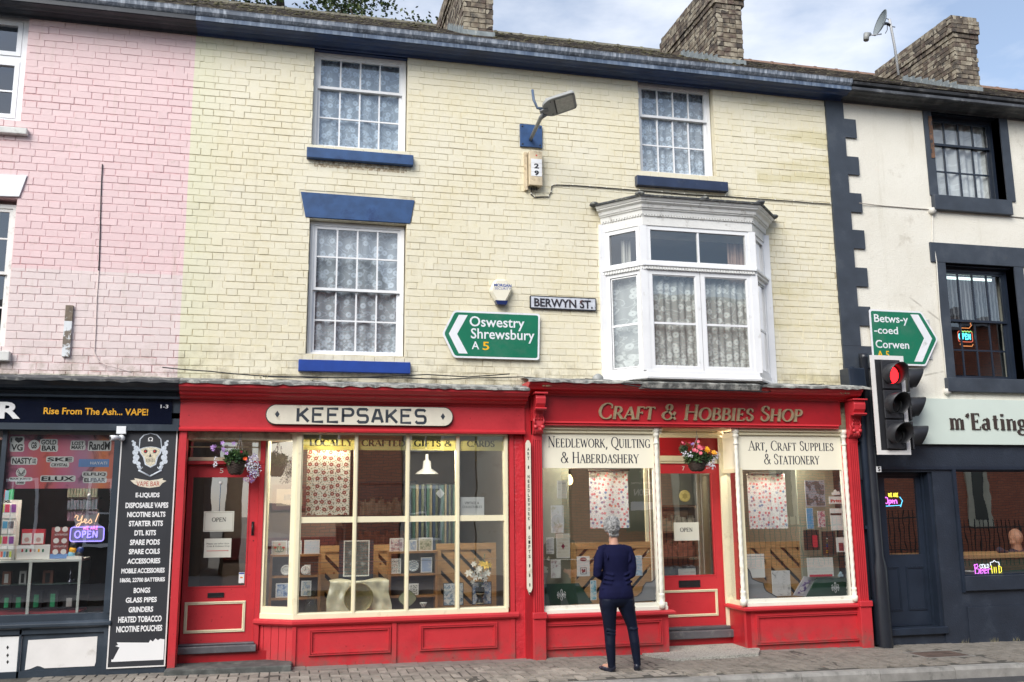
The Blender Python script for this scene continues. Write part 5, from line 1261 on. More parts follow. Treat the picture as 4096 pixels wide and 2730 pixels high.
mb.build('lettering', BLET, ob)
pane(-5.2, vxl-.035, vz0, vz1, VF+.035, vs, SHOPGLASS); pane(vxl+.01, vwx1-.012, vz0, vz1, VF+.035, vs, SHOPGLASS)
# tall list board on the pilaster
lb = empty('price_board', 'tall black board listing vape goods under a skull emblem beside the red shopfront', 'sign')
lx = (P('j', 1000, 700, -.1)[0]+.0, vx1-.012); lz = (P('j', 1240, 1425, -.1)[1], P('i', 1340, 700, -.1)[1])
LBK = pmat('list_board_black', (.028,.030,.036), .45, .1, 3, 0, 1)
MB().box(lx[0], lx[1], -.09, .02, ground(-1.5)-.05, 2.59).build('pilaster', SHB, vs)
MB().box(lx[0]+.012, lx[1]-.012, -.1, -.09, lz[0], lz[1]).build('board', LBK, lb)
frame_mb(lx[0], lx[1], lz[0]-.012, lz[1]+.01, .013, -.104, -.09).build('trim', pmat('white_trim', (.72,.70,.68), .4, .05), lb)
rows_ = [('E-LIQUIDS', 'i', 1280, 1330, 1215, 1430), ('DISPOSABLE VAPES', 'i', 1368, 1418, 1125, 1508), ('NICOTINE SALTS', 'j', 40, 88, 1140, 1482), ('STARTER KITS', 'j', 120, 170, 1155, 1460), ('DTL KITS', 'j', 205, 253, 1205, 1398), ('SPARE PODS', 'j', 288, 338, 1165, 1432), ('SPARE COILS', 'j', 372, 420, 1155, 1432),
 ('ACCESSORIES', 'j', 457, 505, 1140, 1436), ('MOBILE ACCESSORIES', 'j', 545, 590, 1088, 1475), ('18650, 22700 BATTERIES', 'j', 630, 675, 1076, 1478), ('BONGS', 'j', 720, 768, 1198, 1346), ('GLASS PIPES', 'j', 806, 853, 1127, 1405), ('GRINDERS', 'j', 890, 940, 1152, 1372), ('HEATED TOBACCO', 'j', 975, 1030, 1060, 1448), ('NICOTINE POUCHES', 'j', 1060, 1115, 1043, 1453)]
for body, c_, ya, yb, xa, xb in rows_:
    ym = (ya+yb)/2; xm = (xa+xb)/2
    T(body, (P(c_, xa, ym, -.1)[0], P(c_, xb, ym, -.1)[0], P(c_, xm, yb, -.1)[1], P(c_, xm, ya, -.1)[1]), -.1, WLET, .0015, .035, parent=lb)
q = RC('j', 1005, 1190, 1475, 1365, -.1)
wv_ = MB().prism_y([(q[0]+.005, q[2]), (q[1]-.012, q[2]), (q[1]-.012, q[3]-.012), (q[1]-.03, q[3]-.01), (q[1]-.055, q[3]-.004), (q[1]-.075, q[3]-.02), (q[1]-.10, q[3]), (q[1]-.125, q[3]-.03), (q[1]-.15, q[3]-.012), (q[1]-.165, q[3]-.04), (q[0]+.045, q[3]-.025), (q[0]+.06, q[3]-.05), (q[0]+.035, q[3]-.06), (q[0]+.075, q[3]-.075), (q[0]+.02, q[2]+.022), (q[0]+.005, q[2]+.025)], -.1016, -.1).build('torn_print', WLET, lb)
# emblem: capped skull with smoke, crossed bones and a ribbon
def P3(x, y): a_ = P('i', x, y, -.1); return (a_[0], -.1, a_[1])
def pl_(pts, c_='i'): return [P(c_, x, y, -.1) for x, y in pts]
em = MB(); em2 = MB(); em3 = MB()
for sg_ in (-1, 1):
    mx2 = lambda x: 1345+sg_*(x-1345)
    for (x, y, r_) in ((1500,820,10),(1490,850,15),(1470,880,20),(1478,920,24),(1470,965,26),(1478,1000,22),(1450,1020,18),(1455,895,16),(1440,1045,10),(1485,835,12)): em.disc(P('i', mx2(x), y, -.1), r_*.00125, -.1004-.00002*r_, 12)
    em.tube([P3(mx2(1345), 1135), P3(mx2(1420), 1095), P3(mx2(1450), 1080)], .010, 5)
    for k in range(4): em.tube([P3(mx2(1440), 1085), P3(mx2(1410+k*17), 1050-k*3)], .0045, 4)
em.prism_y(pl_([(1243,895),(1250,800),(1285,762),(1350,745),(1410,758),(1445,800),(1452,895),(1440,930),(1415,965),(1398,1030),(1348,1056),(1298,1030),(1282,965),(1258,930)]), -.1012, -.1)
em2.prism_y(pl_([(1250,888),(1260,803),(1295,768),(1350,754),(1402,767),(1437,803),(1446,888),(1400,872),(1348,866),(1296,872)]), -.1030, -.1012)
SK = MB().prism_y(pl_([(1262,893),(1300,878),(1350,872),(1400,878),(1434,893),(1428,930),(1402,962),(1388,1022),(1347,1046),(1308,1022),(1294,962),(1268,930)]), -.1026, -.1012)
for cx_ in (1305, 1388): em2.disc(P('i', cx_, 910, -.1), .020, -.1032, 12)
em2.prism_y(pl_([(1334,960),(1347,928),(1360,960)]), -.1034, -.1026)
for k in range(6): em2.prism_y(pl_([(1312+k*13,975),(1316+k*13,975),(1318+k*13,1008),(1314+k*13,1008)]), -.1034, -.1026)
em.build('smoke', pmat('smoke_print', (.55,.60,.66), .5, .25, 60, 0, 1), lb); em2.build('cap', LBK, lb); SK.build('skull', pmat('bone_print', (.62,.56,.42), .5, .35, 90, 0, 1), lb)
e3 = MB(); 
for cx_ in (1303, 1385): e3.disc(P('i', cx_, 910, -.1), .010, -.1040, 8)
e3.build('eye', pmat('red_print', (.6,.03,.03), .5), lb)
T('\u03a9', RC('i', 1328, 782, 1370, 820, -.1), -.1024, WLET, .0008, .02, parent=lb)
MB().prism_y(pl_([(1168,1170),(1210,1165),(1205,1150),(1260,1160),(1340,1172),(1420,1160),(1460,1150),(1455,1165),(1492,1175),(1455,1195),(1430,1225),(1340,1238),(1250,1225),(1200,1200)]), -.1012, -.1).build('ribbon', pmat('ribbon_print', (.66,.60,.48), .5, .15, 40, 0, 1), lb)
T('VAPE BAR', RC('i', 1225, 1180, 1430, 1222, -.1), -.1014, pmat('ribbon_red', (.4,.03,.02), .5), .0008, parent=lb)

# ---- dark restaurant front under the white house
rs_ = empty('shopfront', 'black shopfront with a pale green board at the right end', 'shopfront')
bz0, bz1 = P('w', 1000, 1395, -.05)[1], P('w', 1000, 960, -.05)[1]
GRN = pmat('pale_green_board', (.59,.67,.61), .35, .03, 2, 0, 1)
gb = MB().box(P('w', 430, 1100, -.05)[0], 14.2, -.06, -.001, bz0, bz1).build('name_board', GRN, rs_)
backing(MB(), xq0+.0, 14.5, -.4, bz0+.2, [DO, WO], 0.0, .4).build('wall', DARKP, rs_)
MB().box(xq0-.0, xq1+.9, -.005, .0, bz0-.05, ZS).build('wall_panel', DARKP, rs_)
MB().box(xq1, 14.5, -.03, .0, DO[3]+.03, DO[3]+.07).build('moulding', DARKG, rs_)
MB().box(WO[0], 14.5, -.018, .0, -.4, P('x', 700, 1062)[1]).build('plinth', DARKP, rs_)
# lettering m'Eating, set as slab strokes
BR = pmat('brown_letter', (.045,.030,.026), .5, .2, 12, 0, 1)
tx0, tx1 = P('w', 845, 1180, -.06)[0], P('w', 1500, 1200, -.06)[0]
roman([("1'E23456", (tx0, tx1+.17, P('w', 1150, 1250, -.06)[1], P('w', 1150, 1100, -.06)[1]))], -.062, BR, gb, depth=.014, thick=.21, thin=.05)
# door
RD = .16
gx = RC('x', 150, 193, 372, 705, RD)
x0d, x1d = DO[0]+.03, P('x', 425, 600, RD)[0]; z0d, z1d = P('x', 350, 1185, RD)[1], DO[3]-.04
mb = MB().box(x0d, gx[0], RD, RD+.05, z0d, z1d).box(P('x', 385, 500, RD)[0], x1d, RD, RD+.05, z0d, z1d).box(gx[0], P('x', 385, 500, RD)[0], RD, RD+.05, gx[3], z1d).box(gx[0], P('x', 385, 500, RD)[0], RD, RD+.05, z0d, gx[2])
rd = mb.build('door', DARKG, rs_); pane(gx[0], P('x', 385, 500, RD)[0], gx[2], gx[3], RD+.02, rd, SHOPGLASS)
for a, b in ((175, 262), (305, 430)):
    q = (P('x', a, 900, RD)[0], P('x', b, 900, RD)[0], P('x', 300, 1085, RD)[1], P('x', 300, 785, RD)[1]); mould_mb(*q, .03, RD, .012).build('panel_moulding', DARKG, rd)
MB().box(DO[0], x0d, .0, RD+.08, -.3, DO[3]).build('jamb', DARKG, rs_)
MB().box(x1d, x1d+.03, RD-.03, RD+.08, -.3, DO[3]).box(x1d+.03, DO[1], .03, RD+.08, -.3, DO[3]).build('jamb', DARKG, rs_)
MB().box(x0d, x1d, RD-.02, RD+.08, z1d, DO[3]).build('head', DARKG, rs_)
MB().box(DO[0]-.0, DO[1]+.03, -.03, RD+.1, z0d-.09, z0d-.005).build('sill', DARKG, rs_, bevel=.006)
MB().box(DO[0], DO[1], .02, RD+.1, -.4, z0d-.09).build('riser', DARKP, rs_)
# window
MB().box(WO[0]-.05, WO[0], -.03, .1, WO[2]-.2, WO[3]+.02).build('window_frame', DARKG, rs_); MB().box(WO[0], WO[1], .03, .1, WO[2]-.02, WO[2]+.02).box(WO[0], WO[1], .03, .1, WO[3]-.01, WO[3]+.01).build('window_frame', DARKG, rs_)
MB().box(WO[0]-.02, WO[1], -.05, .0, P('x', 900, 945, -.05)[1], WO[2]).build('sill_board', DARKP, rs_)
pane(WO[0], WO[1], WO[2]+.02, WO[3]-.01, .06, rs_, SHOPGLASS)
# ------------------------------------------------------------------ things fixed on the walls
SGREEN = pmat('sign_green', (.006,.16,.085), .35, .10, 2, 0, 1, dirt=(.05,.17,.11,1), ds=5, dlo=.5, dhi=.75); SWHITE = pmat('sign_white', (.76,.77,.80), .35, .05, 4, 0, 1, dirt=(.5,.52,.5,1), ds=8, dlo=.58, dhi=.75); SYEL = pmat('sign_yellow', (.85,.45,.01), .4, .03, 4, 0, 1)
ALU = pmat('grey_aluminium', (.45,.46,.47), .4, .08, 10, .1, 60)
def rnd_poly(pts, r=.03, n=4):
    out = []
    for i, p in enumerate(pts):
        p = Vector(p); a = (Vector(pts[i-1])-p); b = (Vector(pts[(i+1) % len(pts)])-p); la, lb_ = min(r, a.length/2), min(r, b.length/2)
        s_, e = p+a.normalized()*la, p+b.normalized()*lb_
        for k in range(n+1):
            t = k/n; out.append(tuple((1-t)**2*s_+2*t*(1-t)*p+t*t*e))
    return out
def inset(pts, d):
    c = sum((Vector(p) for p in pts), Vector((0, 0)))/len(pts); out = []
    n = len(pts); ar = sum(pts[i][0]*pts[(i+1)%n][1]-pts[(i+1)%n][0]*pts[i][1] for i in range(n)); s_ = 1 if ar > 0 else -1
    for i in range(n):
        p0, p1, p2 = Vector(pts[i-1]), Vector(pts[i]), Vector(pts[(i+1) % n]); d1 = (p1-p0).normalized(); d2 = (p2-p1).normalized()
        n1 = Vector((-d1.y, d1.x))*s_; n2 = Vector((-d2.y, d2.x))*s_; m_ = n1+n2; m_ = m_/(m_.length_squared/2); out.append(tuple(p1+m_*d))
    return out
def road_sign(label, outline, chev, texts, Y=-.05):
    r_ = empty('road_sign', label, 'road sign', group='green direction signs on the wall')
    MB().prism_y(rnd_poly(outline, .035), Y, Y+.012).build('border', SWHITE, r_)
    ins = rnd_poly(inset(outline, .022), .03); MB().prism_y(ins, Y-.0012, Y).build('panel', SGREEN, r_)
    MB().prism_y(chev, Y-.0024, Y-.0012).build('chevron', SWHITE, r_)
    mb = MB(); my = MB()
    for body, box, yel in texts: T(body, box, Y-.0012, None, .0012, .012, mb=my if yel else mb)
    mb.build('lettering', SWHITE, r_)
    if my.v: my.build('lettering', SYEL, r_, label='amber route number')
    br = MB(); xs = [p[0] for p in outline]; zs = [p[1] for p in outline]
    for k in (.28, .72): z = min(zs)+(max(zs)-min(zs))*k; br.box(min(xs)+.25, max(xs)-.1, Y+.012, Y+.035, z-.02, z+.02)
    for fx in (.3, .9): br.box(min(xs)+(max(xs)-min(xs))*fx-.02, min(xs)+(max(xs)-min(xs))*fx+.02, Y+.035, .0, min(zs)+.1, max(zs)-.1)
    br.build('bracket', ALU, r_); return r_
def PP(c, pts, Y=-.05): return [P(c, x, y, Y) for x, y in pts]
o = PP('z', [(1016,768),(1043,713),(1241,722),(1239,828),(1042,822)]); zt_s = (o[1][1]+o[2][1])/2; zb_s = (o[3][1]+o[4][1])/2
o = [(o[0][0], (zt_s+zb_s)/2), (o[1][0]+.0, zt_s), (o[2][0], zt_s), (o[3][0], zb_s), (o[1][0], zb_s)]
xc0, xc1, xc2 = P('f', 1685, 1350, -.05)[0], P('f', 1770, 1190, -.05)[0], P('f', 1845, 1190, -.05)[0]; xt = P('f', 1755, 1350, -.05)[0]
zu, zl, zm_ = P('f', 1800, 1188, -.05)[1], P('f', 1800, 1515, -.05)[1], 0; zm_ = (zu+zl)/2
ch = [(xc0, zm_), (xc1, zu), (xc2, zu), (xt, zm_), (xc2, zl), (xc1, zl)]
def tb(c, x0, y0, x1, y1, Y=-.05):
    xm, ym = (x0+x1)/2, (y0+y1)/2; return (P(c, x0, ym, Y)[0], P(c, x1, ym, Y)[0], P(c, xm, y1, Y)[1], P(c, xm, y0, Y)[1])
road_sign('green road sign pointing left to Oswestry and Shrewsbury under the alarm box', o, ch, [('Oswestry', tb('z', 1079, 729, 1205, 760), False), ('Shrewsbury', tb('z', 1082, 757, 1228, 788), False), ('A', tb('z', 1084, 785, 1101, 803), False), ('5', tb('z', 1109, 786, 1124, 805), True)])
o = PP('w', [(60,95),(575,108),(738,375),(628,640),(110,640)]); zt_s = (o[0][1]+o[1][1])/2; zb_s = o[3][1]
o = [(o[0][0]+.02, zt_s), (o[1][0], zt_s), (o[2][0], (zt_s+zb_s)/2), (o[1][0], zb_s), (o[0][0]+.02, zb_s)]
zu, zl = P('w', 510, 143, -.05)[1], P('w', 560, 598, -.05)[1]; zm_ = (zu+zl)/2
x0c, x1c, x2c, x3c = P('w', 470, 143, -.05)[0], P('w', 547, 143, -.05)[0], P('w', 680, 375, -.05)[0], P('w', 603, 375, -.05)[0]
ch = [(x0c, zu), (x1c, zu), (x2c, zm_), (x1c, zl), (x0c, zl), (x3c, zm_)]
road_sign('green road sign pointing right to Betws-y-coed and Corwen behind the traffic light', o, ch, [('Betws-y', tb('w', 122, 145, 448, 245), False), ('-coed', tb('w', 122, 258, 350, 330), False), ('Corwen', tb('w', 135, 392, 457, 470), False), ('A 5', tb('w', 152, 492, 268, 562), True)])
# street name plate
sn = empty('street_sign', 'worn cast BERWYN ST. name plate beside the bay window', 'street sign')
q = tb('g', 253, 1035, 815, 1145, -.02); IRONW = pmat('chipped_plate', (.55,.58,.64), .5, .15, 20, .3, 60, dirt=(.05,.06,.09,1), ds=9, dlo=.60, dhi=.66)
MB().prism_y(rnd_poly([(q[0],q[2]),(q[1],q[2]),(q[1],q[3]),(q[0],q[3])], .02), -.03, -.004).build('plate', pmat('plate_black', (.02,.022,.028), .5), sn)
MB().box(q[0]+.014, q[1]-.014, -.032, -.03, q[2]+.014, q[3]-.014).build('face', IRONW, sn)
T('BERWYN ST.', tb('g', 290, 1055, 785, 1125, -.035), -.032, pmat('plate_letter', (.02,.02,.028), .5, .3, 30, 0, 1, dirt=(.12,.05,.04,1), ds=6, dlo=.55, dhi=.62), .006, .02, parent=sn)
# alarm box
al = empty('alarm_box', 'cream shield-shaped MORGAN SECURITY alarm box over the left road sign', 'alarm')
pts = [P('f', x, y, -.09) for x, y in [(2080,880),(2175,880),(2235,965),(2168,1090),(2098,1092),(2032,975)]]
cx_ = sum(p[0] for p in pts)/6; cz = sum(p[1] for p in pts)/6
CRP = pmat('cream_plastic', (.78,.74,.60), .4, .06, 5, .1, 30, dirt=(.4,.36,.25,1), ds=12, dlo=.6, dhi=.8)
n = 6; po = rnd_poly(pts, .03); pi_ = [(cx_+(x-cx_)*.80, cz+(z-cz)*.84) for x, z in po]; k_ = len(po)
mb = MB().add([(x, -.01, z) for x, z in po]+[(x, -.05, z) for x, z in po]+[(x, -.09, z) for x, z in pi_], [(i, (i+1)%k_, (i+1)%k_+k_, i+k_) for i in range(k_)]+[(i+k_, (i+1)%k_+k_, (i+1)%k_+2*k_, i+2*k_) for i in range(k_)]+[tuple(range(2*k_, 3*k_))])
mb.build('cover', CRP, al)
b0, b1 = P('f', 2090, 1062, -.1), P('f', 2180, 1092, -.1); MB().prism_y([(b0[0]-.012, b0[1]), (b1[0]+.012, b0[1]), (b1[0]-.008, b1[1]-.012), (b0[0]+.008, b1[1]-.012)], -.098, -.02).build('strobe', pmat('blue_lens', (.01,.02,.10), .15), al)
BLL = pmat('blue_lettering', (.012,.06,.30), .4)
mb = MB(); T('MORGAN', tb('f', 2068, 925, 2216, 950, -.09), -.0902, None, .001, .03, mb=mb); T('SECURITY', tb('f', 2075, 955, 2212, 975, -.09), -.0902, None, .001, .0, mb=mb); mb.build('lettering', BLL, al)
# wall lamp
lp = empty('wall_lamp', 'grey LED street lamp on an arm from a blue wall plate', 'street lamp')
q = RC('c', 170, 1050, 360, 1255, -.03); MB().box(q[0], q[1], -.03, .0, q[2], q[3]).build('wall_plate', BLUE, lp, bevel=.003)
for a in (q[0]+.03, q[1]-.03):
    for b in (q[2]+.03, q[3]-.03): MB().lathe([(.0,-.038),(.010,-.036),(.012,-.03)], (a, 0, b), 8, 'y').build('bolt', BLKM, lp)
a0 = P('c', 262, 1180, -.04); a1 = P('c', 345, 1000, -.75); a2 = P('c', 385, 965, -.85)
MB().tube([(a0[0], -.03, a0[1]), (a0[0]+(a1[0]-a0[0])*.5, -.40, a0[1]+(a1[1]-a0[1])*.5), (a1[0], -.75, a1[1]), (a2[0], -.85, a2[1])], [.024,.024,.026,.034], 8).build('arm', pmat('galvanised', (.20,.21,.22), .5, .2, 10), lp)
c_ = [P('c', x, y, -1.02) for x, y in [(325,905),(345,940),(505,955),(545,935),(618,830),(600,800),(430,780),(385,790)]]
# lamp head: a flat housing sloping up away from the wall
LH = pmat('lamp_housing', (.30,.31,.30), .45, .1, 8, .2, 60); LG = pmat('lamp_lens', (.50,.50,.44), .25, .15, 30)
hx, hz = a2[0]+.10, a2[1]+.055
Mh = Matrix.Translation((a2[0]+.14, -.85-.11, a2[1]+.085)) @ Matrix.Rotation(rad(-24), 4, 'X') @ Matrix.Rotation(rad(-8), 4, 'Y') @ Matrix.Rotation(rad(66), 4, 'Z') @ Matrix.Diagonal((.85,.72,.8,1))
hp = rnd_poly([(-.16,-.27),(.16,-.27),(.17,.16),(.10,.28),(-.10,.28),(-.17,.16)], .06)
MB().prism_z(hp, -.03, .02).xf(Mh).build('housing', LH, lp, bevel=.008)
hd = MB()
for k in range(9): hd.box(-.13+k*.03, -.122+k*.03, -.25, .20, .02, .055)
hd.xf(Mh).build('cooling_fin', LH, lp)
lens = MB().prism_z(rnd_poly([(-.125,-.22),(.125,-.22),(.125,.06),(-.125,.06)], .02), -.036, -.0305).xf(Mh).build('lens', LG, lp)
MB().box(-.13, .13, .065, .085, -.037, -.0305).xf(Mh).build('hinge', BLKM, lp)
MB().box(-.03, .03, .2, .34, -.04, .0).xf(Mh).build('spigot', pmat('galvanised', (.2,.21,.22)), lp)
for a, b in ((-.13,-.24),(.13,-.24),(-.12,.14),(.12,.14)): MB().lathe([(.0,-.038),(.009,-.036),(.010,-.03)], (a, b, 0), 8).xf(Mh).build('bolt', BLKM, lp)
cb = P('c', 275, 765, -.85); cb2 = P('c', 285, 840, -.9); cb3 = P('c', 325, 900, -1.)
MB().tube([(cb[0], -.85, cb[1]), (cb2[0]+.005, -.88, cb2[1]), (cb3[0]+.01, -.92, cb3[1]+.01), (a2[0]+.03, -.9, a2[1]+.03)], .016, 6).build('stub', pmat('blue_grey_metal', (.08,.12,.19), .5), lp)
# telephone distribution box with number 29
tbx = empty('junction_box', 'weathered cream cable box marked 29 below the wall lamp', 'cable box')
q = RC('c', 245, 1280, 360, 1568, -.09); q = (q[0], q[1], P('g', 300, 90, -.09)[1], q[3])
OLDC = pmat('old_cream_box', (.62,.52,.36), .6, .15, 8, .4, 50, dirt=(.25,.18,.10,1), ds=10, dlo=.52, dhi=.68)
MB().box(q[0], q[1], -.10, -.012, q[2], q[3]).build('body', OLDC, tbx, bevel=.006)
MB().box(q[0]-.045, q[0]-.012, -.05, -.0, q[2]-.05, q[3]).build('rail', OLDC, tbx)
n0 = RC('c', 262, 1345, 358, 1500, -.10); NUMP = pmat('number_plate', (.78,.79,.80), .35, .03, 5)
for k in range(4):
    h_ = (n0[3]-n0[2])/4; MB().box(n0[0], n0[1]-.003, -.104, -.10, n0[3]-(k+1)*h_+.0015, n0[3]-k*h_-.0015).build('tag', NUMP, tbx)
T('2', tb('c', 290, 1388, 330, 1430, -.104), -.104, BLKM, .001, .045, parent=tbx); T('9', tb('c', 292, 1447, 330, 1490, -.104), -.104, BLKM, .001, .045, parent=tbx)
T('\u2022', tb('c', 302, 1312, 316, 1325, -.104), -.101, pmat('red_print', (.6,.03,.03)), .002, parent=tbx)
mb = MB(); 
for k in range(6): x = q[0]+.012+k*.018; mb.tube([(x, -.05, q[2]), (x+R_.uniform(-.01,.01), -.055, q[2]-.05), (x+.03, -.04, q[2]-.02)], .005, 5)
mb.build('cable_tails', BLKM, tbx)
# cables
def cable(label, pts, r=.006, mat=BLKM, clips=False, group='cables along the walls'):
    c_ = empty('cable', label, 'cable', group=group)
    out = []
    for i in range(len(pts)-1):
        a, b = Vector(pts[i]), Vector(pts[i+1]); n = max(1, int((b-a).length/.22))
        for k in range(n): p = a.lerp(b, k/n); out.append((p.x, p.y, p.z+R_.uniform(-.004,.004)))
    out.append(pts[-1]); MB().tube(out, r, 6).build('sheath', mat, c_)
    if clips:
        cm = MB().box(-.006, .006, -.008, .004, -.007, .009).mesh('clip', CREAMW)
        for p in out[1::1]: inst('clip', cm, (p[0], p[1]-.004, p[2]+.008), c_)
    return c_
def W3(c, x, y, Y=-.012): a = P(c, x, y, Y); return (a[0], Y, a[1])
cable('clipped black cable looping from the cable box across to the dark quoins', [W3('g',265,110),W3('g',262,165),W3('g',290,188),W3('g',410,188),W3('g',432,150),W3('g',440,95),W3('g',470,84),W3('g',760,100),W3('g',1180,135),W3('g',1560,163),W3('g',2080,195),W3('g',2331,215),W3('h',690,248)], .0065, clips=True)
cable('black and then painted cable hanging down the pink wall', [W3('e',868,-90,-.008),W3('e',862,20,-.008),W3('e',856,180,-.008),W3('e',850,430,-.008),W3('e',842,690,-.008),W3('e',836,812,-.008)], .006)
cable('pale painted cable running down the pale pink wall to the shop cornice', [W3('e',836,812,-.008),W3('e',820,1050,-.008),W3('e',812,1300,-.008),W3('e',800,1500,-.008),W3('i',880,105,-.02),W3('i',960,140,-.05),W3('i',1180,205,-.09)], .0055, pmat('painted_cable', (.62,.52,.49), .6))
cable('thin cable crossing the white roughcast wall below the top window', [W3('h',935,240,-.03),W3('h',1130,262,-.01),W3('h',1520,292,-.01),W3('h',1590,300,-.01),W3('h',2331,365,-.01)], .006, pmat('grey_cable', (.30,.27,.24), .6))
cable('pair of painted cables dropping beside the dark window of the white house', [W3('h',1555,320,-.01),W3('h',1560,560,-.01),W3('h',1590,740,-.025),W3('h',1620,1200,-.025),W3('w',795,500,-.02),W3('w',825,850,-.02)], .008, pmat('painted_cable2', (.62,.60,.54), .6))
jb = P('h', 1555, 305, -.03); MB().lathe([(.0,-.06),(.045,-.055),(.05,-.02),(.05,.0)], (jb[0], 0, jb[1]), 12, 'y').build('junction_box', pmat('painted_cable2', (.62,.60,.54)), None, 'round white cable box under the top window of the white house', 'cable box')
jb = P('w', 830, 885, -.03); MB().lathe([(.0,-.06),(.04,-.055),(.045,-.02),(.045,.0)], (jb[0], 0, jb[1]), 12, 'y').build('junction_box', pmat('painted_cable2', (.62,.60,.54)), None, 'round white cable box above the green name board', 'cable box')
cable('black cables slung along the ledge over the KEEPSAKES shopfront', [W3('k',0,-20,-.05),W3('m',60,8,-.12),W3('m',500,20,-.18),W3('m',900,35,-.16),W3('m',1300,20,-.10),W3('n',500,0,-.06),W3('n',900,20,-.05),W3('n',1300,-8,-.05)], .007)
cable('second black cable sagging over the red cornices', [W3('k',900,60,-.2),W3('k',1200,70,-.26),W3('n',300,30,-.22),W3('n',700,45,-.25),W3('n',1000,30,-.15),W3('q',100,20,-.08),W3('q',300,35,-.15),W3('q',480,95,-.30)], .0065)
cable('black cable arching over the cornice right of the bay window', [W3('u',470,150,-.25),W3('u',540,110,-.15),W3('u',700,105,-.1),W3('u',850,90,-.08),W3('u',1000,105,-.08),W3('u',1160,120,-.06)], .007)
cable('thin looped cable between the bay window and the quoins', [W3('u',700,165,-.28),W3('u',770,110,-.15),W3('u',950,90,-.1),W3('u',1010,150,-.2),W3('u',1060,165,-.28)], .005)
cable('black cable draped along the ledge under the bay window', [W3('q',700,40,-.2),W3('q',900,60,-.3),W3('s',30,145,-.5),W3('s',560,150,-.5),W3('s',1230,185,-.45),W3('u',440,160,-.3)], .007)
ld = empty('floodlight', 'small round grey lamp on the ledge left of the bay window', 'lamp')
p = P('q', 825, 42, -.2); MB().lathe([(.0,-.235),(.060,-.23),(.066,-.21),(.062,-.15),(.03,-.12),(.0,-.12)], (p[0], 0, p[1]), 16, 'y').build('head', LH, ld); MB().box(p[0]-.012, p[0]+.012, -.15, -.0, p[1]-.08, p[1]-.05).build('bracket', BLKM, ld)
# batten, camera
bt = empty('wooden_batten', 'short upright batten with flaking white paint on the pale pink wall', 'batten')
q = RC('e', 560, 1105, 585, 1540, -.03); xl = P('e', 572, 1320, -.03)[0]
FLK = pmat('flaking_white', (.66,.69,.71), .6, .1, 8, .5, 40, dirt=(.16,.13,.10,1), ds=9, dlo=.5, dhi=.56)
MB().box(xl-.038, xl+.038, -.035, .0, q[2], P('e', 580, 1240, -.03)[1]).build('board', FLK, bt); MB().box(xl-.036, xl+.038, -.035, .0, P('e', 580, 1240, -.03)[1], q[3]).build('board', pmat('bare_batten', (.17,.135,.10), .8, .3, 20, .6, 50, dirt=(.45,.45,.43,1), ds=12), bt, label='bare weathered top end')
cm_ = empty('security_camera', 'white security camera under a square white box left of the list board', 'security camera')
q = RC('i', 1048, 685, 1130, 755, -.14); MB().box(q[0], q[1], -.16, -.08, q[2], q[3]).build('box', PV, cm_, bevel=.004)
p = P('i', 1088, 790, -.14); MB().lathe([(.0,-.17),(.022,-.168),(.034,-.15),(.034,-.1),(.0,-.1)], (p[0], 0, p[1]), 14, 'y').build('mount', PV, cm_)
e = P('i', 1000, 795, -.22); MB().tube([(p[0]-.01, -.15, p[1]), (e[0]+.03, -.21, e[1]+.01), (e[0]-.01, -.235, e[1]+.004)], [.020,.026,.028], 12).build('camera_body', PV, cm_); MB().tube([(e[0]-.011, -.236, e[1]+.004), (e[0]-.016, -.239, e[1]+.003)], [.02,.02], 10).build('lens', BLKM, cm_)
# vertical pencil sign
ps = empty('pencil_sign', 'tall narrow cream board shaped like a pencil between the two red shopfronts', 'sign')
xa, xb = P('q', 130, 1000, -.16)[0], P('q', 177, 1000, -.16)[0]; z1_ = P('q', 150, 632, -.16)[1]; z0_ = P('r', 165, 725, -.16)[1]; xm = (xa+xb)/2
MB().prism_y([(xm, z0_), (xb, z0_+.07), (xb, z1_-.04), (xm+.01, z1_), (xm-.01, z1_), (xa, z1_-.04), (xa, z0_+.07)], -.17, -.14).build('board', OLDW, ps)
MB().prism_y([(xm, z0_), (xm+.012, z0_+.03), (xm-.012, z0_+.03)], -.1715, -.17).build('tip', BLKM, ps)
txt = 'ART \u2022 NEEDLEWORK \u2022 GIFTS \u2022 \u2022 \u2022'; mb = MB(); zz = z1_-.07; stp = (z1_-.07-z0_-.09)/len(txt)
for chh in txt:
    zz -= stp
    if chh == ' ': continue
    b_ = (xm-.011, xm+.011, zz, zz+stp*.72) if chh != '\u2022' else (xm-.007, xm+.007, zz, zz+stp*.8)
    T(chh, b_, -.1702, None, .001, .03, mb=mb)
mb.build('lettering', BLKM, ps)
# downpipe next to the quoins
dp = empty('downpipe', 'dark blue-black downpipe on the quoins right of the red shopfront', 'drainpipe')
px = P('u', 1390, 700, -.08)[0]
MB().tube([(px-.17, -.06, 3.45), (px-.17, -.06, 3.22), (px-.10, -.07, 3.05), (px-.08, -.09, 2.8), (px-.08, -.09, -.02)], .045, 10).build('pipe', DARKG, dp)
q0 = P('u', 1080, 5, -.1); MB().prism_x([(-.22,3.16),(-.05,3.12),(-.0,3.12),(.0,3.42),(-.2,3.42)], px-.30, px-.06).build('hopper', DARKG, dp, bevel=.01)
for z in (2.5, 1.4, .5): MB().box(px-.15, px-.01, -.10, .0, z-.02, z+.02).build('strap', DARKG, dp)
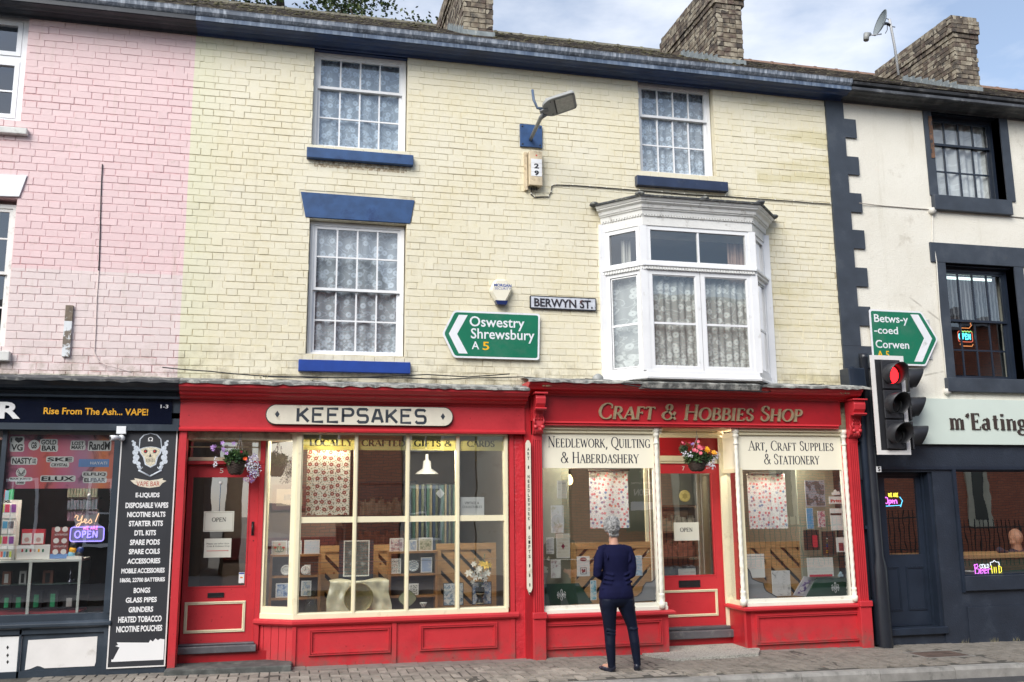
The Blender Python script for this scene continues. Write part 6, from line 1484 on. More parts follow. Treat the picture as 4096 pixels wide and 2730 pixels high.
# satellite dish on its pole
sdh = empty('satellite_dish', 'satellite dish on a leaning pole fixed to the right chimney', 'satellite dish')
Yd = 1.2
def D3(x, y, Y=Yd): a = P('d', x, y, Y); return Vector((a[0], Y, a[1]))
MB().tube([D3(1268, 640), D3(1235, 400), D3(1205, 240), D3(1190, 165)], .020, 8).build('pole', ALU, sdh)
c0 = D3(1112, 195, .95); ax_ = Vector((-.92, .15, .30)).normalized()
mb = MB(); pr = []
for k in range(7): rr_ = .40*k/6; pr.append((max(rr_, .0001), -.10+.10*(k/6)**2))
mb.lathe(pr, (0, 0, 0), 28); mb.lathe([(.405,.0),(.405,.012),(.39,.012)], (0, 0, 0), 28)
Md = Matrix.Translation(c0+Vector((.0,0,0))) @ ax_.to_track_quat('Z', 'Y').to_matrix().to_4x4() @ Matrix.Diagonal((.50, .52, .6, 1))
mb.xf(Md).build('dish', pmat('dish_grey', (.20,.23,.24), .5, .15, 5), sdh)
MB().tube([c0-ax_*.06, D3(1165, 200), D3(1195, 215)], .022, 8).build('bracket', BLKM, sdh)
MB().tube([c0+Vector((0,0,-.19)), D3(1040, 300, .65)], .012, 6).build('feed_arm', ALU, sdh)
e = D3(1000, 305, .62); MB().tube([e+Vector((.05,0,.03)), e+Vector((-.03,-.03,.0)), e+Vector((-.05,-.04,-.10))], [.03,.045,.04], 8).build('receiver', LH, sdh)
MB().tube([D3(1150,165), D3(1160,158), D3(1195,170), D3(1200,205)], .007, 5).tube([D3(1190,225), D3(1238,232)], .008, 5).tube([D3(1172,205), D3(1172,255), D3(1155,285)], .006, 5).build('wiring', BLKM, sdh)

# ------------------------------------------------------------------ traffic light
tl = empty('traffic_light', 'black traffic light showing red on a dark post in front of the downpipe', 'traffic light')
TY = -.12; pxt = P('x', 180, 1320, TY)[0]
POLE = pmat('post_paint', (.016,.019,.026), .3, .2, 4, .1, 30)
zc2 = P('x', 120, 700, TY)[1]
MB().lathe([(.095,-.08),(.092,.35),(.090,.9),(.060,1.05),(.058,3.55),(.062,3.56),(.062,3.62),(.0,3.62)], (pxt-.04, TY, 0), 18).build('post', POLE, tl)
Y0 = -.42
tq = (P('w', 110, 1000, Y0)[0]-.0, P('w', 440, 1000, Y0)[0], P('w', 300, 1495, Y0)[1], P('w', 260, 540, Y0)[1])
ang = rad(0); cxh = (tq[0]+tq[1])/2; hw = (tq[1]-tq[0])/2/math.cos(ang)*.97; zc3 = (tq[2]+tq[3])/2; hh_ = (tq[3]-tq[2])/2
Mt = Matrix.Translation((cxh, Y0, zc3)) @ Matrix.Rotation(ang, 4, 'Z')
HB = pmat('signal_black', (.022,.023,.027), .45, .15, 5, .1, 30); WB_ = pmat('white_border', (.72,.70,.68), .4, .04, 6)
MB().box(-hw+.055, hw-.055, -.004, .006, -hh_+.055, hh_-.055).xf(Mt).build('backing_board', HB, tl)
for k, (a, b, c_, d_) in enumerate(((-hw, -hw+.055, -hh_, hh_), (hw-.055, hw, -hh_, hh_))): MB().box(a, b, -.010, .008, c_, d_).xf(Mt).build('border', WB_, tl)
for c_, d_ in ((-hh_, -hh_+.055), (hh_-.055, hh_)): MB().box(-hw+.055, hw-.055, -.010, .008, c_, d_).xf(Mt).build('border', WB_, tl)
def signal(Mx, lit, name_):
    for k in range(3):
        zk = .375-k*.375
        hs_ = MB().box(-.13, .13, -.06, -.0345, zk-.18, zk+.18).xf(Mx).build('signal_head', HB, tl, bevel=.01)
        n = 20; v = []
        for j, (dep, cut) in enumerate(((-.06, 0), (-.28, 1))):
            for i in range(n+1):
                a = rad(-62)+(rad(304))*i/n
                dd = dep if not cut else -.08-.20*(.35+.65*max(0, math.sin(a)*.5+.5))
                v.append((.135*math.cos(a), dd, zk+.135*math.sin(a)))
        vv = v+[(x*.955, y, zk+(z-zk)*.955) for x, y, z in v]
        f = [(i, i+1, n+2+i, n+1+i) for i in range(n)]+[(2*n+2+i+1, 2*n+2+i, 3*n+3+i, 3*n+4+i) for i in range(n)]+[(n+1+i, n+2+i, 3*n+4+i, 3*n+3+i) for i in range(n)]
        MB().add(vv, f, True).xf(Mx).build('hood', HB, hs_)
        pr = [(.0001, -.095), (.05, -.090), (.085, -.078), (.112, -.061)]
        mt = emat('red_signal', (1,.015,.02,1), 3.2) if (lit and k == 0) else pmat('lens_dark', (.02,.02,.022), .15)
        MB().lathe(pr, (0, 0, zk), 20, 'y').xf(Mx).build('lens', mt, hs_)
signal(Mt @ Matrix.Rotation(rad(3), 4, 'Z'), True, 'a')
Mb = Matrix.Translation((P('w', 610, 1050, -.2)[0]-.27, TY-.02, zc3)) @ Matrix.Rotation(rad(72), 4, 'Z')
signal(Mb, False, 'b')
for z in (zc3-.5, zc3+.5): MB().tube([(pxt-.04, TY, z), (cxh, Y0+.02, z)], .02, 6).tube([(pxt-.04, TY, z), (pxt+.13, TY-.03, z)], .02, 6).build('bracket', POLE, tl)
q = tb('x', 106, 112, 138, 150, TY-.09); MB().box(q[0], q[1], TY-.075, TY-.068, q[2], q[3]).build('number_tag', NUMP, tl); T('5', tb('x', 114, 115, 132, 145, TY-.09), TY-.0755, BLKM, .0012, .04, parent=tl)
# ------------------------------------------------------------------ inside the shops
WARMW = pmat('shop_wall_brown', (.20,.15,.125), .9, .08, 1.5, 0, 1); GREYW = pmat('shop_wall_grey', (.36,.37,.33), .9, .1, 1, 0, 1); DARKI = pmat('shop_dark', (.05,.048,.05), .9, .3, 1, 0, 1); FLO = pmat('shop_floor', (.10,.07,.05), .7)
CEI = pmat('shop_ceiling', (.55,.53,.48), .9)
def shopbox(x0, x1, y0, y1, z0, z1, wall, nm):
    MB().box(x0, x1, y1, y1+.05, z0, z1).box(x0-.05, x0, y0, y1, z0, z1).box(x1, x1+.05, y0, y1, z0, z1).build('wall', wall, None, kind='structure')
    MB().box(x0, x1, y0, y1, z0-.05, z0).build('floor', FLO, None, kind='structure'); MB().box(x0, x1, y0, y1, z1, z1+.05).build('ceiling', CEI, None, kind='structure')
shopbox(-1.2, 2.70, .42, 4.2, .05, 2.9, pmat('shop_wall_keepsakes', (.17,.14,.125), .9, .1, 1.5, 0, 1), 'k')
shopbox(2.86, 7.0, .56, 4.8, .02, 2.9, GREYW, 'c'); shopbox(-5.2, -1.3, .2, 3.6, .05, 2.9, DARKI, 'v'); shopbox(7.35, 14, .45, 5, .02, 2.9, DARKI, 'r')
# boards closing the space over and under the fronts
MB().box(-.2, 2.6, .02, .45, 2.58, 2.6).build('ceiling', CEI, None, kind='structure')
WOOD = NT('pine'); gr = WOOD.noise(6, 6, .6, WOOD.mapped((1.2, 1, 14.)), .6)
wc = WOOD.mix(WOOD.ramp(gr, [(.3, 0.), (.7, 1.)]), (.34,.19,.075,1), (.50,.31,.14,1)); v = WOOD.n('ShaderNodeTexVoronoi'); v.inputs['Scale'].default_value = 5.; WOOD.l(WOOD.pos(), v.inputs['Vector'])
wc = WOOD.mix(WOOD.ramp(v.outputs['Distance'], [(.05, 1.), (.09, 0.)]), wc, (.12,.05,.02,1)); WOOD.bsdf(wc, .55, 0, gr, .2, .004); PINE = WOOD.m
SHW = pmat('shelf_wood', (.30,.15,.055), .5, .2, 6, .2, 40)
def diag_panel(label, x0, x1, z0, z1, y, dirn, mid=None, gap=.035, cut=None):
    """timber display panel: rails round diagonal boards"""
    p = empty('wood_panel', label, 'display panel', group='diagonal slatted pine display panels in the shop windows')
    MB().box(x0, x1, y-.02, y+.02, z1-.075, z1).build('top_rail', PINE, p); MB().box(x0, x1, y-.02, y+.02, z0, z0+.05).build('bottom_rail', PINE, p)
    for a in [x0, x1-.06]+([mid-.03] if mid else []): MB().box(a, a+.06, y-.018, y+.018, z0+.05, z1-.075).build('stile', PINE, p)
    MB().box(x0+.01, x1-.01, y+.035, y+.045, z0, z1-.02).build('backing', DARKI, p)
    st = .150; 
    xa, xb = x0+.06, x1-.06; za, zb = z0+.05, z1-.075
    def clip(poly, f):
        out = []
        for i in range(len(poly)):
            a, b = poly[i-1], poly[i]; fa, fb = f(a), f(b)
            if fa >= 0: out.append(a)
            if fa*fb < 0: t = fa/(fa-fb); out.append((a[0]+(b[0]-a[0])*t, a[1]+(b[1]-a[1])*t))
        return out
    c = -3.
    while c < 4.:
        w_ = st-gap
        s = dirn
        poly = [(xa-1, za + (c)), (xb+1, za+c+s*(xb-xa+2)*1.0), (xb+1, za+c+w_*1.35+s*(xb-xa+2)), (xa-1, za+c+w_*1.35)]
        for f in (lambda q: q[0]-xa, lambda q: xb-q[0], lambda q: q[1]-za, lambda q: zb-q[1]):
            poly = clip(poly, f)
            if len(poly) < 3: break
        if len(poly) >= 3: MB().prism_y(poly, y-.008, y+.012).build('slat', PINE, p)
        c += st*1.4
    return p
def at(c, x, y, Y): a = P(c, x, y, Y); return a
YD = .62
a = at('o', 190, 500, YD); b = at('o', 930, 480, YD)
zt_ = at('o', 800, 480, YD)[1]
diag_panel('slatted pine panel behind the left shelf unit in the keepsakes window', at('o', 735, 500, YD)[0]-.0, at('o', 1010, 480, YD)[0], .50, zt_, YD, -1)
diag_panel('slatted pine panel behind the black framed print', at('o', 1290, 480, YD)[0], at('o', 1440, 480, YD)[0]+.05, .50, zt_, YD, -1)
diag_panel('wide slatted pine panel behind the white flowers', at('p', 590, 300, YD)[0], at('p', 1165, 300, YD)[0], .50, zt_-.0, YD, -1)
YC = .42
diag_panel('slatted pine panel behind the standing woman', at('r', 562, 220, YC)[0], at('r', 1368, 220, YC)[0], .50, at('r', 900, 218, YC)[1], YC, 1, mid=at('r', 960, 300, YC)[0])
diag_panel('slatted pine panel in the right window of the craft shop', at('v', 75, 220, YC)[0], at('v', 750, 220, YC)[0], .50, at('v', 400, 212, YC)[1], YC, -1, mid=at('v', 415, 400, YC)[0])
# window beds
BED = pmat('window_bed', (.30,.24,.17), .6)
MB().prism_z([(-.19,.36),(corner[0]+.02,.03),(2.4,.03),(2.4,.9),(-.19,.9)], .44, .49).build('shelf_board', BED, ks); MB().box(2.98, 4.42, .06, .8, .44, .49).build('shelf_board', BED, cs); MB().prism_z([(5.50,.47),(crx0+.08,.03),(6.7,.03),(6.7,.8),(5.50,.8)], .44, .49).build('shelf_board', BED, cs)
# shelf units
def shelf_unit(label, x0, x1, z0, zs, y):
    s_ = empty('shelf_unit', label, 'shelf', group='wooden shelf units in the keepsakes window')
    MB().box(x0, x0+.03, y-.07, y+.07, z0, zs[0]-.012).build('upright', SHW, s_); MB().box(x1-.03, x1, y-.07, y+.07, z0, zs[0]-.012).build('upright', SHW, s_)
    MB().box(x0+.03, x1-.03, y+.06, y+.068, z0, zs[0]-.012).build('back', pmat('shelf_back', (.09,.075,.07), .8), s_)
    for k, z in enumerate(zs): MB().box(x0 if k == 0 else x0+.03, x1 if k == 0 else x1-.03, y-.08 if k == 0 else y-.068, y+.0699, z-.012, z+.012).build('shelf', SHW, s_)
YS = .40
zsL = [at('o', 400, 580, YS)[1], at('o', 400, 800, YS)[1], at('o', 400, 1030, YS)[1]]
shelf_unit('wooden shelf unit with tiles at the left of the keepsakes window', at('o', 205, 700, YS)[0], at('o', 740, 700, YS)[0], .49, zsL, YS)
zsR = [at('p', 400, 382, YS)[1], at('p', 400, 598, YS)[1], at('p', 400, 806, YS)[1]]
shelf_unit('wooden shelf unit with plates in the middle of the keepsakes window', at('p', 125, 500, YS)[0], at('p', 598, 500, YS)[0], .49, zsR, YS)
# printed pictures: procedural prints
PRN = {}
def print_mat(kind, c0, c1, c2, sc=9., seed=0., c3=None):
    key = (kind, c0, c1, c2, sc, seed)
    if key in PRN: return PRN[key]
    t = NT('print_'+kind); src = t.xz(1, 1, seed, seed*1.3)
    c0, c1, c2 = [tuple(c)+(1,) for c in (c0, c1, c2)]
    if kind == 'floral':
        v = t.vor(sc, src, .55)
        v2 = t.vor(sc*2.3, src)
        col = t.mix(t.ramp(v2.outputs['Distance'], [(.22, 1.), (.30, 0.)]), c0, c2); col = t.mix(t.ramp(v.outputs['Distance'], [(.26, 1.), (.30, 0.)]), col, c1)
        col = t.mix(t.ramp(v.outputs['Distance'], [(.05, 1.), (.08, 0.)]), col, c0)
    elif kind == 'scene':
        n1 = t.noise(sc, 8, .7, src, .6); col = t.ramp(n1, [(.32, c2), (.46, c1), (.56, c0), (.66, c1)])
    elif kind == 'rings':
        v = t.vor(sc, src); col = t.mix(t.ramp(t.math('FRACT', t.math('MULTIPLY', v.outputs['Distance'], 4.)), [(.4, 0.), (.5, 1.)]), c0, c1)
    elif kind == 'text':
        br = t.n('ShaderNodeTexBrick'); br.inputs['Scale'].default_value = sc; br.inputs['Mortar Size'].default_value = .035; br.inputs['Color1'].default_value = c1; br.inputs['Color2'].default_value = c0; br.inputs['Mortar'].default_value = c0; br.inputs['Row Height'].default_value = .12; br.inputs['Brick Width'].default_value = .3
        t.l(src, br.inputs['Vector']); col = t.mix(.5, br.outputs['Color'], c0)
    else: col = t.mix(t.noise(sc, 2), c0, c1)
    t.bsdf(col, .45); PRN[key] = t.m; return t.m
GYW = pmat('wire_grey', (.12,.12,.12), .5)
WHC = pmat('white_card', (.74,.74,.72), .5, .02, 4, 0, 1)
def card(name, label, cat, box, Y, mat, border=.012, thick=.008, group=None, edge=None, lean=0.):
    """a framed tile, card or pack: edge sheet + print"""
    e = empty(name, label, cat, group=group); x0, x1, z0, z1 = box
    MB().box(x0, x1, Y, Y+thick, z0, z1).build('backing', edge or WHC, e)
    MB().box(x0+border, x1-border, Y-.0012, Y, z0+border, z1-border).build('print', mat, e); return e
G1 = 'decorated tiles and cards in the keepsakes window'
def tbx_(c, x0, y0, x1, y1, Y): return tb(c, x0, y0, x1, y1, Y)
T0 = YS-.06
blk, wht, blu, grn_, crm, rd_ = (.03,.03,.03), (.70,.70,.66), (.16,.27,.50), (.10,.22,.12), (.66,.60,.48), (.5,.05,.06)
e = card('tile', 'square tile with three red tulips on the left shelf unit', 'tile', tbx_('o', 225, 428, 388, 578, T0), T0, pmat('tile_cream', (.55,.50,.40), .3), group=G1)
def tulip(cx, cz, s, par):
    m_ = MB(); m_.prism_y([(cx-s, cz), (cx-s*.9, cz+s), (cx-s*.4, cz+s*.6), (cx, cz+s*1.3), (cx+s*.4, cz+s*.6), (cx+s*.9, cz+s), (cx+s, cz), (cx, cz-s*.7)], T0-.003, T0-.0012); m_.build('tulip', pmat('tulip_red', (.62,.06,.05), .4), par)
q = tbx_('o', 225, 428, 388, 578, T0); qx, qz = (q[0]+q[1])/2, (q[2]+q[3])/2
for dx, dz in ((0, .035), (-.045, .0), (.045, .0)): tulip(qx+dx, qz+dz, .014, e)
m_ = MB()
for s_ in (-1, 1): m_.tube([(qx, T0-.002, qz-.05), (qx+s_*.02, T0-.002, qz-.02), (qx+s_*.012, T0-.002, qz+.02)], .003, 4).tube([(qx+s_*.01, T0-.002, qz-.045), (qx+s_*.045, T0-.002, qz-.035), (qx+s_*.045, T0-.002, qz-.012)], .0035, 4)
m_.build('stem', pmat('leaf_print', (.05,.14,.05), .5), e)
card('tile', 'green leafy tile between the tulip tile and the wave tile', 'tile', tbx_('o', 395, 428, 540, 575, T0), T0, print_mat('scene', wht, grn_, blk, 28, 1), group=G1)
card('tile', 'tile with a pale blue breaking wave', 'tile', tbx_('o', 566, 420, 728, 570, T0), T0, print_mat('scene', (.62,.70,.78), (.62,.70,.78), (.10,.2,.4), 14, 2), group=G1)
card('tile', 'square tile with a lake view on the bottom of the left shelf unit', 'tile', tbx_('o', 268, 872, 433, 1022, T0), T0, print_mat('scene', (.55,.62,.7), blu, blk, 22, 3), group=G1)
card('tile', 'tile with a town picture behind the glass jug', 'tile', tbx_('o', 535, 846, 640, 1005, T0), T0, print_mat('scene', crm, (.3,.4,.5), blk, 26, 4), group=G1)
def plate(label, c, x, y, rpx, Y, mat, rim=None, cat='plate'):
    a = at(c, x, y, Y); r_ = (at(c, x+rpx, y, Y)[0]-a[0]); e = empty('plate', label, cat, group='plates on show in the keepsakes window')
    MB().lathe([(r_, .0), (r_*.98, -.006), (r_*.68, .006), (r_*.66, .009), (.0001, .010)], (a[0], Y, a[1]), 24, 'y').build('rim', rim or mat, e); MB().disc(a, r_*.66, Y+.0085, 24).build('centre', mat, e)
BWP = print_mat('scene', wht, wht, (.12,.12,.14), 40, 5)
plate('small black and white plate on the middle left shelf', 'o', 376, 735, 55, T0, BWP); 
e = empty('clock', 'small round white clock face on a white card on the left shelf unit', 'clock')
a = at('o', 580, 735, T0); MB().box(a[0]-.012, a[0]+.055, T0, T0+.006, a[1]-.055, a[1]+.058).build('card', WHC, e); MB().lathe([(.052,.0),(.052,-.008),(.044,-.008),(.0001,-.006)], (a[0], T0-.001, a[1]), 20, 'y').build('dial', WHC, e); MB().box(a[0]-.002, a[0]+.002, T0-.0095, T0-.0085, a[1], a[1]+.03).box(a[0]-.02, a[0], T0-.0095, T0-.0085, a[1]-.002, a[1]+.002).build('hand', BLKM, e)
m_ = MB()
for k in range(12): an = k*PI/6; m_.box(a[0]+.038*math.cos(an)-.003, a[0]+.038*math.cos(an)+.003, T0-.0095, T0-.0085, a[1]+.038*math.sin(an)-.003, a[1]+.038*math.sin(an)+.003)
m_.build('hour_mark', BLKM, e, kind='stuff')
card('tile', 'purple pictorial card on the top left of the middle shelf unit', 'tile', tbx_('p', 142, 250, 275, 382, T0), T0, print_mat('scene', wht, (.35,.22,.28), (.15,.08,.12), 24, 6), group=G1)
card('tile', 'tile with a blue flower wreath on the middle shelf unit', 'tile', tbx_('p', 330, 268, 405, 375, T0), T0, print_mat('scene', wht, blu, wht, 30, 7), group=G1)
card('tile', 'tile with a green woodland figure on the middle shelf unit', 'tile', tbx_('p', 422, 245, 556, 373, T0), T0, print_mat('scene', crm, (.3,.32,.2), blk, 26, 8), group=G1)
card('tile', 'white tile with dense black leaf pattern', 'tile', tbx_('p', 148, 447, 250, 592, T0), T0, print_mat('floral', wht, blk, (.2,.25,.25), 60, 9), group=G1)
plate('blue and white ringed plate in the middle of the shelf unit', 'p', 368, 517, 55, T0, print_mat('rings', wht, (.25,.32,.4), wht, 12, 3))
card('tile', 'blue tile with a white bird', 'tile', tbx_('p', 442, 435, 550, 582, T0), T0, print_mat('scene', (.32,.42,.62), (.32,.42,.62), wht, 16, 10), group=G1)
card('tile', 'black and white tile behind the green dish', 'tile', tbx_('p', 325, 688, 420, 800, T0), T0, print_mat('floral', wht, blk, blk, 50, 11), group=G1)
# black print in the middle
YP = .48
e = empty('framed_print', 'dark blue print of a waterfall in a white frame line in the keepsakes window', 'picture')
q = tbx_('o', 930, 425, 1290, 840, YP); MB().box(q[0], q[1], YP, YP+.015, q[2]-.05, q[3]).build('mount', pmat('navy_card', (.012,.018,.035), .6), e)
q = tbx_('o', 977, 425, 1247, 800, YP); frame_mb(q[0], q[1], q[2], q[3], .012, YP-.004, YP).build('frame', WHC, e); MB().box(q[0]+.012, q[1]-.012, YP-.002, YP, q[2]+.012, q[3]-.012).build('print', print_mat('scene', (.05,.08,.09), (.10,.14,.15), (.35,.38,.38), 14, 12), e)
# draped box and tray
GOLD = pmat('gold_satin', (.62,.59,.42), .30, .2, 9, 0, 1, spec=.9)
e = empty('draped_box', 'box draped in crumpled pale gold satin in the keepsakes window', 'cloth')
YG = .22; q = tbx_('o', 830, 850, 1440, 1135, YG); mb = MB(); nx_, nz2 = 40, 24; v = []
for j in range(nz2+1):
    for i in range(nx_+1):
        u, w_ = i/nx_, j/nz2; wd = .05*(1-w_); x = q[0]-wd+(q[1]-q[0]+2*wd)*u; z = .49+(q[3]-.49)*w_
        v.append((x+.008*math.sin(9*w_+u*5), YG+.009*math.sin(u*14+w_*3)+.006*math.sin(u*29-w_*5)+.004*math.sin(u*47+w_*9)+.003*math.sin(w_*17+u*9)-(1-w_)*.05, z))
for i in range(nx_+1): u = i/nx_; v.append((q[0]+(q[1]-q[0])*u, YG+.25, q[3]+.015*math.sin(u*9)))
mb.add(v, [(j*(nx_+1)+i, j*(nx_+1)+i+1, (j+1)*(nx_+1)+i+1, (j+1)*(nx_+1)+i) for j in range(nz2+1) for i in range(nx_)], True); mb.build('satin', GOLD, e)
a = at('o', 1135, 1025, YG-.1); r_ = at('o', 1290, 1025, YG-.1)[0]-a[0]
e = empty('brass_tray', 'round engraved pale brass tray leaning on the satin box', 'tray')
BRS = pmat('pale_brass', (.36,.31,.15), .35, .12, 40, .5, 60, metal=.5)
MB().lathe([(r_, .0), (r_*.99, -.012), (r_*.93, -.012), (r_*.86, .004), (r_*.84, .006), (.0001, .006)], (a[0], YG-.1, a[1]), 36, 'y').build('tray', BRS, e)
for k in (.3, .5, .7): MB().lathe([(r_*k, .0048), (r_*k+.002, .003), (r_*k+.004, .0048)], (a[0], YG-.1, a[1]), 30, 'y').build('engraving', BRS, e)
# glass vessel
e = empty('glass_jug', 'large clear glass jar at the foot of the left shelf unit', 'jar'); a = at('o', 635, 1150, .2); GLS = glass_mat('jar_glass', (.86,.9,.88,1), 1.2, .0)
MB().lathe([(.07,.49),(.085,.52),(.082,.60),(.055,.68),(.04,.73),(.045,.80)], (a[0], .2, 0), 18).build('body', GLS, e); MB().lathe([(.001,.495),(.066,.495),(.072,.56),(.001,.56)], (a[0], .2, 0), 14).build('filling', pmat('dried_filling', (.35,.33,.25), .8, .4, 60), e)
# green dish, cup, frames, flowers
YF = .18
e = empty('green_dish', 'pale green scalloped dish standing on edge', 'dish'); a = at('p', 313, 832, YF); DISH = pmat('pale_green_glaze', (.36,.40,.26), .25, .15, 12)
n = 28; pts = [(a[0]+(.098+.006*math.cos(4*t))*math.cos(t), a[1]+(.088+.006*math.cos(4*t))*math.sin(t)) for t in [2*PI*k/n for k in range(n)]]
MB().prism_y(pts, YF, YF+.006).build('rim', pmat('dish_rim', (.06,.08,.05), .3), e); MB().prism_y([(a[0]+(x-a[0])*.93, a[1]+(z-a[1])*.93) for x, z in pts], YF-.003, YF).build('well', DISH, e)
e = empty('cup', 'small patterned footed bowl beside the green dish', 'bowl'); a = at('p', 465, 912, YF); MB().lathe([(.0001,0),(.022,0),(.02,.008),(.034,.03),(.044,.052),(.042,.052),(.03,.03),(.0001,.012)], (a[0], YF, a[1]-.005), 18).build('bowl', print_mat('floral', wht, (.15,.2,.3), blk, 60, 13), e)
card('framed_print', 'dark edged booklet of coast views leaning by the pine panel', 'picture', tbx_('p', 660, 680, 855, 900, YF+.1), YF+.1, print_mat('scene', wht, (.25,.35,.45), blk, 26, 14), .008, edge=pmat('dark_card', (.05,.055,.06), .5))
card('framed_print', 'framed picture behind the black vase at the right of the keepsakes window', 'picture', tbx_('p', 935, 670, 1125, 890, YF+.1), YF+.1, print_mat('scene', wht, blu, blk, 30, 15), .01, edge=pmat('dark_card', (.05,.055,.06), .5))
e = empty('vase_of_flowers', 'black glass vase of white lilies with one yellow bloom', 'flowers'); a = at('p', 1005, 890, YF)
MB().lathe([(.0001,0),(.05,0),(.052,.012),(.036,.05),(.03,.08),(.05,.12),(.056,.15),(.05,.19)], (a[0]+.01, YF, a[1]), 18).build('vase', pmat('black_glass', (.012,.014,.016), .08, .1, 5), e)
MB().lathe([(.0515,.012),(.0535,.017),(.0515,.022)], (a[0]+.01, YF, a[1]), 18).lathe([(.051,.118),(.053,.123),(.051,.128)], (a[0]+.01, YF, a[1]), 18).build('gilt_band', pmat('gilt', (.55,.5,.35), .3, metal=.6), e)
def lily(cx, cy, cz, s, mat, par, n=6, nm='flower'):
    mb = MB(); axx = Vector((R_.uniform(-.6,.6), -1, R_.uniform(-.2,.6))).normalized(); Mq = Matrix.Translation((cx, cy, cz)) @ axx.to_track_quat('Z', 'Y').to_matrix().to_4x4()
    for k in range(n):
        an = 2*PI*k/n+R_.random()*.3; ca, sa = math.cos(an), math.sin(an); w_ = s*.26
        P0 = [(0,0,0), (ca*s*.5-sa*w_, sa*s*.5+ca*w_, s*.28), (ca*s, sa*s, s*R_.uniform(.05,.3)), (ca*s*.5+sa*w_, sa*s*.5-ca*w_, s*.28)]; mb.add(P0, [(0,1,2,3)], True)
    mb.blob((0, 0, s*.1), s*.14, 5, 3); mb.xf(Mq).build(nm, mat, par)
LILY = pmat('white_petal', (.75,.74,.68), .6, .06, 20); YEL = pmat('yellow_petal', (.80,.55,.05), .6, .1, 20); LEAFD = pmat('vase_leaf', (.05,.09,.04), .6, .3, 20)
for (px_, py_, s_, mt) in ((900,590,.055,LILY),(950,500,.04,LILY),(945,620,.06,LILY),(985,560,.05,LILY),(1010,620,.05,LILY),(1045,600,.05,LILY),(1080,590,.05,LILY),(1055,640,.045,LILY),(1015,495,.045,YEL),(1060,510,.06,YEL),(1095,510,.04,YEL),(940,670,.035,LILY),(1000,540,.04,LILY)):
    p = at('p', px_, py_, YF); lily(p[0], YF-.03+R_.uniform(-.04,.04), p[1], s_, mt, e)
mb = MB(); bs_ = (a[0]+.01, YF, a[1]+.18)
for (px_, py_) in ((1058,400),(960,440),(1110,470),(930,560),(1000,600),(1080,560),(1040,500)): p = at('p', px_, py_, YF); mb.tube([bs_, ((bs_[0]+p[0])/2+.01, YF, (bs_[2]+p[1])/2), (p[0], YF, p[1])], [.004,.003,.006], 5)
mb.build('stem', LEAFD, e)
# patterned papers hanging in the windows
def paper(label, c, x0, y0, x1, y1, Y, mat, name='wrapping_paper'):
    q = tb(c, x0, y0, x1, y1, Y); mb = MB(); n = 12; v = []
    for j in (0, 1):
        for i in range(n+1): v.append((q[0]+(q[1]-q[0])*i/n, Y+.006*math.sin(i*.9)+(.01 if j else 0), q[2] if j == 0 else q[3]))
    mb.add(v, [(i, i+1, n+2+i, n+1+i) for i in range(n)], True); o = mb.build(name, mat, None, label, 'wrapping paper'); return q
BUD = NT('coffee_print'); src = BUD.xz(); v1 = BUD.vor(12.5, src, .4); v2 = BUD.vor(44, src)
col = BUD.mix(BUD.ramp(v2.outputs['Distance'], [(.22, 1.), (.34, 0.)]), (.72,.70,.60,1), (.16,.16,.12,1)); col = BUD.mix(BUD.ramp(v1.outputs['Distance'], [(.27, 1.), (.30, 0.)]), col, (.20,.035,.03,1)); col = BUD.mix(BUD.ramp(v1.outputs['Distance'], [(.06, 1.), (.09, 0.)]), col, (.66,.55,.5,1)); BUD.bsdf(col, .5)
paper('sheet of paper printed with dark red round fruit behind LOCALLY', 'm', 592, 790, 1042, 1465, .10, BUD.m)
BUT = NT('butterfly_print'); src = BUT.xz(); v1 = BUT.vor(17, src, .8); cr2 = BUT.vor(38, src)
hue = BUT.ramp(v1.outputs['Color'], [(.2, (.60,.13,.16,1)), (.5, (.70,.28,.30,1)), (.62, (.10,.22,.42,1)), (.9, (.66,.25,.18,1))])
col = BUT.mix(BUT.ramp(cr2.outputs['Distance'], [(.14, .7), (.22, 0.)]), (.72,.73,.74,1), (.35,.20,.30,1)); col = BUT.mix(BUT.ramp(v1.outputs['Distance'], [(.24, 1.), (.29, 0.)]), col, hue); BUT.bsdf(col, .5)
q = paper('butterfly and rose wrapping paper hanging behind the woman', 'q', 745, 925, 1118, 1480, .22, BUT.m)
MB().box(q[0]-.02, q[1]+.02, .20, .24, q[3]-.004, q[3]+.016).build('paper_rail', BLKM, None, 'dark clip rail holding the paper behind the woman', 'rail')
q = paper('butterfly and rose wrapping paper in the art and stationery window', 'u', 225, 955, 592, 1485, .22, BUT.m)
MB().box(q[0]+.02, q[1]-.05, .20, .24, q[3]-.004, q[3]+.016).build('paper_rail', BLKM, None, 'dark clip rail holding the paper in the art and stationery window', 'rail')
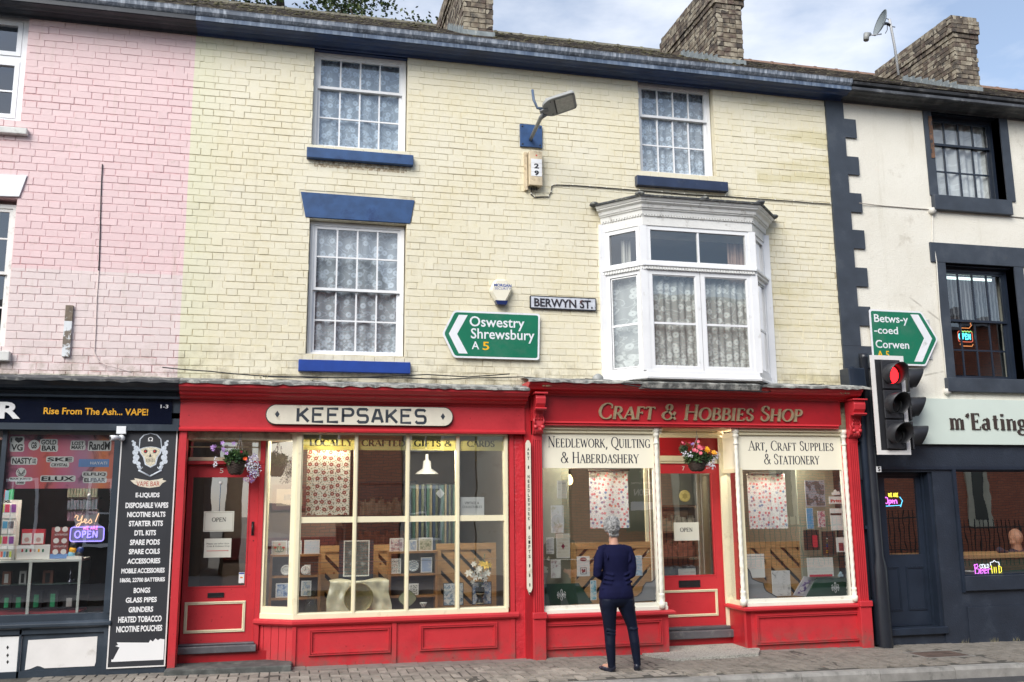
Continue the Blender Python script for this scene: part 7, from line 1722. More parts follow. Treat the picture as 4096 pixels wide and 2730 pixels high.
# window lettering band LOCALLY CRAFTED GIFTS & CARDS on the upper glass
band = empty('window_sticker', 'olive cream band lettered LOCALLY CRAFTED GIFTS & CARDS inside the keepsakes panes', 'sticker')
BN_ = NT('band_film'); d_ = BN_.n('ShaderNodeBsdfDiffuse'); t_ = BN_.n('ShaderNodeBsdfTranslucent'); m_ = BN_.n('ShaderNodeMixShader'); d_.inputs[0].default_value = t_.inputs[0].default_value = (.62,.58,.30,1)
BN_.l(d_.outputs[0], m_.inputs[1]); BN_.l(t_.outputs[0], m_.inputs[2]); BN_.l(m_.outputs[0], BN_.out.inputs['Surface']); BAND = BN_.m; zb0_ = P('n', 900, 733, KF+.05)[1]; BLT = pmat('band_letter', (.03,.028,.02), .5)
tz = (P('n', 900, 693, KF+.045)[1], P('n', 900, 637, KF+.045)[1])
segs = [('Locally', 'm', 622, 1078, xs[0], xs[1]), ('Crafted', 'm', 1168, 1625, xs[2], xs[3]), ('Gifts &', 'n', 378, 745, xs[4], xs[5]), ('Cards', 'n', 890, 1155, xs[6], xs[7])]
for body, c_, a0, a1, x0, x1 in segs:
    MB().box(x0, x1, KF+.046, KF+.050, zb0_, kzt-.03).build('film', BAND, band)
    roman([(body.upper(), (P(c_, a0, 700, KF+.045)[0], P(c_, a1, 700, KF+.045)[0], tz[0], tz[1]))], KF+.0455, BLT, band, depth=.001, thick=.27, thin=.10)
def notice(label, c, x0, y0, x1, y1, Y, lines_, tone=WHC, par=None):
    q = tb(c, x0, y0, x1, y1, Y); e = empty('notice', label, 'notice'); MB().box(q[0], q[1], Y, Y+.004, q[2], q[3]).build('sheet', tone, e)
    for body, bx, by0, by1, ex in lines_: roman([(body, (P(c, bx, by0, Y)[0], P(c, ex, by0, Y)[0], P(c, (bx+ex)/2, by0, Y)[1], P(c, (bx+ex)/2, by1, Y)[1]))], Y, BLKM, e, depth=.001, thick=.17, thin=.08)
    return e, q
GRC = pmat('grey_card', (.60,.60,.52), .5, .05, 3)
e, q = notice('OPEN card hanging in the glass of door number 5', 'k', 368, 1268, 640, 1450, KD+.002, [('OPEN', 442, 1360, 1325, 572)], GRC)
frame_mb(q[0]+.012, q[1]-.012, q[2]+.012, q[3]-.012, .003, KD+.0, KD+.002).build('border', pmat('card_line', (.35,.33,.25), .5), e)
a = P('k', 520, 1015, KD); e2 = empty('suction_hook', 'round white hook with a cord on the glass of door 5', 'hook'); MB().lathe([(.0001,.0),(.016,.002),(.02,.01)], (a[0], KD, a[1]), 14, 'y').build('cup', WHC, e2); MB().tube([(a[0], KD+.004, a[1]), (a[0], KD+.004, q[3])], .003, 5).build('cord', pmat('blue_cord', (.2,.3,.42), .6), e2)
e, q = notice('small card with a red arrow pointing to the other door, below the OPEN card', 'l', 372, 280, 615, 450, KD+.002, [], GRC)
mb = MB(); T('Please use other door', tb('l', 396, 318, 600, 332, KD), KD+.002, None, .001, mb=mb); T('Craft & Hobbies Shop', tb('l', 396, 342, 600, 358, KD), KD+.002, None, .001, mb=mb); mb.build('lettering', BLKM, e)
z_a = P('l', 500, 390, KD)[1]; xa, xb = P('l', 395, 390, KD)[0], P('l', 592, 390, KD)[0]; MB().prism_y([(xa, z_a-.003), (xb-.01, z_a-.003), (xb-.01, z_a-.009), (xb, z_a), (xb-.01, z_a+.009), (xb-.01, z_a+.003), (xa, z_a+.003)], KD+.0005, KD+.002).build('arrow', pmat('arrow_red', (.5,.06,.06), .5), e)
e, q = notice('OPEN card in the glass of door number 7', 't', 252, -25, 512, 165, CD+.002, [('OPEN', 315, 72, 32, 448)], GRC)
e, q = notice('white card reading VINTAGE & COLLECTABLES in the right pane', 'n', 822, 1180, 1053, 1355, KF+.046, [('VINTAGE &', 865, 1248, 1226, 1005), ('COLLECTABLES', 845, 1284, 1264, 1032)])
q = tb('l', 683, 583, 733, 680, KD+.002); e = card('card_sticker', 'payment card sticker in the corner of the glass of door 5', 'sticker', q, KD+.008, WHC, .002, .003)
x_, z_ = (q[0]+q[1])/2, (q[2]+q[3])/2; MB().disc((x_-.006, z_+.002), .008, KD+.0055, 12).build('dot', pmat('sticker_red', (.7,.05,.03), .5), e); MB().disc((x_+.006, z_+.002), .008, KD+.0052, 12).build('dot', pmat('sticker_orange', (.8,.35,.02), .5), e); MB().box(q[0]+.003, q[1]-.003, KD+.005, KD+.0065, q[3]-.018, q[3]-.003).build('stripe', BLL, e)
q = tb('t', 298, 458, 478, 526, CD+.03); card('business_card', 'small white notice at the bottom of the glass of door 7', 'notice', q, CD+.03, print_mat('text', (.62,.63,.58), (.3,.3,.28), wht, 3.4), .004, .004)
e = empty('spectacles', 'pair of pale spectacle frames behind the glass of door 7', 'glasses'); a = P('t', 455, 352, CD+.05); mb = MB()
for dx in (-.035, .0, .035): mb.tube([(a[0]+dx+.018*math.cos(t), CD+.05, a[1]+.011*math.sin(t)) for t in [2*PI*k/12 for k in range(13)]], .0022, 5)
mb.build('frame', pmat('pale_frame', (.6,.58,.42), .4), e)
e = empty('seal_sticker', 'round yellow embossed disc on the glass of door 7', 'sticker'); a = P('s', 365, 1268, CD+.002); r_ = P('s', 423, 1268, CD)[0]-a[0]
SEAL = pmat('brass_seal', (.36,.30,.10), .5, .2, 30); MB().lathe([(r_,.004),(r_,.0),(r_*.85,-.002),(.0001,-.002)], (a[0], CD+.004, a[1]), 24, 'y').build('disc', SEAL, e); MB().prism_y([(a[0]+r_*.55*math.cos(t)*(1 if k % 2 else .75), a[1]+r_*.55*math.sin(t)*(1 if k % 2 else .75)) for k, t in enumerate([2*PI*k/12 for k in range(12)])], CD-.0, CD+.002).build('star', pmat('seal_dark', (.26,.21,.06), .5), e)
# picture on the wall of the keepsakes shop seen through the side light
e = empty('framed_picture', 'dark red framed picture with a cream mount on the shop wall by door 5', 'picture'); YW_ = 1.2
q = tbx_('m', 232, 1148, 600, 1415, YW_); MB().box(-.7, .62, YW_+.02, YW_+.06, .49, 2.55).build('wall', pmat('brown_partition', (.13,.10,.088), .9, .06, 1.5, 0, 1), None, kind='structure')
frame_mb(q[0], q[1], q[2], q[3], .05, YW_-.02, YW_+.015).build('frame', pmat('oxblood', (.06,.010,.014), .4), e); MB().box(q[0]+.05, q[1]-.05, YW_, YW_+.01, q[2]+.05, q[3]-.05).build('mount', pmat('mount_card', (.28,.22,.16), .8), e); MB().box(q[0]+.14, q[1]-.14, YW_-.004, YW_, q[2]+.12, q[3]-.12).build('print', print_mat('scene', (.2,.17,.15), (.10,.09,.1), (.03,.03,.04), 9, 20), e)
MB().box(-.7, .62, YW_-.015, YW_+.02, P('m', 300, 395+0, YW_)[1] if False else P('o', 330, 395, YW_)[1]-.25, P('o', 330, 395, YW_)[1]).build('dado', pmat('oxblood', (.06,.01,.014)), None, kind='structure')
# green blind panels in the craft windows
GRNB = pmat('sage_board', (.27,.28,.22), .8, .08, 2); DGR = pmat('dark_green_board', (.022,.062,.042), .5, .2, 3)
YH = .12
q = tbx_('q', 305, 900, 560, 1568, YH); x0, x1 = q[0], P('q', 700, 1200, YH+.1)[0]
MB().box(x0-.05, P('q', 545, 1200, YH+.12)[0], YH+.12, YH+.14, .49, 2.5).build('display_board', GRNB, cs)
MB().box(P('v', 735, 500, .3)[0], crx1, YH+.16, YH+.18, .49, 2.5).build('display_board', GRNB, cs)
pts = [P('r', x, y, .10) for x, y in [(305,620),(640,612),(775,808),(305,825)]]; MB().prism_y(pts, .10, .115).build('low_screen', DGR, cs)
pts = [P('v', x, y, .10) for x, y in [(885,560),(1225,560),(1232,750),(780,752)]]; MB().prism_y(pts, .10, .115).build('low_screen', DGR, cs)
for c_, x, y, nm in (('r', 473, 725, 'left'), ('v', 1065, 655, 'right')):
    e = empty('flourish_sticker', 'white scroll flourish on the glass at the bottom %s of the craft shop' % nm, 'sticker'); a = P(c_, x, y, .02); mb = MB(); k_ = .0007*1.15
    for s1_ in (-1, 1):
        for s2_ in (-1, 1):
            def cc(pts): mb.tube([(a[0]+s1_*px_*k_, .02, a[1]+s2_*pz_*k_) for px_, pz_ in pts], .0032, 4)
            cc([(0,20),(14,34),(12,62),(0,78)]); cc([(4,8),(30,22),(52,16),(60,36),(46,46),(38,34)]); cc([(8,4),(34,2),(62,4),(66,14)])
    mb.build('scroll', SWHITE, e)
# grey shaped screens next to the columns
GSH = pmat('grey_screen', (.30,.31,.33), .35, .1, 4)
def gscreen(pts, c, lab, Y=.06):
    e = empty('shaped_screen', lab, 'screen'); pl = [P(c, x, y, Y) for x, y in pts]; MB().prism_y(pl, Y, Y+.01).build('panel', GSH, e)
    MB().tube([(x, Y-.001, z) for x, z in pl], .006, 5).build('edging', pmat('screen_edge', (.05,.05,.055), .5), e)
gscreen([(1430,468),(1392,500),(1378,570),(1340,600),(1290,605),(1262,640),(1245,700),(1205,735),(1170,745),(1175,792),(1435,775)], 'r', 'grey wavy edged screen at the foot of the left twisted column')
gscreen([(212,460),(240,500),(262,570),(330,600),(370,610),(380,660),(400,690),(450,715),(500,745),(500,765),(240,770),(218,740)], 'v', 'grey wavy edged screen at the foot of the middle twisted column')
# packs hanging in the craft windows
G2 = 'packs and cards hung in the craft shop windows'
def pk(name, label, c, x0, y0, x1, y1, mat, Y=.06, b=.006, edge=None, cat='pack'): return card(name, label, cat, tb(c, x0, y0, x1, y1, Y), Y, mat, b, .006, G2, edge)
pk('leaflet', 'cream leaflet hung high in the needlework window', 'q', 432, 1022, 522, 1192, print_mat('text', (.66,.63,.54), (.25,.2,.18), wht, 3.4, 1))
pk('embroidery_kit', 'tall clear pack with a yellow and green figure picture', 'q', 372, 1260, 495, 1525, print_mat('scene', (.70,.70,.70), (.68,.68,.68), (.35,.33,.10), 12, 31))
pk('scissors_pack', 'small white pack with scissors left of the pattern card', 'r', 328, 170, 400, 330, print_mat('text', wht, (.1,.1,.1), wht, 3.4, 2))
ePC = pk('pattern_card', 'cream card with a red and grey diamond motif', 'r', 425, 135, 552, 368, print_mat('text', (.64,.60,.50), (.45,.35,.25), wht, 3.4, 3))
pk('embroidery_kit', 'white kit with a maroon oval and a grey bridge picture', 'r', 372, 388, 465, 562, print_mat('scene', wht, wht, (.25,.05,.08), 10, 33))
e = pk('embroidery_kit', 'white kit with a maroon oval and a red dragon square', 'r', 622, 352, 745, 545, WHC); q = tb('r', 622, 352, 745, 545, .06); xm_ = (q[0]+q[1])/2
MAR = pmat('maroon_print', (.22,.02,.045), .5); MB().disc((xm_, q[3]-.035), .045, .057, 18, .022).build('oval', MAR, e); s_ = .038; zc = q[2]+.062
frame_mb(xm_-s_, xm_+s_, zc-s_, zc+s_, .005, .0565, .0585).build('square', BLKM, e)
MB().prism_y([(xm_-.026,zc-.02),(xm_-.015,zc-.005),(xm_-.028,zc+.01),(xm_-.012,zc+.024),(xm_,zc+.008),(xm_+.012,zc+.024),(xm_+.026,zc+.012),(xm_+.018,zc-.004),(xm_+.026,zc-.022),(xm_+.008,zc-.012),(xm_-.005,zc-.024)], .0565, .0585).build('dragon', MAR, e)
a = P('r', 488, 255, .055); MB().prism_y([(a[0]-.024,a[1]),(a[0]-.008,a[1]+.02),(a[0],a[1]+.036),(a[0]+.008,a[1]+.02),(a[0]+.024,a[1]),(a[0]+.008,a[1]-.02),(a[0],a[1]-.036),(a[0]-.008,a[1]-.02)], .0545, .0565).build('motif', MAR, ePC)
pk('ribbon_pack', 'narrow blue and white pack beside the woman left elbow', 'r', 752, 585, 810, 775, print_mat('scene', wht, (.15,.45,.6), blk, 14, 35))
pk('sticker_sheet', 'pale blue sheet of cartoon stickers right of the woman', 'r', 1160, 345, 1252, 540, print_mat('scene', (.62,.68,.70), (.3,.5,.7), (.4,.2,.15), 16, 36))
pk('poster', 'grey pack of black pictures of London sights', 'u', 775, 1018, 965, 1272, print_mat('scene', (.45,.45,.5), (.05,.05,.055), (.3,.3,.25), 9, 37), b=.012, edge=pmat('grey_pack', (.40,.40,.44), .5))
e = pk('glue_sign', 'white cut-out sign reading Pritt in red', 'u', 1005, 1175, 1140, 1245, WHC); T('Pritt', tb('u', 1020, 1203, 1128, 1232, .055), .0585, pmat('red_print', (.6,.03,.03)), .0012, .04, parent=e)
a = P('u', 1070, 1145, .06); MB().prism_y([(a[0]-.055,a[1]-.02),(a[0]-.06,a[1]+.01),(a[0]-.03,a[1]+.015),(a[0]-.02,a[1]+.045),(a[0],a[1]+.05),(a[0]+.02,a[1]+.02),(a[0]+.045,a[1]+.03),(a[0]+.06,a[1]+.005),(a[0]+.055,a[1]-.02)], .060, .066).build('cutout', WHC, e)
pk('brush_pack', 'slim bright blue brush pack', 'u', 788, 1285, 852, 1485, print_mat('scene', (.10,.35,.62), (.10,.35,.62), wht, 11, 38), b=.003)
pk('pen_pack', 'pack of coloured pens with a white header', 'u', 898, 1315, 966, 1470, print_mat('scene', wht, (.5,.08,.15), (.05,.2,.4), 22, 39), b=.003)
e = pk('note_pad', 'white list pad with a black band', 'u', 1020, 1290, 1135, 1500, WHC)
q = tb('u', 1018, 1335, 1125, 1355, .055); MB().box(q[0], q[1], .0565, .0588, q[2], q[3]).build('band', BLKM, e)
BKP = pmat('black_pack', (.02,.02,.022), .4, .1, 10)
for lab, x0, y0, x1, y1, sub in (('black wax pack with a red block', 762, 98, 910, 293, (845,150,893,265)), ('tall black wax stick pack with coloured rods', 938, 112, 1070, 345, None), ('small white pack with a dark red seal', 1075, 170, 1168, 312, (1100,222,1145,300))):
    wt_ = lab.startswith('small'); e = pk('wax_pack', lab, 'v', x0, y0, x1, y1, WHC if wt_ else BKP, edge=WHC if wt_ else BKP)
    if sub: q = tb('v', *sub, .055); MB().box(q[0], q[1], .055, .0588, q[2], q[3]).build('block', pmat('wax_red', (.55,.02,.05) if not wt_ else (.28,.02,.03), .4) if not wt_ else MAR, e)
    else:
        for k in range(10): a = P('v', 985, 180+k*15, .055); MB().box(a[0]-.012, a[0]+.012, .055, .0588, a[1]-.0045, a[1]+.0045).build('rod', [WHC, BRS, PINE, SGREEN, BLL, BLL, MAR, MAR, OLET, OLET][k], e)
e = pk('calendar_sheet', 'white year planner with a red strip', 'v', 795, 365, 1045, 548, print_mat('text', wht, (.5,.5,.52), wht, 3.4, 5))
q = tb('v', 818, 528, 1038, 548, .055); MB().box(q[0], q[1], .0565, .0588, q[2], q[3]).build('red_strip', pmat('wax_red', (.55,.02,.05)), e)
e = empty('jigsaw_pieces', 'small stack of pale blue toy jigsaw pieces on the green screen', 'toy'); a = P('v', 1118, 548, .09)
for k, (dx, dz) in enumerate(((-.02, .0), (.015, .0), (.0, .028))): MB().box(a[0]+dx-.014, a[0]+dx+.014, .08, .1, a[1]+dz, a[1]+dz+.026).blob((a[0]+dx, .09, a[1]+dz+.028), .008, 6, 4).build('piece', pmat('pale_blue_toy', (.35,.5,.6), .5), e)
pk('sketch_pad', 'large pale pad against the pine panel', 'v', 218, 330, 382, 560, WHC, Y=.2)
pk('magazine', 'upright magazine with a grey mill picture', 'v', 455, 490, 632, 735, print_mat('scene', (.66,.66,.66), (.62,.62,.62), (.08,.08,.08), 9, 40), Y=.14, cat='magazine')
e = empty('craft_kit', 'leaning grey tray with a purple pack by the green screen', 'kit'); pts = [P('v', x, y, .16) for x, y in [(765,545),(880,558),(790,738),(660,730)]]; MB().prism_y(pts, .16, .175).build('tray', pmat('grey_pack', (.4,.4,.44)), e)
pts = [P('v', x, y, .155) for x, y in [(775,585),(830,580),(755,715),(700,710)]]; MB().prism_y(pts, .15, .158).build('pack', print_mat('scene', wht, (.16,.10,.3), blk, 16, 41), e)
# wooden post and curtain strip in the needlework window
e = empty('post_and_curtain', 'pale wooden post and curtain strip at the right edge of the needlework window', 'curtain'); xx0 = P('q', 1325, 1200, .10)[0]; xx1 = P('q', 1383, 1200, .10)[0]
for k in range(5): w_ = (xx1-xx0)/5; MB().box(xx0+k*w_, xx0+(k+1)*w_-.004, .10+.01*(k % 2), .13, .5, 2.4).build('strip', pmat('striped_curtain%d' % (k % 2), (.40,.26,.20) if k % 2 else (.60,.55,.46), .8), e)
# warm bulb in the craft shop
lb2 = empty('light_bulb', 'warm glowing bulb hanging inside the needlework window', 'lamp'); Yl = 1.6; a = P('q', 552, 1012, Yl)
MB().lathe([(.0001,-.075),(.03,-.06),(.045,-.02),(.04,.02),(.02,.055),(.016,.07)], (a[0], Yl, a[1]), 14).build('bulb', emat('bulb_glow', (1,.72,.30,1), 5.), lb2); MB().lathe([(.018,.07),(.018,.11),(.0001,.11)], (a[0], Yl, a[1]), 10).tube([(a[0], Yl, a[1]+.1), (a[0], Yl, 2.9)], .006, 5).build('flex', BLKM, lb2)
def lamp_light(x, y, z, en, col=(1, .75, .45), r=.06):
    l_ = bpy.data.lights.new('bulb_or_fill_light', 'POINT'); l_.energy = en; l_.color = col; l_.shadow_soft_size = r; o_ = bpy.data.objects.new('bulb_or_fill_light', l_); link(o_); o_.location = (x, y, z)
lamp_light(a[0], Yl-.1, a[1]-.15, 20)
WGL = emat('fill_lamp_glow', (1,.9,.74,1), 5.)
for x, y, en, lab in ((3.62, .14, 60, 'white ceiling lamp over the needlework window display'), (6.0, .14, 60, 'added ceiling lamp brightening the stationery window display'), (.45, .13, 52, 'added ceiling lamp brightening the left of the keepsakes display'), (1.75, .13, 52, 'added ceiling lamp brightening the right of the keepsakes display'), (-2.3, .10, 60, 'added ceiling lamp brightening the vape shop cabinet'), (9.4, .6, 30, 'added ceiling lamp brightening the restaurant table')):  # needlework lamp is real; the rest are added to brighten the displays
    e = empty('shop_fill_lamp', lab, 'lamp', group='ceiling lamps inside the shops'); MB().lathe([(.0001,2.47),(.035,2.475),(.05,2.49),(.055,2.51)], (x,y,0), 16).build('bowl', WGL, e); MB().lathe([(.06,2.51),(.06,2.53),(.012,2.54),(.012,2.58)], (x,y,0), 14).build('fitting', BLKM, e)
    lamp_light(x, y, 2.40, en, (1, .91, .77), .08)
for k, (x, yy, w_, h_, mt) in enumerate(((3.5, 2.8, .5, 1.5, (.20,.12,.07)), (4.0, 3.6, .5, 1.8, (.10,.09,.12)), (6.0, 3.2, .7, 1.7, (.16,.10,.07)), (.6, 3.0, .5, 1.9, (.10,.09,.10)), (1.5, 3.6, .9, 2.1, (.07,.07,.09)), (2.2, 3.0, .4, 1.5, (.16,.11,.08)))):
    e = empty('bookcase', ['brown bookcase deep inside the needlework side of the craft shop', 'dark bookcase beyond the till in the craft shop', 'bookcase deep inside the art and stationery side', 'dark cabinet deep inside the keepsakes shop', 'broad dark dresser at the back of the keepsakes shop', 'low brown bookcase at the right back of the keepsakes shop'][k], 'bookcase')
    sm_ = pmat('case_%d' % k, mt, .7); MB().box(x-w_/2, x-w_/2+.03, yy, yy+.3, .06, h_).box(x+w_/2-.03, x+w_/2, yy, yy+.3, .06, h_).box(x-w_/2, x+w_/2, yy+.28, yy+.3, .06, h_).build('case', sm_, e)
    for s_ in range(5):
        zz = .1+s_*(h_-.1)/4.05; MB().box(x-w_/2+.03, x+w_/2-.03, yy+.0, yy+.28, zz-.015, zz+.01).build('shelf', sm_, e)
        if s_ < 4:
            bk = MB(); xx = x-w_/2+.04
            while xx < x+w_/2-.06: t_ = R_.uniform(.02,.05); bk.box(xx, xx+t_-.003, yy+.03, yy+.2, zz+.01, zz+.01+R_.uniform(.16,.27)); xx += t_
            bk.build('books', pmat('books_%d' % (s_ % 3), ((.30,.27,.22), (.10,.14,.2), (.25,.10,.08))[s_ % 3], .7, .5, 14), e, kind='stuff')

a = P('n', 630, 1145, .05); MB().prism_y([(a[0]-.052, a[1]), (a[0], a[1]-.058), (a[0]+.052, a[1]), (a[0], a[1]+.058)], .05, .054).build('diamond_card', WHC, None, 'plain white diamond card hanging in the third keepsakes pane', 'card')
for lab, c0, y0, c1, y1, x0, x1 in (('curtain wire stretched across the keepsakes window', 'o', 655, 'p', 460, corner[0], 2.4), ('white curtain wire across the needlework window', 'r', 378, 'r', 356, clx0+.03, tw[0]-.03), ('dark curtain wire across the stationery window', 'v', 345, 'v', 345, tw[1]+.03, tw[2]-.03)):
    z0 = P(c0, 600, y0, .02)[1]; MB().tube([(x0+(x1-x0)*k/6, .02, z0-.006*math.sin(PI*k/6)) for k in range(7)], .0022, 4).build('curtain_wire', WHC if c0 == 'r' else GYW, None, lab, 'wire')
e = empty('pendant_lamp', 'white enamel pendant lamp hanging inside the third keepsakes pane', 'lamp'); a = P('n', 500, 960, .95)
MB().lathe([(.15, a[1]), (.11, a[1]+.035), (.055, a[1]+.07), (.05, a[1]+.16), (.022, a[1]+.18), (.018, a[1]+.25)], (a[0], .95, 0), 22).build('shade', WHC, e); MB().tube([(a[0], .95, a[1]+.2), (a[0], .95, 2.9)], .006, 5).build('flex', BLKM, e)
e = empty('scarf_rack', 'rail of dark, teal and cream scarves above the pine panel in the keepsakes window', 'rack'); a, b = P('n', 330, 1440, .9), P('n', 775, 1440, .9)
MB().tube([(a[0]-.05, .9, 1.98), (b[0]+.05, .9, 1.98)], .01, 6).build('rail', BLKM, e); x = a[0]; k = 0
while x < b[0]: w_ = R_.uniform(.025,.05); MB().box(x, x+w_-.004, .88+.02*(k % 2), .91+.02*(k % 2), 1.0-R_.uniform(0,.12), 1.975).build('scarf', pmat('scarf_%d' % (k % 5), ((.02,.03,.04), (.04,.09,.08), (.20,.18,.13), (.02,.04,.08), (.09,.11,.09))[k % 5], .9, .2, 20), e); x += w_; k += 1
# ---- vape shop window contents
VY = .14
pw = empty('window_poster', 'smoky purple and orange poster of vape brand logos across the top of the window', 'poster')
SMK = NT('smoke_poster'); src = SMK.xz(); n1 = SMK.noise(2.3, 6, .6, src, 1.8); n2 = SMK.noise(1.4, 3, .5, SMK.mapped((1.3, .001, .8)))
sp = SMK.n('ShaderNodeSeparateXYZ'); SMK.l(SMK.pos(), sp.inputs[0])
hue = SMK.ramp(SMK.math('MULTIPLY_ADD', sp.outputs[0], 1.0, 2.75), [(0., (.30,.05,.42,1)), (.3, (.62,.04,.10,1)), (.48, (.50,.10,.45,1)), (.68, (.12,.25,.75,1)), (.85, (.80,.22,.05,1)), (1., (.45,.08,.30,1))])
SMK.bsdf(SMK.mix(SMK.ramp(n1, [(.33, 0.), (.47, 1.)]), (.012,.012,.03,1), SMK.mix(n2, hue, (.75,.25,.12,1))), .4)
pb = (vxl+.0, vwx1-.012, P('i', 550, 1243, VF+.045)[1], P('i', 550, 762, VF+.045)[1]); PYv = VF+.045
MB().box(pb[0], pb[1], PYv, PYv+.004, pb[2], pb[3]).build('sheet', SMK.m, pw)
plb = [('I \u2665', 98, 785, 205, 835), ('VG', 100, 845, 205, 905), ('GB', 280, 828, 330, 885), ('GOLD', 370, 808, 505, 850), ('BAR', 375, 858, 508, 905), ('LOST', 645, 822, 752, 855), ('MARY', 640, 858, 755, 890), ('RandM', 800, 822, 985, 898), ('NASTY', 110, 968, 285, 1022), ('LIQ', 292, 975, 322, 1022), ('SKE', 425, 965, 648, 1000), ('CRYSTAL', 460, 1018, 608, 1045), ('HAYATI', 810, 1003, 960, 1028), ('BAR JUICE', 92, 1150, 278, 1170), ('5000', 150, 1180, 215, 1200), ('ELUX', 372, 1135, 665, 1175), ('ELFLIQ', 748, 1100, 948, 1132), ('ELFBAR', 755, 1150, 945, 1185)]
halo = MB(); ink = MB(); whi = MB()
for k, (body, x0, y0, x1, y1) in enumerate(plb):
    if body == 'HAYATI': T(body, tb('i', x0, y0, x1, y1, PYv), PYv, None, .0022, .01, mb=whi); continue
    b_ = tb('i', x0-12, y0-9, x1+12, y1+9, PYv); halo.prism_y(rnd_poly([(b_[0],b_[2]),(b_[1],b_[2]),(b_[1],b_[3]),(b_[0],b_[3])], .02), PYv-.0008-.0001*(k % 5), PYv)
    T(body, tb('i', x0, y0, x1, y1, PYv), PYv, None, .0022, .03, mb=ink)
b_ = tb('i', 705, 980, 978, 1050, PYv); MB().box(b_[0], b_[1], PYv-.001, PYv, b_[2], b_[3]).build('blue_panel', pmat('hayati_blue', (.16,.30,.60), .5), pw)
c0 = P('i', 305, 855, PYv); halo.disc(c0, .055, PYv-.0009, 20)
halo.disc(P('i', 190, 1100, PYv), .05, PYv-.0009, 16); 
for s_ in (-1, 1):
    c1_ = P('i', 190, 1095, PYv); ink.tube([(c1_[0], PYv-.002, c1_[1]-.03), (c1_[0]+s_*.03, PYv-.002, c1_[1]+.025), (c1_[0]+s_*.035, PYv-.002, c1_[1]), (c1_[0]+s_*.01, PYv-.002, c1_[1]-.02), (c1_[0]+s_*.03, PYv-.002, c1_[1]-.03), (c1_[0], PYv-.002, c1_[1]-.04)], .003, 4)
ink.build('lettering', BLET, pw); halo.build('logo_backing', WHC, pw); whi.build('lettering', WLET, pw)
MB().box(vxl+.0, vwx1-.012, VF+.045, VF+.07, pb[3]+.002, vz1).build('blind_box', pmat('beige_box', (.36,.32,.26), .7), vs)
# product cases
CAB = empty('display_cabinet', 'white framed glass cabinet with boxed vapes on a red cloth', 'cabinet')
YC2 = .16; czt = P('j', 400, 480, YC2)[1]; czb = P('j', 400, 950, YC2)[1]; czm = P('j', 400, 690, YC2)[1]
x_r = P('j', 718, 700, YC2)[0]; x_m = P('j', 262, 700, YC2)[0]
WM = pmat('white_cabinet_metal', (.68,.70,.66), .4, .04, 5)
for (a, b) in ((x_r-.025, x_r), (x_m-.014, x_m+.014)): MB().box(a, b, YC2-.012, YC2+.012, czb-.05, czt-.012).build('post', WM, CAB)
MB().box(-4., x_r, YC2-.014, YC2+.45, czt-.012, czt+.012).build('top', WM, CAB); MB().box(-4., x_r, YC2+.02, YC2+.45, czm-.005, czm).build('glass_shelf', pmat('shelf_glass_edge', (.12,.16,.15), .2), CAB)
MB().box(-4., x_r, YC2+.02, YC2+.45, czb-.02, czb+.005).build('cloth', pmat('red_cloth', (.42,.03,.05), .8), CAB); MB().box(-4., x_r, YC2+.46, YC2+.48, czb-.05, czt).build('back', pmat('cab_back', (.09,.10,.10), .6), CAB)
G3 = 'boxes on the shelves of the vape shop window'
def vbox(label, c, x0, y0, x1, y1, Y, m1, m2=None, name='product_box'):
    q = tb(c, x0, y0, x1, y1, Y); e = empty(name, label, 'box', group=G3); MB().box(q[0], q[1], Y, Y+.05, q[2], q[3]).build('carton', m1, e)
    w_, h_ = q[1]-q[0], q[3]-q[2]
    if m2: MB().box(q[0]+w_*.25, q[0]+w_*.7, Y-.002, Y, q[2]+h_*.1, q[3]-h_*.2).build('picture', m2, e)
    return e
GRK = pmat('green_pack', (.05,.35,.16), .4, .3, 30); RDK = pmat('red_pack', (.45,.03,.04), .4); GYK = pmat('grey_box', (.45,.45,.44), .5); COPP = pmat('copper_box', (.16,.07,.05), .4)
vbox('black box with a green arc left of the cabinet post', 'j', 120, 780, 215, 912, .3, BKP, GRK); vbox('black box with a green arc and a dark red device, far left', 'j', 18, 785, 100, 912, .3, BKP, GRK)
vbox('black box with a green ring and a red device right of the cabinet post', 'j', 278, 750, 375, 912, .3, BKP, GRK); vbox('black box with a green ring and black device', 'j', 428, 742, 520, 908, .3, BKP, GRK); vbox('black box with a small framed gold emblem', 'j', 565, 790, 678, 900, .3, BKP, GYK)
vbox('dark brown box on the upper cabinet shelf, far left', 'j', 20, 575, 98, 690, .32, COPP, GYK); vbox('grey box with a chrome device on the upper cabinet shelf', 'j', 172, 570, 235, 690, .32, GYK, BKP); vbox('brown and black box on the upper cabinet shelf', 'j', 382, 565, 475, 688, .32, COPP, BKP)
e = empty('glass_pipe', 'small dark water pipe figure on the upper cabinet shelf', 'pipe'); a = P('j', 628, 682, .3); MB().lathe([(.0001,0),(.028,.0),(.026,.02),(.012,.04),(.012,.08),(.02,.085),(.010,.10),(.009,.15)], (a[0], .3, a[1]), 12).tube([(a[0]+.02, .3, a[1]+.015), (a[0]+.045, .3, a[1]+.05)], .005, 5).build('body', pmat('dark_chrome', (.10,.10,.13), .2, metal=.6), e)
RW = pmat('red_toy_box', (.52,.04,.06), .45, .1, 10)
for lab, x0, x1 in (('left of the two red boxes standing on the white carton', 192, 292), ('right of the two red boxes standing on the white carton', 297, 397)):
    e = vbox(lab, 'j', x0, 197, x1, 332, .22, RW); q = tb('j', x0, 215, x1, 325, .22); MB().box(q[0]+.008, q[1]-.008, .218, .22, q[2], q[3]-.02).build('window', WHC, e); MB().disc(((q[0]+q[1])/2, q[2]+.04), .024, .216, 14).build('round_print', pmat('pink_print', (.60,.35,.33), .5), e)
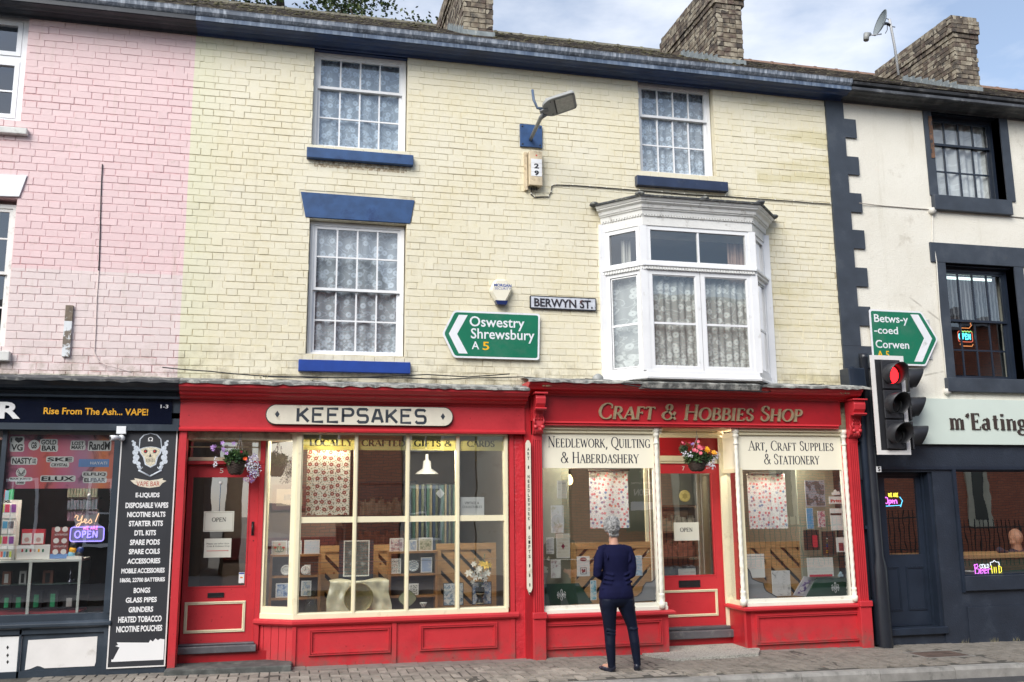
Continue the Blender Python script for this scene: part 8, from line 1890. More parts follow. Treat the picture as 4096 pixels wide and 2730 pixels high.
e = vbox('long white carton with a row of small coloured device prints', 'j', 150, 338, 445, 465, .2, WHC)
for k in range(6): a = P('j', 200+k*37, 388, .2); MB().prism_y(rnd_poly([(a[0]-.009,a[1]-.016),(a[0]+.009,a[1]-.016),(a[0]+.009,a[1]+.016),(a[0]-.009,a[1]+.016)], .007), .198, .2).build('device_print', [RDK, SGREEN, RDK, GYK, OLET, SGREEN][k], e)
e = empty('badge_stand', 'tall card stand of round white badges behind the open sign', 'display stand'); q = tb('j', 455, 180, 612, 460, .21)
MB().box(q[0], q[1], .21, .23, q[2], q[3]).build('card', print_mat('scene', (.12,.11,.11), (.35,.05,.05), (.05,.05,.06), 3, 50), e); MB().box(q[0], q[1], .208, .21, q[2], q[2]+.05).build('base_strip', pmat('hayati_blue', (.16,.30,.60)), e)
for (x, y) in ((515,197),(583,197),(503,300),(575,300),(495,400),(568,398)): a = P('j', x, y, .205); MB().disc(a, .028, .206, 16).build('badge', WHC, e)
mb = MB(); a = P('j', 530, 200, .205)
for (x, y) in ((545,245),(535,350)): T('NEW FLAVOUR', tb('j', x-55, y-9, x+60, y+9, .205), .208, None, .001, mb=mb)
mb.build('lettering', WLET, e)
e = empty('tin_display', 'small white tray of round orange, blue and black tins under the neon sign', 'tins'); q = tb('j', 602, 438, 738, 462, .2); MB().box(q[0], q[1], .17, .26, q[2], q[3]).build('tray', WHC, e)
for (x, y, mt) in ((658,340,BKP),(650,385,OLET),(718,385,pmat('deep_blue_tin', (.02,.06,.25), .4)),(640,422,pmat('sky_tin', (.2,.45,.6), .4)),(705,425,BKP)): a = P('j', x, y, .2); MB().lathe([(.036,.02),(.036,.0),(.0001,-.002)], (a[0], .2, a[1]), 18, 'y').build('tin', mt, e)
# tall stand at the far left
e = empty('pod_rack', 'grey rack of colourful pod packs marked PIXL at the left edge', 'rack'); q = tb('i', -60, 1345, 150, 1560, .25); zbq = P('j', 60, 470, .25)[1]; xr_ = P('j', 140, 200, .25)[0]
MB().box(xr_-.42, xr_, .27, .40, zbq, q[3]).build('case', WM, e); T('PIXL', tb('i', -10, 1348, 98, 1370, .25), .27, BLKM, .0015, .05, parent=e)
cols_ = [pmat('pod_%d' % k, c_, .5) for k, c_ in enumerate(((.45,.55,.08), (.55,.05,.12), (.22,.06,.30), (.6,.12,.08), (.08,.3,.5), (.10,.10,.12)))]
k = 0
for (y0, y1) in ((-30, 100), (122, 238), (258, 378)):
    for x0 in (-40, 12, 68):
        q = tb('j', x0+22*(y0 < 0)+5, y0, x0+22*(y0 < 0)+55, y1, .25); MB().box(q[0], q[1], .255, .27, q[2], q[3]).build('pack', WHC, e); MB().box(q[0]+.004, q[1]-.004, .253, .255, q[2]+(q[3]-q[2])*.42, q[3]-.004).build('pack_print', cols_[k % 6], e); k += 1
for x0 in range(0, 100, 26): q = tb('j', x0, 392, x0+24, 465, .25); MB().box(q[0], q[1], .255, .27, q[2], q[3]).build('pack', WHC, e); MB().box(q[0]+.002, q[1]-.002, .253, .255, q[2]+.02, q[3]-.004).build('pack_print', cols_[(x0//26+3) % 6], e)
e = empty('liquid_rack', 'dim shelves of small bottles at the back of the vape shop', 'rack'); Yb = 1.6
for k, yy in enumerate((1320, 1430, 1530)):
    q = tb('i', 600, yy-65, 890, yy, Yb); MB().box(q[0], q[1], Yb, Yb+.2, q[2]-.02, q[2]).build('shelf', BKP, e); mb = MB(); x = q[0]
    while x < q[1]-.03: h_ = R_.uniform(.10,.13); mb.box(x, x+.028, Yb+.02, Yb+.06, q[2], q[2]+h_); x += .034
    mb.build('bottle', pmat('bottles_%d' % k, ((.30,.38,.28), (.18,.26,.34), (.24,.18,.26))[k], .4, .5, 8), e, kind='stuff')
for k, (x, y, mt) in enumerate(((25, 1305, RDK), (60, 1310, pmat('sky_tin', (.2,.45,.6))), (98, 1300, GRK))): a = P('i', x, y, .6); MB().box(a[0]-.02, a[0]+.02, .6, .64, a[1]-.06, a[1]+.06).build('bright_bottle', mt, None, ['red', 'blue', 'green'][k]+' bottle above the pod rack', 'bottle')
# neon signs
def sign_board(name, label, pts, c, Y, mat):
    e = empty(name, label, 'neon sign'); pl = [P(c, x, y, Y) for x, y in pts]; MB().prism_y(rnd_poly(pl, .03), Y+.012, Y+.018).build('acrylic_back', mat, e); return e
ACR = pmat('grey_acrylic', (.30,.30,.33), .3)
YN = .03
e = sign_board('neon_sign', 'neon sign reading Yes! WE ARE OPEN hanging in the vape shop window', [(655,100),(700,60),(770,72),(895,55),(870,150),(930,175),(935,290),(910,312),(640,312),(622,290),(628,180),(680,165)], 'j', YN, ACR)
NO = emat('neon_warm', (1,.62,.38,1), 1.5); NPu = emat('neon_violet', (.30,.24,1,1), 2.6); NPk = emat('neon_pink', (1,.25,.85,1), 2.0); NY = emat('neon_yellow', (1,.88,.08,1), 1.8); NB = emat('neon_blue', (.1,.6,1,1), 2.4); NG = emat('neon_green', (.1,.9,.25,1), 1.6); NOR = emat('neon_orange', (1,.35,.12,1), .9); NW = emat('neon_white', (.85,.9,1,1), 1.6)
Y_ = [[(.0,.75),(.06,1.),(.14,.9),(.10,.6),(.16,.45),(.26,.55),(.32,.95)], [(.32,.95),(.28,.3),(.18,-.1),(.08,-.05),(.14,.15),(.36,.35)], [(.36,.35),(.48,.45),(.50,.6),(.43,.62),(.40,.4),(.48,.22),(.58,.35)], [(.58,.35),(.68,.62),(.70,.5),(.74,.3),(.66,.2),(.60,.28)], [(1.,1.15),(.88,.35)], [(.85,.18),(.85,.14)]]
neon(Y_, tb('j', 668, 68, 880, 165, YN), YN, NO, .0050, e)
neon(glyph_strokes('WE ARE'), tb('j', 742, 170, 880, 198, YN), YN, NPk, .0032, e); neon(glyph_strokes('OPEN'), tb('j', 668, 213, 885, 272, YN), YN, NPu, .0065, e)
q = tb('j', 630, 178, 930, 305, YN); rp_ = rnd_poly([(q[0],q[2]),(q[1],q[2]),(q[1],q[3]),(q[0]+.14,q[3]),(q[0],q[3])][:3]+[(q[0],q[3])], .03)
MB().tube([(x, YN, z) for x, z in rp_+[rp_[0]]], .0055, 6).build('neon_tube', NPu, e)
a = P('i', 798, 1305, YN); l1, l2 = P('j', 722, 70, YN), P('j', 840, 80, YN); MB().tube([(l1[0], YN+.015, l1[1]), (a[0], YN+.02, a[1]), (l2[0], YN+.015, l2[1])], .002, 4).build('cord', WHC, e); MB().lathe([(.0001,.0),(.018,.004),(.02,.012)], (a[0], YN, a[1]), 12, 'y').build('hook', GYK, e)
YR = .12
e = empty('neon_sign', 'neon WE ARE Open arrow sign in the glass of the dark door', 'neon sign')
neon(glyph_strokes('WE ARE'), tb('x', 180, 292, 248, 318, YR+.1), YR+.1, NY, .0045, e)
OPN = [arc(.13,.55,.12,.42,0,360,14), [(.32,.55),(.30,-.1)], arc(.38,.38,.08,.22,180,-180,10), [(.50,.38),(.62,.42)]+arc(.57,.40,.06,.2,10,300,9), [(.70,.1),(.71,.58)], [(.71,.4)]+arc(.80,.42,.07,.18,150,0,6)+[(.88,.1)]]
neon(OPN, tb('x', 155, 318, 250, 370, YR+.1), YR+.1, emat('neon_magenta', (.85,.2,1,1), 1.8), .0065, e); q = tb('x', 155, 318, 276, 380, YR+.1); MB().tube([(q[0], YR+.1, q[2]), (q[1]-.035, YR+.1, q[2]+.01), (q[1]-.035, YR+.1, q[2]-.01), (q[1], YR+.1, (q[2]+q[3])/2+.01), (q[1]-.035, YR+.1, q[3]+.0)], .005, 6).build('neon_tube', NB, e)
e = empty('neon_sign', 'neon COLD Beer sign with a yellow mug on the sill of the restaurant window', 'neon sign')
neon(glyph_strokes('COLD'), tb('x', 797, 772, 862, 797, YR), YR, NW, .0045, e)
BEER = [[(.05,1),(.05,0)], [(.0,.9),(.2,1),(.24,.75),(.06,.55)], [(.06,.55),(.28,.5),(.26,.1),(.05,.02)], [(.34,.28),(.48,.35)]+arc(.41,.3,.08,.24,15,320,9), [(.56,.28),(.70,.35)]+arc(.63,.3,.08,.24,15,320,9), [(.80,.05),(.80,.5)], [(.80,.35),(.88,.52),(.98,.48)]]
neon(BEER, tb('x', 760, 770, 875, 838, YR), YR, emat('neon_magenta', (.85,.2,1,1), 1.8), .006, e); q = tb('x', 878, 780, 935, 840, YR)
MB().tube([(q[0], YR, q[3]), (q[0]+.005, YR, q[2]), (q[1]-.02, YR, q[2]), (q[1]-.015, YR, q[3])], .006, 6).tube([(q[0]+.04, YR, q[3]-.02), (q[0]+.04, YR, q[2]+.02)], .005, 6).tube([(q[0]+.07, YR, q[3]-.02), (q[0]+.07, YR, q[2]+.02)], .005, 6).tube([(q[1]-.015, YR, q[3]-.01), (q[1]+.02, YR, q[3]-.025), (q[1]+.02, YR, q[2]+.03), (q[1]-.02, YR, q[2]+.02)], .005, 6).build('neon_tube', NY, e)
MB().tube([(q[0]-.01, YR, q[3]), (q[0]-.01, YR, q[3]+.04), (q[0]+.03, YR, q[3]+.045), (q[0]+.05, YR, q[3]+.065), (q[0]+.08, YR, q[3]+.045), (q[1]-.01, YR, q[3]+.04), (q[1]-.005, YR, q[3])], .0055, 6).build('neon_tube', NW, e)
e = empty('neon_sign', 'neon burger OPEN sign in the first floor window above the green board', 'neon sign'); YU = .26
q = tb('w', 955, 240, 1068, 440, YU)
MB().tube([(q[0], YU, q[3]-.05), (q[1]-.04, YU, q[3]-.05), (q[1], YU, q[3]-.01), (q[1]-.02, YU, q[3]+.04), (q[0], YU, q[3]+.05)], .006, 6).build('neon_tube', NOR, e)
MB().tube([(q[0]+(q[1]-q[0])*k/8, YU, q[3]-.10+(.01 if k % 2 else -.01)) for k in range(9)], .006, 6).build('neon_tube', NG, e)
rp_ = rnd_poly([(q[0]-.04, q[2]+.05), (q[1], q[2]+.05), (q[1], q[2]+.20), (q[0]-.04, q[2]+.20)], .03); MB().tube([(x, YU, z) for x, z in rp_+[rp_[0]]], .006, 6).build('neon_tube', emat('neon_red', (1,.2,.12,1), .8), e)
neon(glyph_strokes('OPEN'), (q[0]-.03, q[1]-.02, q[2]+.085, q[2]+.165), YU, emat('neon_cyan', (.1,.8,1,1), 2.2), .006, e)
MB().tube([(q[0]-.02, YU, q[2]+.02), (q[0]-.0, YU, q[2]-.01), (q[1]-.02, YU, q[2]-.01), (q[1], YU, q[2]+.02)], .006, 6).build('neon_tube', NOR, e)
# restaurant: table and a bald man
e = empty('table', 'table with a pale wooden edge inside the restaurant window', 'table'); zt_ = P('x', 900, 708, .35)[1]
MB().box(WO[0]-.3, 12, .33, 1.2, zt_-.045, zt_).build('top', pmat('table_edge', (.42,.26,.12), .5, .1, 8), e); MB().box(WO[0]-.3, 12, .36, .40, .02, zt_-.045).build('front_panel', DGR, e)
man = empty('person', 'bald man in a dark top seated inside the restaurant window', 'person'); Ym = .95; a = P('x', 1040, 588, Ym)
b_ = MB(); b_.blob((a[0], Ym, a[1]), (.088,.105,.120), 16, 10); b_.tube([(a[0]-.01, Ym, a[1]-.06), (a[0]+.02, Ym+.02, a[1]-.20)], [.062,.075], 12); b_.blob((a[0]-.085, Ym-.01, a[1]-.015), (.018,.016,.03), 8, 5); b_.blob((a[0]-.012, Ym-.105, a[1]), (.012,.02,.034), 8, 5); b_.blob((a[0]-.06, Ym, a[1]-.075), (.04,.05,.04), 8, 6)
SKIN = pmat('skin', (.50,.27,.19), .55, .08, 12, .1, 60); ob = b_.build('body', SKIN, man); rm = ob.modifiers.new('r', 'REMESH'); rm.mode = 'VOXEL'; rm.voxel_size = .012; rm.use_smooth_shade = True
b_ = MB(); b_.blob((a[0]+.04, Ym+.03, a[1]-.36), (.24,.14,.22), 16, 8); b_.tube([(a[0]-.10, Ym, a[1]-.24), (a[0]-.26, Ym-.15, a[1]-.28), (a[0]-.52, Ym-.25, zt_+.05)], [.07,.055,.045], 10); ob = b_.build('jumper', pmat('dark_blue_wool', (.012,.018,.045), .9, .2, 20), man); rm = ob.modifiers.new('r', 'REMESH'); rm.mode = 'VOXEL'; rm.voxel_size = .018; rm.use_smooth_shade = True
e = empty('plates_of_food', 'pale plates and cutlery on the sill at the left of the restaurant window', 'dishes'); 
for (x, y) in ((720,815),(985,832),(1020,830)): a = P('x', x, y, .2); MB().lathe([(.0001,0),(.05,.0),(.075,.018),(.07,.018),(.0001,.006)], (a[0], .2, a[1]-.02), 18).build('plate', WHC, e)
MB().box(WO[0]-.1, 12, .1, .34, WO[2]-.02, WO[2]+.018).build('inner_sill', DARKP, rs_)
# ------------------------------------------------------------------ the woman at the window
wm = empty('person', 'woman with short grey hair and navy jumper standing with her back to us', 'person')
YW = -1.05; KP = .00106
def wp(x, y, dy=0.): a = P('r', x, y, YW+dy); return Vector((a[0], YW+dy, a[1]))
def remesh(o, vs=.011, sm=2):
    m_ = o.modifiers.new('r', 'REMESH'); m_.mode = 'VOXEL'; m_.voxel_size = vs; m_.use_smooth_shade = True
    if sm: s_ = o.modifiers.new('s', 'SMOOTH'); s_.factor = .5; s_.iterations = sm
    return o
def loft(mb, rings, n=20):
    """rings: (centre, half width x, half depth y, tilt)"""
    v = []
    for c, rx, ry in rings:
        for k in range(n): a_ = 2*PI*k/n; v.append((c.x+rx*math.cos(a_), c.y+ry*math.sin(a_), c.z))
    b0_ = len(rings); f = [(i*n+k, i*n+(k+1)%n, (i+1)*n+(k+1)%n, (i+1)*n+k) for i in range(b0_-1) for k in range(n)]
    f += [tuple(range(n))[::-1], tuple((b0_-1)*n+k for k in range(n))]
    return mb.add(v, f, True)
gz_ = ground(3.5)
# body: head, neck, arms to the hands clasped in front, ankles and feet, one surface under the clothes
hc = wp(958, 72); b_ = MB()
b_.blob((hc.x, hc.y+.005, hc.z), (.070,.088,.098), 18, 12); b_.blob((hc.x+.005, hc.y+.055, hc.z-.045), (.045,.045,.05), 12, 8)
b_.blob((hc.x+.01, hc.y+.105, hc.z-.015), (.010,.016,.018), 8, 6)
for s_ in (-1, 1): b_.blob((hc.x+s_*.069, hc.y+.008, hc.z-.02), (.009,.016,.028), 8, 6)
nk = wp(978, 210); loft(b_, [(Vector((nk.x, nk.y-.005, nk.z-.06)), .062, .055), (Vector((nk.x-.002, nk.y, nk.z-.01)), .050, .050), (Vector((nk.x-.006, nk.y+.006, nk.z+.05)), .045, .048)], 16)
loft(b_, [(Vector((nk.x, nk.y+.01, nk.z-.42)), .11, .08), (Vector((nk.x, nk.y, nk.z-.13)), .13, .08), (Vector((nk.x, nk.y, nk.z-.05)), .07, .06)], 16)
SH = [wp(850, 285), wp(1125, 285)]; EL = [wp(812, 520, -.03), wp(1150, 520, -.03)]; HD = [wp(925, 590, .24), wp(1035, 590, .24)]
for s_ in range(2): b_.tube([SH[s_], EL[s_], HD[s_]], [.040,.036,.024], 10)
HIPC = wp(1003, 700); KN = [wp(935, 1060, .02), wp(1130, 1040, .02)]; AN = [wp(958, 1395), wp(1200, 1370)]
HP = [wp(925, 760), wp(1088, 760)]
for s_ in range(2): b_.tube([HP[s_], KN[s_], AN[s_], AN[s_]-Vector((0, 0, .04))], [.05,.030,.026,.030], 10)
loft(b_, [(HIPC-Vector((0, 0, .06)), .13, .10), (HIPC, .15, .11), (wp(1000, 560), .12, .09), (wp(990, 400), .13, .09)], 18)
FT = [(AN[0], rad(24)), (AN[1], rad(-20))]
for an, rt in FT:
    d = Vector((-math.sin(rt), math.cos(rt), 0)); f0 = Vector((an.x, an.y, gz_+.045)); b_.tube([f0-d*.02, f0+d*.07, f0+d*.13], [.032,.030,.020], 10); b_.tube([f0, an], [.034,.032], 10)
# hands: palm with five bent fingers each, resting together in front
for s_ in range(2):
    sg = -1 if s_ == 0 else 1; h0 = HD[s_]; pd = Vector((-sg*.75, .35, -.3)).normalized(); pc = h0+pd*.045
    b_.tube([h0, pc, h0+pd*.085], [.026,.036,.032], 8)
    side = pd.cross(Vector((0, 1, 0))).normalized()
    for k, (off, ln) in enumerate(((-.024,.060),(-.008,.070),(.008,.066),(.023,.052))):
        r0 = h0+pd*.08+side*off; r1 = r0+pd*ln*.5+Vector((0, .012, -.004)); r2 = r1+pd*ln*.35+Vector((0, -.02, -.012)); b_.tube([r0-pd*.02, r0, r1, r2], [.0095,.0095,.0085,.0065], 6)
    t0 = h0+pd*.03+Vector((0, -.01, .03)); b_.tube([h0+pd*.02, t0, t0+pd*.045+Vector((0, 0, .012))], [.012,.011,.008], 6)
bodyo = remesh(b_.build('body', SKIN, wm), .0085, 2)
# jumper
JUM = pmat('navy_jumper', (.006,.007,.034), .85, .15, 6, .35, 220, dirt=(.008,.010,.044,1), ds=5, spec=.15)
j_ = MB()
def wr(xl, xr, y, d, dy=0.): a_ = wp(xl, y, dy); b2 = wp(xr, y, dy); return ((a_+b2)/2, (b2.x-a_.x)/2, d)
loft(j_, [wr(836, 1168, 762, .122, -.01), wr(834, 1166, 735, .130, -.012), wr(838, 1158, 690, .130, -.012), wr(846, 1146, 640, .118, -.005), wr(862, 1132, 585, .104), wr(866, 1126, 545, .100), wr(872, 1122, 500, .100), wr(864, 1124, 450, .105), wr(856, 1130, 390, .110), wr(850, 1136, 340, .110), wr(852, 1134, 300, .100), wr(868, 1112, 268, .085), wr(900, 1078, 246, .066), wr(925, 1048, 236, .058)], 30)
for s_ in range(2):
    sx_ = -1 if s_ == 0 else 1
    A = SH[s_]+Vector((sx_*.000, 0, -.005)); B_ = EL[s_]+Vector((sx_*-.004, -.01, 0)); C_ = B_.lerp(HD[s_], .92)
    j_.tube([A+Vector((-sx_*.07, 0, .012)), A+Vector((-sx_*.015, 0, .002)), A.lerp(B_, .35)+Vector((sx_*.008, -.005, 0)), A.lerp(B_, .75)+Vector((sx_*.008, -.012, 0)), B_, B_.lerp(C_, .3), B_.lerp(C_, .7), C_], [.050,.052,.054,.049,.047,.044,.036,.031], 14)
# soft folds: shallow rolls across the small of the back and at the elbows
for (xa_, ya_, xb_, yb_, r_) in ((862,560,1000,575,.012),(1000,575,1128,556,.012),(850,600,990,612,.012),(1010,606,1138,598,.012),(846,655,1000,668,.010),(880,515,1000,532,.009),(1010,530,1120,512,.009),(880,300,900,420,.008),(1118,320,1100,430,.008)):
    a_, b2 = wp(xa_, ya_), wp(xb_, yb_); m__ = (a_+b2)/2
    j_.tube([Vector((a_.x, YW-.055, a_.z)), Vector((m__.x, YW-.099, m__.z-.006)), Vector((b2.x, YW-.055, b2.z+.01))], r_*1.15, 8)
remesh(j_.build('jumper', JUM, wm), .008, 4)
# trousers
TRO = pmat('dark_teal_trousers', (.006,.009,.022), .55, .2, 6, .4, 120, dirt=(.009,.014,.032,1), ds=4, spec=.15)
t_ = MB()
loft(t_, [wr(858, 1150, 830, .090, -.01), wr(842, 1166, 790, .112, -.015), wr(838, 1166, 750, .122, -.012), wr(846, 1156, 700, .120, -.005)], 26)
def leg(pts): loft(t_, pts, 18)
leg([wr(920, 996, 1425, .046, .0), wr(922, 992, 1400, .045, .0), wr(908, 992, 1300, .052, -.008), wr(896, 990, 1200, .060, -.012), wr(888, 992, 1100, .060, .0), wr(882, 996, 1050, .062, .005), wr(870, 998, 960, .072, .0), wr(854, 1003, 880, .085, -.005), wr(842, 1010, 820, .098, -.012), wr(842, 1010, 770, .105, -.012)])
leg([wr(1172, 1238, 1405, .046, .0), wr(1170, 1234, 1380, .045, .0), wr(1150, 1230, 1280, .052, -.008), wr(1134, 1222, 1180, .060, -.012), wr(1118, 1210, 1090, .060, .0), wr(1104, 1204, 1030, .062, .005), wr(1070, 1192, 950, .072, .0), wr(1036, 1182, 880, .085, -.005), wr(1006, 1172, 820, .098, -.012), wr(1000, 1168, 770, .105, -.012)])
for (xa_, ya_, xb_, yb_, xm_, ym_) in ((850,800,980,812,915,800),(856,842,985,858,920,846),(1020,812,1164,800,1095,800),(1030,858,1168,840,1100,845),(866,900,960,925,915,925),(1076,930,1170,915,1130,935),(884,1060,985,1075,935,1066),(1108,1050,1200,1040,1155,1052),(892,1090,985,1105,940,1098)):
    t_.tube([Vector((wp(xa_, ya_).x, YW-.05, wp(xa_, ya_).z)), Vector((wp(xm_, ym_).x, YW-.092 if ya_ < 880 else YW-.058, wp(xm_, ym_).z)), Vector((wp(xb_, yb_).x, YW-.05, wp(xb_, yb_).z))], .009, 8)
remesh(t_.build('trousers', TRO, wm), .0078, 3)
SHOE = pmat('navy_shoe', (.012,.015,.03), .3, .2, 12, .15, 60)
for an, rt in FT:
    d = Vector((-math.sin(rt), math.cos(rt), 0)); s1 = MB(); g0_ = gz_+.004
    f0 = Vector((an.x, an.y, g0_)); M_ = Matrix.Translation(f0) @ Matrix.Rotation(rt, 4, 'Z')
    s1.blob((0, -.005, .040), (.036,.045,.042), 14, 8); s1.blob((0, .09, .024), (.036,.07,.026), 14, 8); s1.blob((0, .15, .018), (.030,.045,.020), 12, 6); s1.tube([(0,-.02,.02),(0,.1,.018)], [.036,.036], 12)
    s1.xf(M_); remesh(s1.build('shoe', SHOE, wm), .007, 2)
# short hair: a cap of overlapping locks
HAIR = NT('grey_hair'); n1 = HAIR.noise(24, 3, .5, HAIR.mapped((1, 1, .35)), 2.5); n2 = HAIR.noise(11, 2, .5, None, .8)
HAIR.bsdf(HAIR.mix(HAIR.ramp(n1, [(.35, 0.), (.65, 1.)]), (.20,.20,.20,1), HAIR.mix(HAIR.ramp(n2, [(.35, 0.), (.6, 1.)]), (.25,.25,.25,1), (.40,.40,.39,1))), .55, 0, n1, .5, .006); 
h_ = MB(); hr = random.Random(3)
h_.blob((hc.x, hc.y-.002, hc.z+.014), (.078,.094,.098), 20, 12)
for k in range(330):
    th = hr.uniform(0, 2*PI); ph_ = hr.uniform(.02, 2.15); d = Vector((math.sin(ph_)*math.cos(th), math.sin(ph_)*math.sin(th), math.cos(ph_)))
    if d.y > .45 and d.z < .35: continue
    p0 = Vector((hc.x+.076*d.x, hc.y-.002+.092*d.y, hc.z+.014+.096*d.z))
    tng = Vector((hr.uniform(-.5,.5)+(.35 if d.x < 0 else -.1), hr.uniform(-.3,.3), -.9)); tng = (tng-d*tng.dot(d)); tng = tng.normalized() if tng.length > .1 else Vector((1, 0, 0))
    L_ = hr.uniform(.025,.045); sw = d.cross(tng)*hr.uniform(-.010,.010)
    h_.tube([p0-d*.004, p0+tng*L_*.5+d*.005+sw, p0+tng*L_-d*.001+sw*2], [.0085,.0075,.0020], 5)
for k in range(16): x_ = hc.x+hr.uniform(-.045,.05); h_.tube([(x_, hc.y-.045, hc.z-.055), (x_+hr.uniform(-.006,.006), hc.y-.050, hc.z-.085), (x_+hr.uniform(-.01,.01), hc.y-.044, hc.z-.105)], [.010,.008,.002], 5)
h_.build('hair', HAIR.m, wm)
fe = MB()
for s_ in (-1, 1): fe.blob((hc.x+s_*.027, hc.y+.086, hc.z+.004), (.011,.006,.008), 8, 6)
fe.build('eye', pmat('eye_white', (.6,.6,.58), .3), wm)
MB().blob((hc.x+.004, hc.y+.092, hc.z-.055), (.020,.006,.007), 10, 6).build('mouth', pmat('lips', (.38,.12,.10), .5), wm)

# ------------------------------------------------------------------ hanging baskets
WIC = pmat('dark_wicker', (.045,.030,.024), .8, .4, 40, .6, 90); CHN = pmat('chain_metal', (.35,.35,.34), .4, .1, 20)
LF = [pmat('leaf_a', (.055,.115,.030), .6, .35, 30), pmat('leaf_b', (.035,.085,.035), .6, .3, 30)]
def leafm(mb, c, s, n=5):
    for _ in range(n):
        a_ = R_.uniform(0, 2*PI); e_ = R_.uniform(-1.2, 1.2); d = Vector((math.cos(a_)*math.cos(e_), math.sin(a_)*math.cos(e_), math.sin(e_))); u_ = d.cross(Vector((R_.random()-.5, R_.random()-.5, 1))).normalized()
        p0 = Vector(c); mb.add([p0, p0+d*s*.5+u_*s*.22, p0+d*s, p0+d*s*.5-u_*s*.22], [(0,1,2,3)])
def basket(label, c, xt, yt, xb, yb, wd, Y, hook, lobes, flowers, trail):
    e = empty('hanging_basket', label, 'hanging basket', group='hanging flower baskets over the shop doors')
    t_ = P(c, xt, yt, Y); b_ = P(c, xb, yb, Y); r_ = (P(c, xt+wd, yt, Y)[0]-t_[0]); mb = MB(); H_ = t_[1]-b_[1]; x0 = t_[0]
    nrow = 11
    for i in range(nrow):
        f = i/(nrow-1); rr_ = r_*(.50+.50*math.sqrt(f)); z = b_[1]+H_*f
        mb.tube([(x0+(rr_+.004*math.sin(9*t+i*PI))*math.cos(t), Y+(rr_+.004*math.sin(9*t+i*PI))*math.sin(t), z+.003*math.sin(7*t+i)) for t in [2*PI*k/36 for k in range(37)]], .0078, 5)
    mb.build('wicker_band', WIC, e, kind='stuff'); MB().lathe([(.0001, b_[1]), (r_*.5, b_[1]), (r_*.93, t_[1])], (x0, Y, 0), 16).build('liner', pmat('liner', (.02,.015,.012), .9), e)
    hk = P(c, *hook, Y); mc = MB()
    for k in range(3): a_ = 2*PI*k/3+.5; mc.tube([(x0+r_*math.cos(a_), Y+r_*math.sin(a_), t_[1]), (hk[0], Y, hk[1]-.06)], .003, 5)
    mc.build('chain', CHN, e); MB().tube([(hk[0]+.012*math.cos(t), Y, hk[1]-.045+.014*math.sin(t)) for t in [k*PI/5 for k in range(11)]]+[(hk[0], Y, hk[1]+.0), (hk[0], Y, hk[1]+.04)], .0035, 6).build('hook', CHN, e)
    for li, (n_, f_) in enumerate(((int(260*lobes), LF[0]), (int(200*lobes), LF[1]))):
        m_ = MB()
        for _ in range(n_):
            a_ = R_.uniform(0, 2*PI); q_ = R_.random()**.5; m_c = (x0+r_*1.25*q_*math.cos(a_), Y+r_*1.15*q_*math.sin(a_), t_[1]+R_.uniform(-.02,.13)*(1.25-q_*.6)); leafm(m_, m_c, R_.uniform(.025,.05), 4)
        m_.build('leaves', f_, e, kind='stuff')
    return e, x0, t_[1], r_
e, x0, zt_, r_ = basket('hanging basket of lilac petunias, one orange bloom and trailing white lobelia over door 5', 'k', 660, 828, 668, 935, 84, -.02, (702, 555), 1., None, None)
PET = pmat('lilac_petal', (.42,.24,.58), .6, .12, 40); WP_ = pmat('small_white_petal', (.72,.70,.76), .6, .1, 40); VIO = pmat('violet_petal', (.24,.14,.42), .6, .3, 40); ORP = pmat('orange_petal', (.75,.09,.01), .6, .1, 40); HP_ = pmat('pink_petal', (.80,.16,.22), .6, .12, 40); YOP = pmat('marigold_petal', (.85,.38,.01), .6, .12, 40); CRI = pmat('crimson_petal', (.40,.01,.05), .6)
YB_ = -.02
m_ = MB()
for (x, y) in ((450,695),(470,690),(538,655),(543,708),(575,750),(637,660),(505,700),(545,730)):
    p = P('k', x, y, YB_-.05)
    if x < 520: m_.tube([(x0-.05, YB_, zt_+.05), (p[0]+.03, YB_-.04, p[1]+.02), (p[0], YB_-.05, p[1])], .002, 4)
m_.build('stem', LF[0], e)
for (x, y, s_) in ((450,695,.032),(467,685,.026),(538,657,.03),(543,710,.03),(577,750,.026),(637,660,.028),(455,715,.024),(545,728,.022)): p = P('k', x, y, YB_-.06); lily(p[0], YB_-.06, p[1], s_, PET, e, 5)
p = P('k', 742, 797, YB_-.1); o_ = MB()
for k in range(40): a_ = R_.uniform(0, 2*PI); d = Vector((math.cos(a_), -.5, math.sin(a_))); q0 = Vector((p[0], YB_-.12, p[1])); s_ = R_.uniform(.012,.026); u_ = Vector((-math.sin(a_), 0, math.cos(a_))); o_.add([q0, q0+d*s_*.7+u_*.006, q0+d*s_, q0+d*s_*.7-u_*.006], [(0,1,2,3)])
o_.build('flower', ORP, e); p = P('k', 706, 735, YB_-.1); lily(p[0], YB_-.12, p[1], .018, CRI, e, 6)
def spray(par, c, pts, mats, n, Y, s=.008, sp=.05, nm='blossom'):
    ms = [MB() for _ in mats]; lf = MB()
    for _ in range(n):
        x, y, r0 = pts[R_.randrange(len(pts))]; a_ = R_.uniform(0, 2*PI); q_ = R_.random()**.6*r0; p = P(c, x+q_*math.cos(a_), y+q_*math.sin(a_), Y); yy = Y+R_.uniform(-sp, sp)
        mb = ms[R_.randrange(len(ms))]; k_ = s*R_.uniform(.7,1.25); mb.add([(p[0]-k_, yy, p[1]), (p[0], yy-.003, p[1]-k_), (p[0]+k_, yy, p[1]), (p[0], yy-.002, p[1]+k_)], [(0,1,2,3)])
        if R_.random() < .75: leafm(lf, (p[0]+R_.uniform(-.01,.01), yy+.01, p[1]+R_.uniform(-.01,.01)), .016, 2)
    for mt, mb in zip(mats, ms): mb.build(nm, mt, par, kind='stuff')
    lf.build('leaves', LF[1], par, kind='stuff')
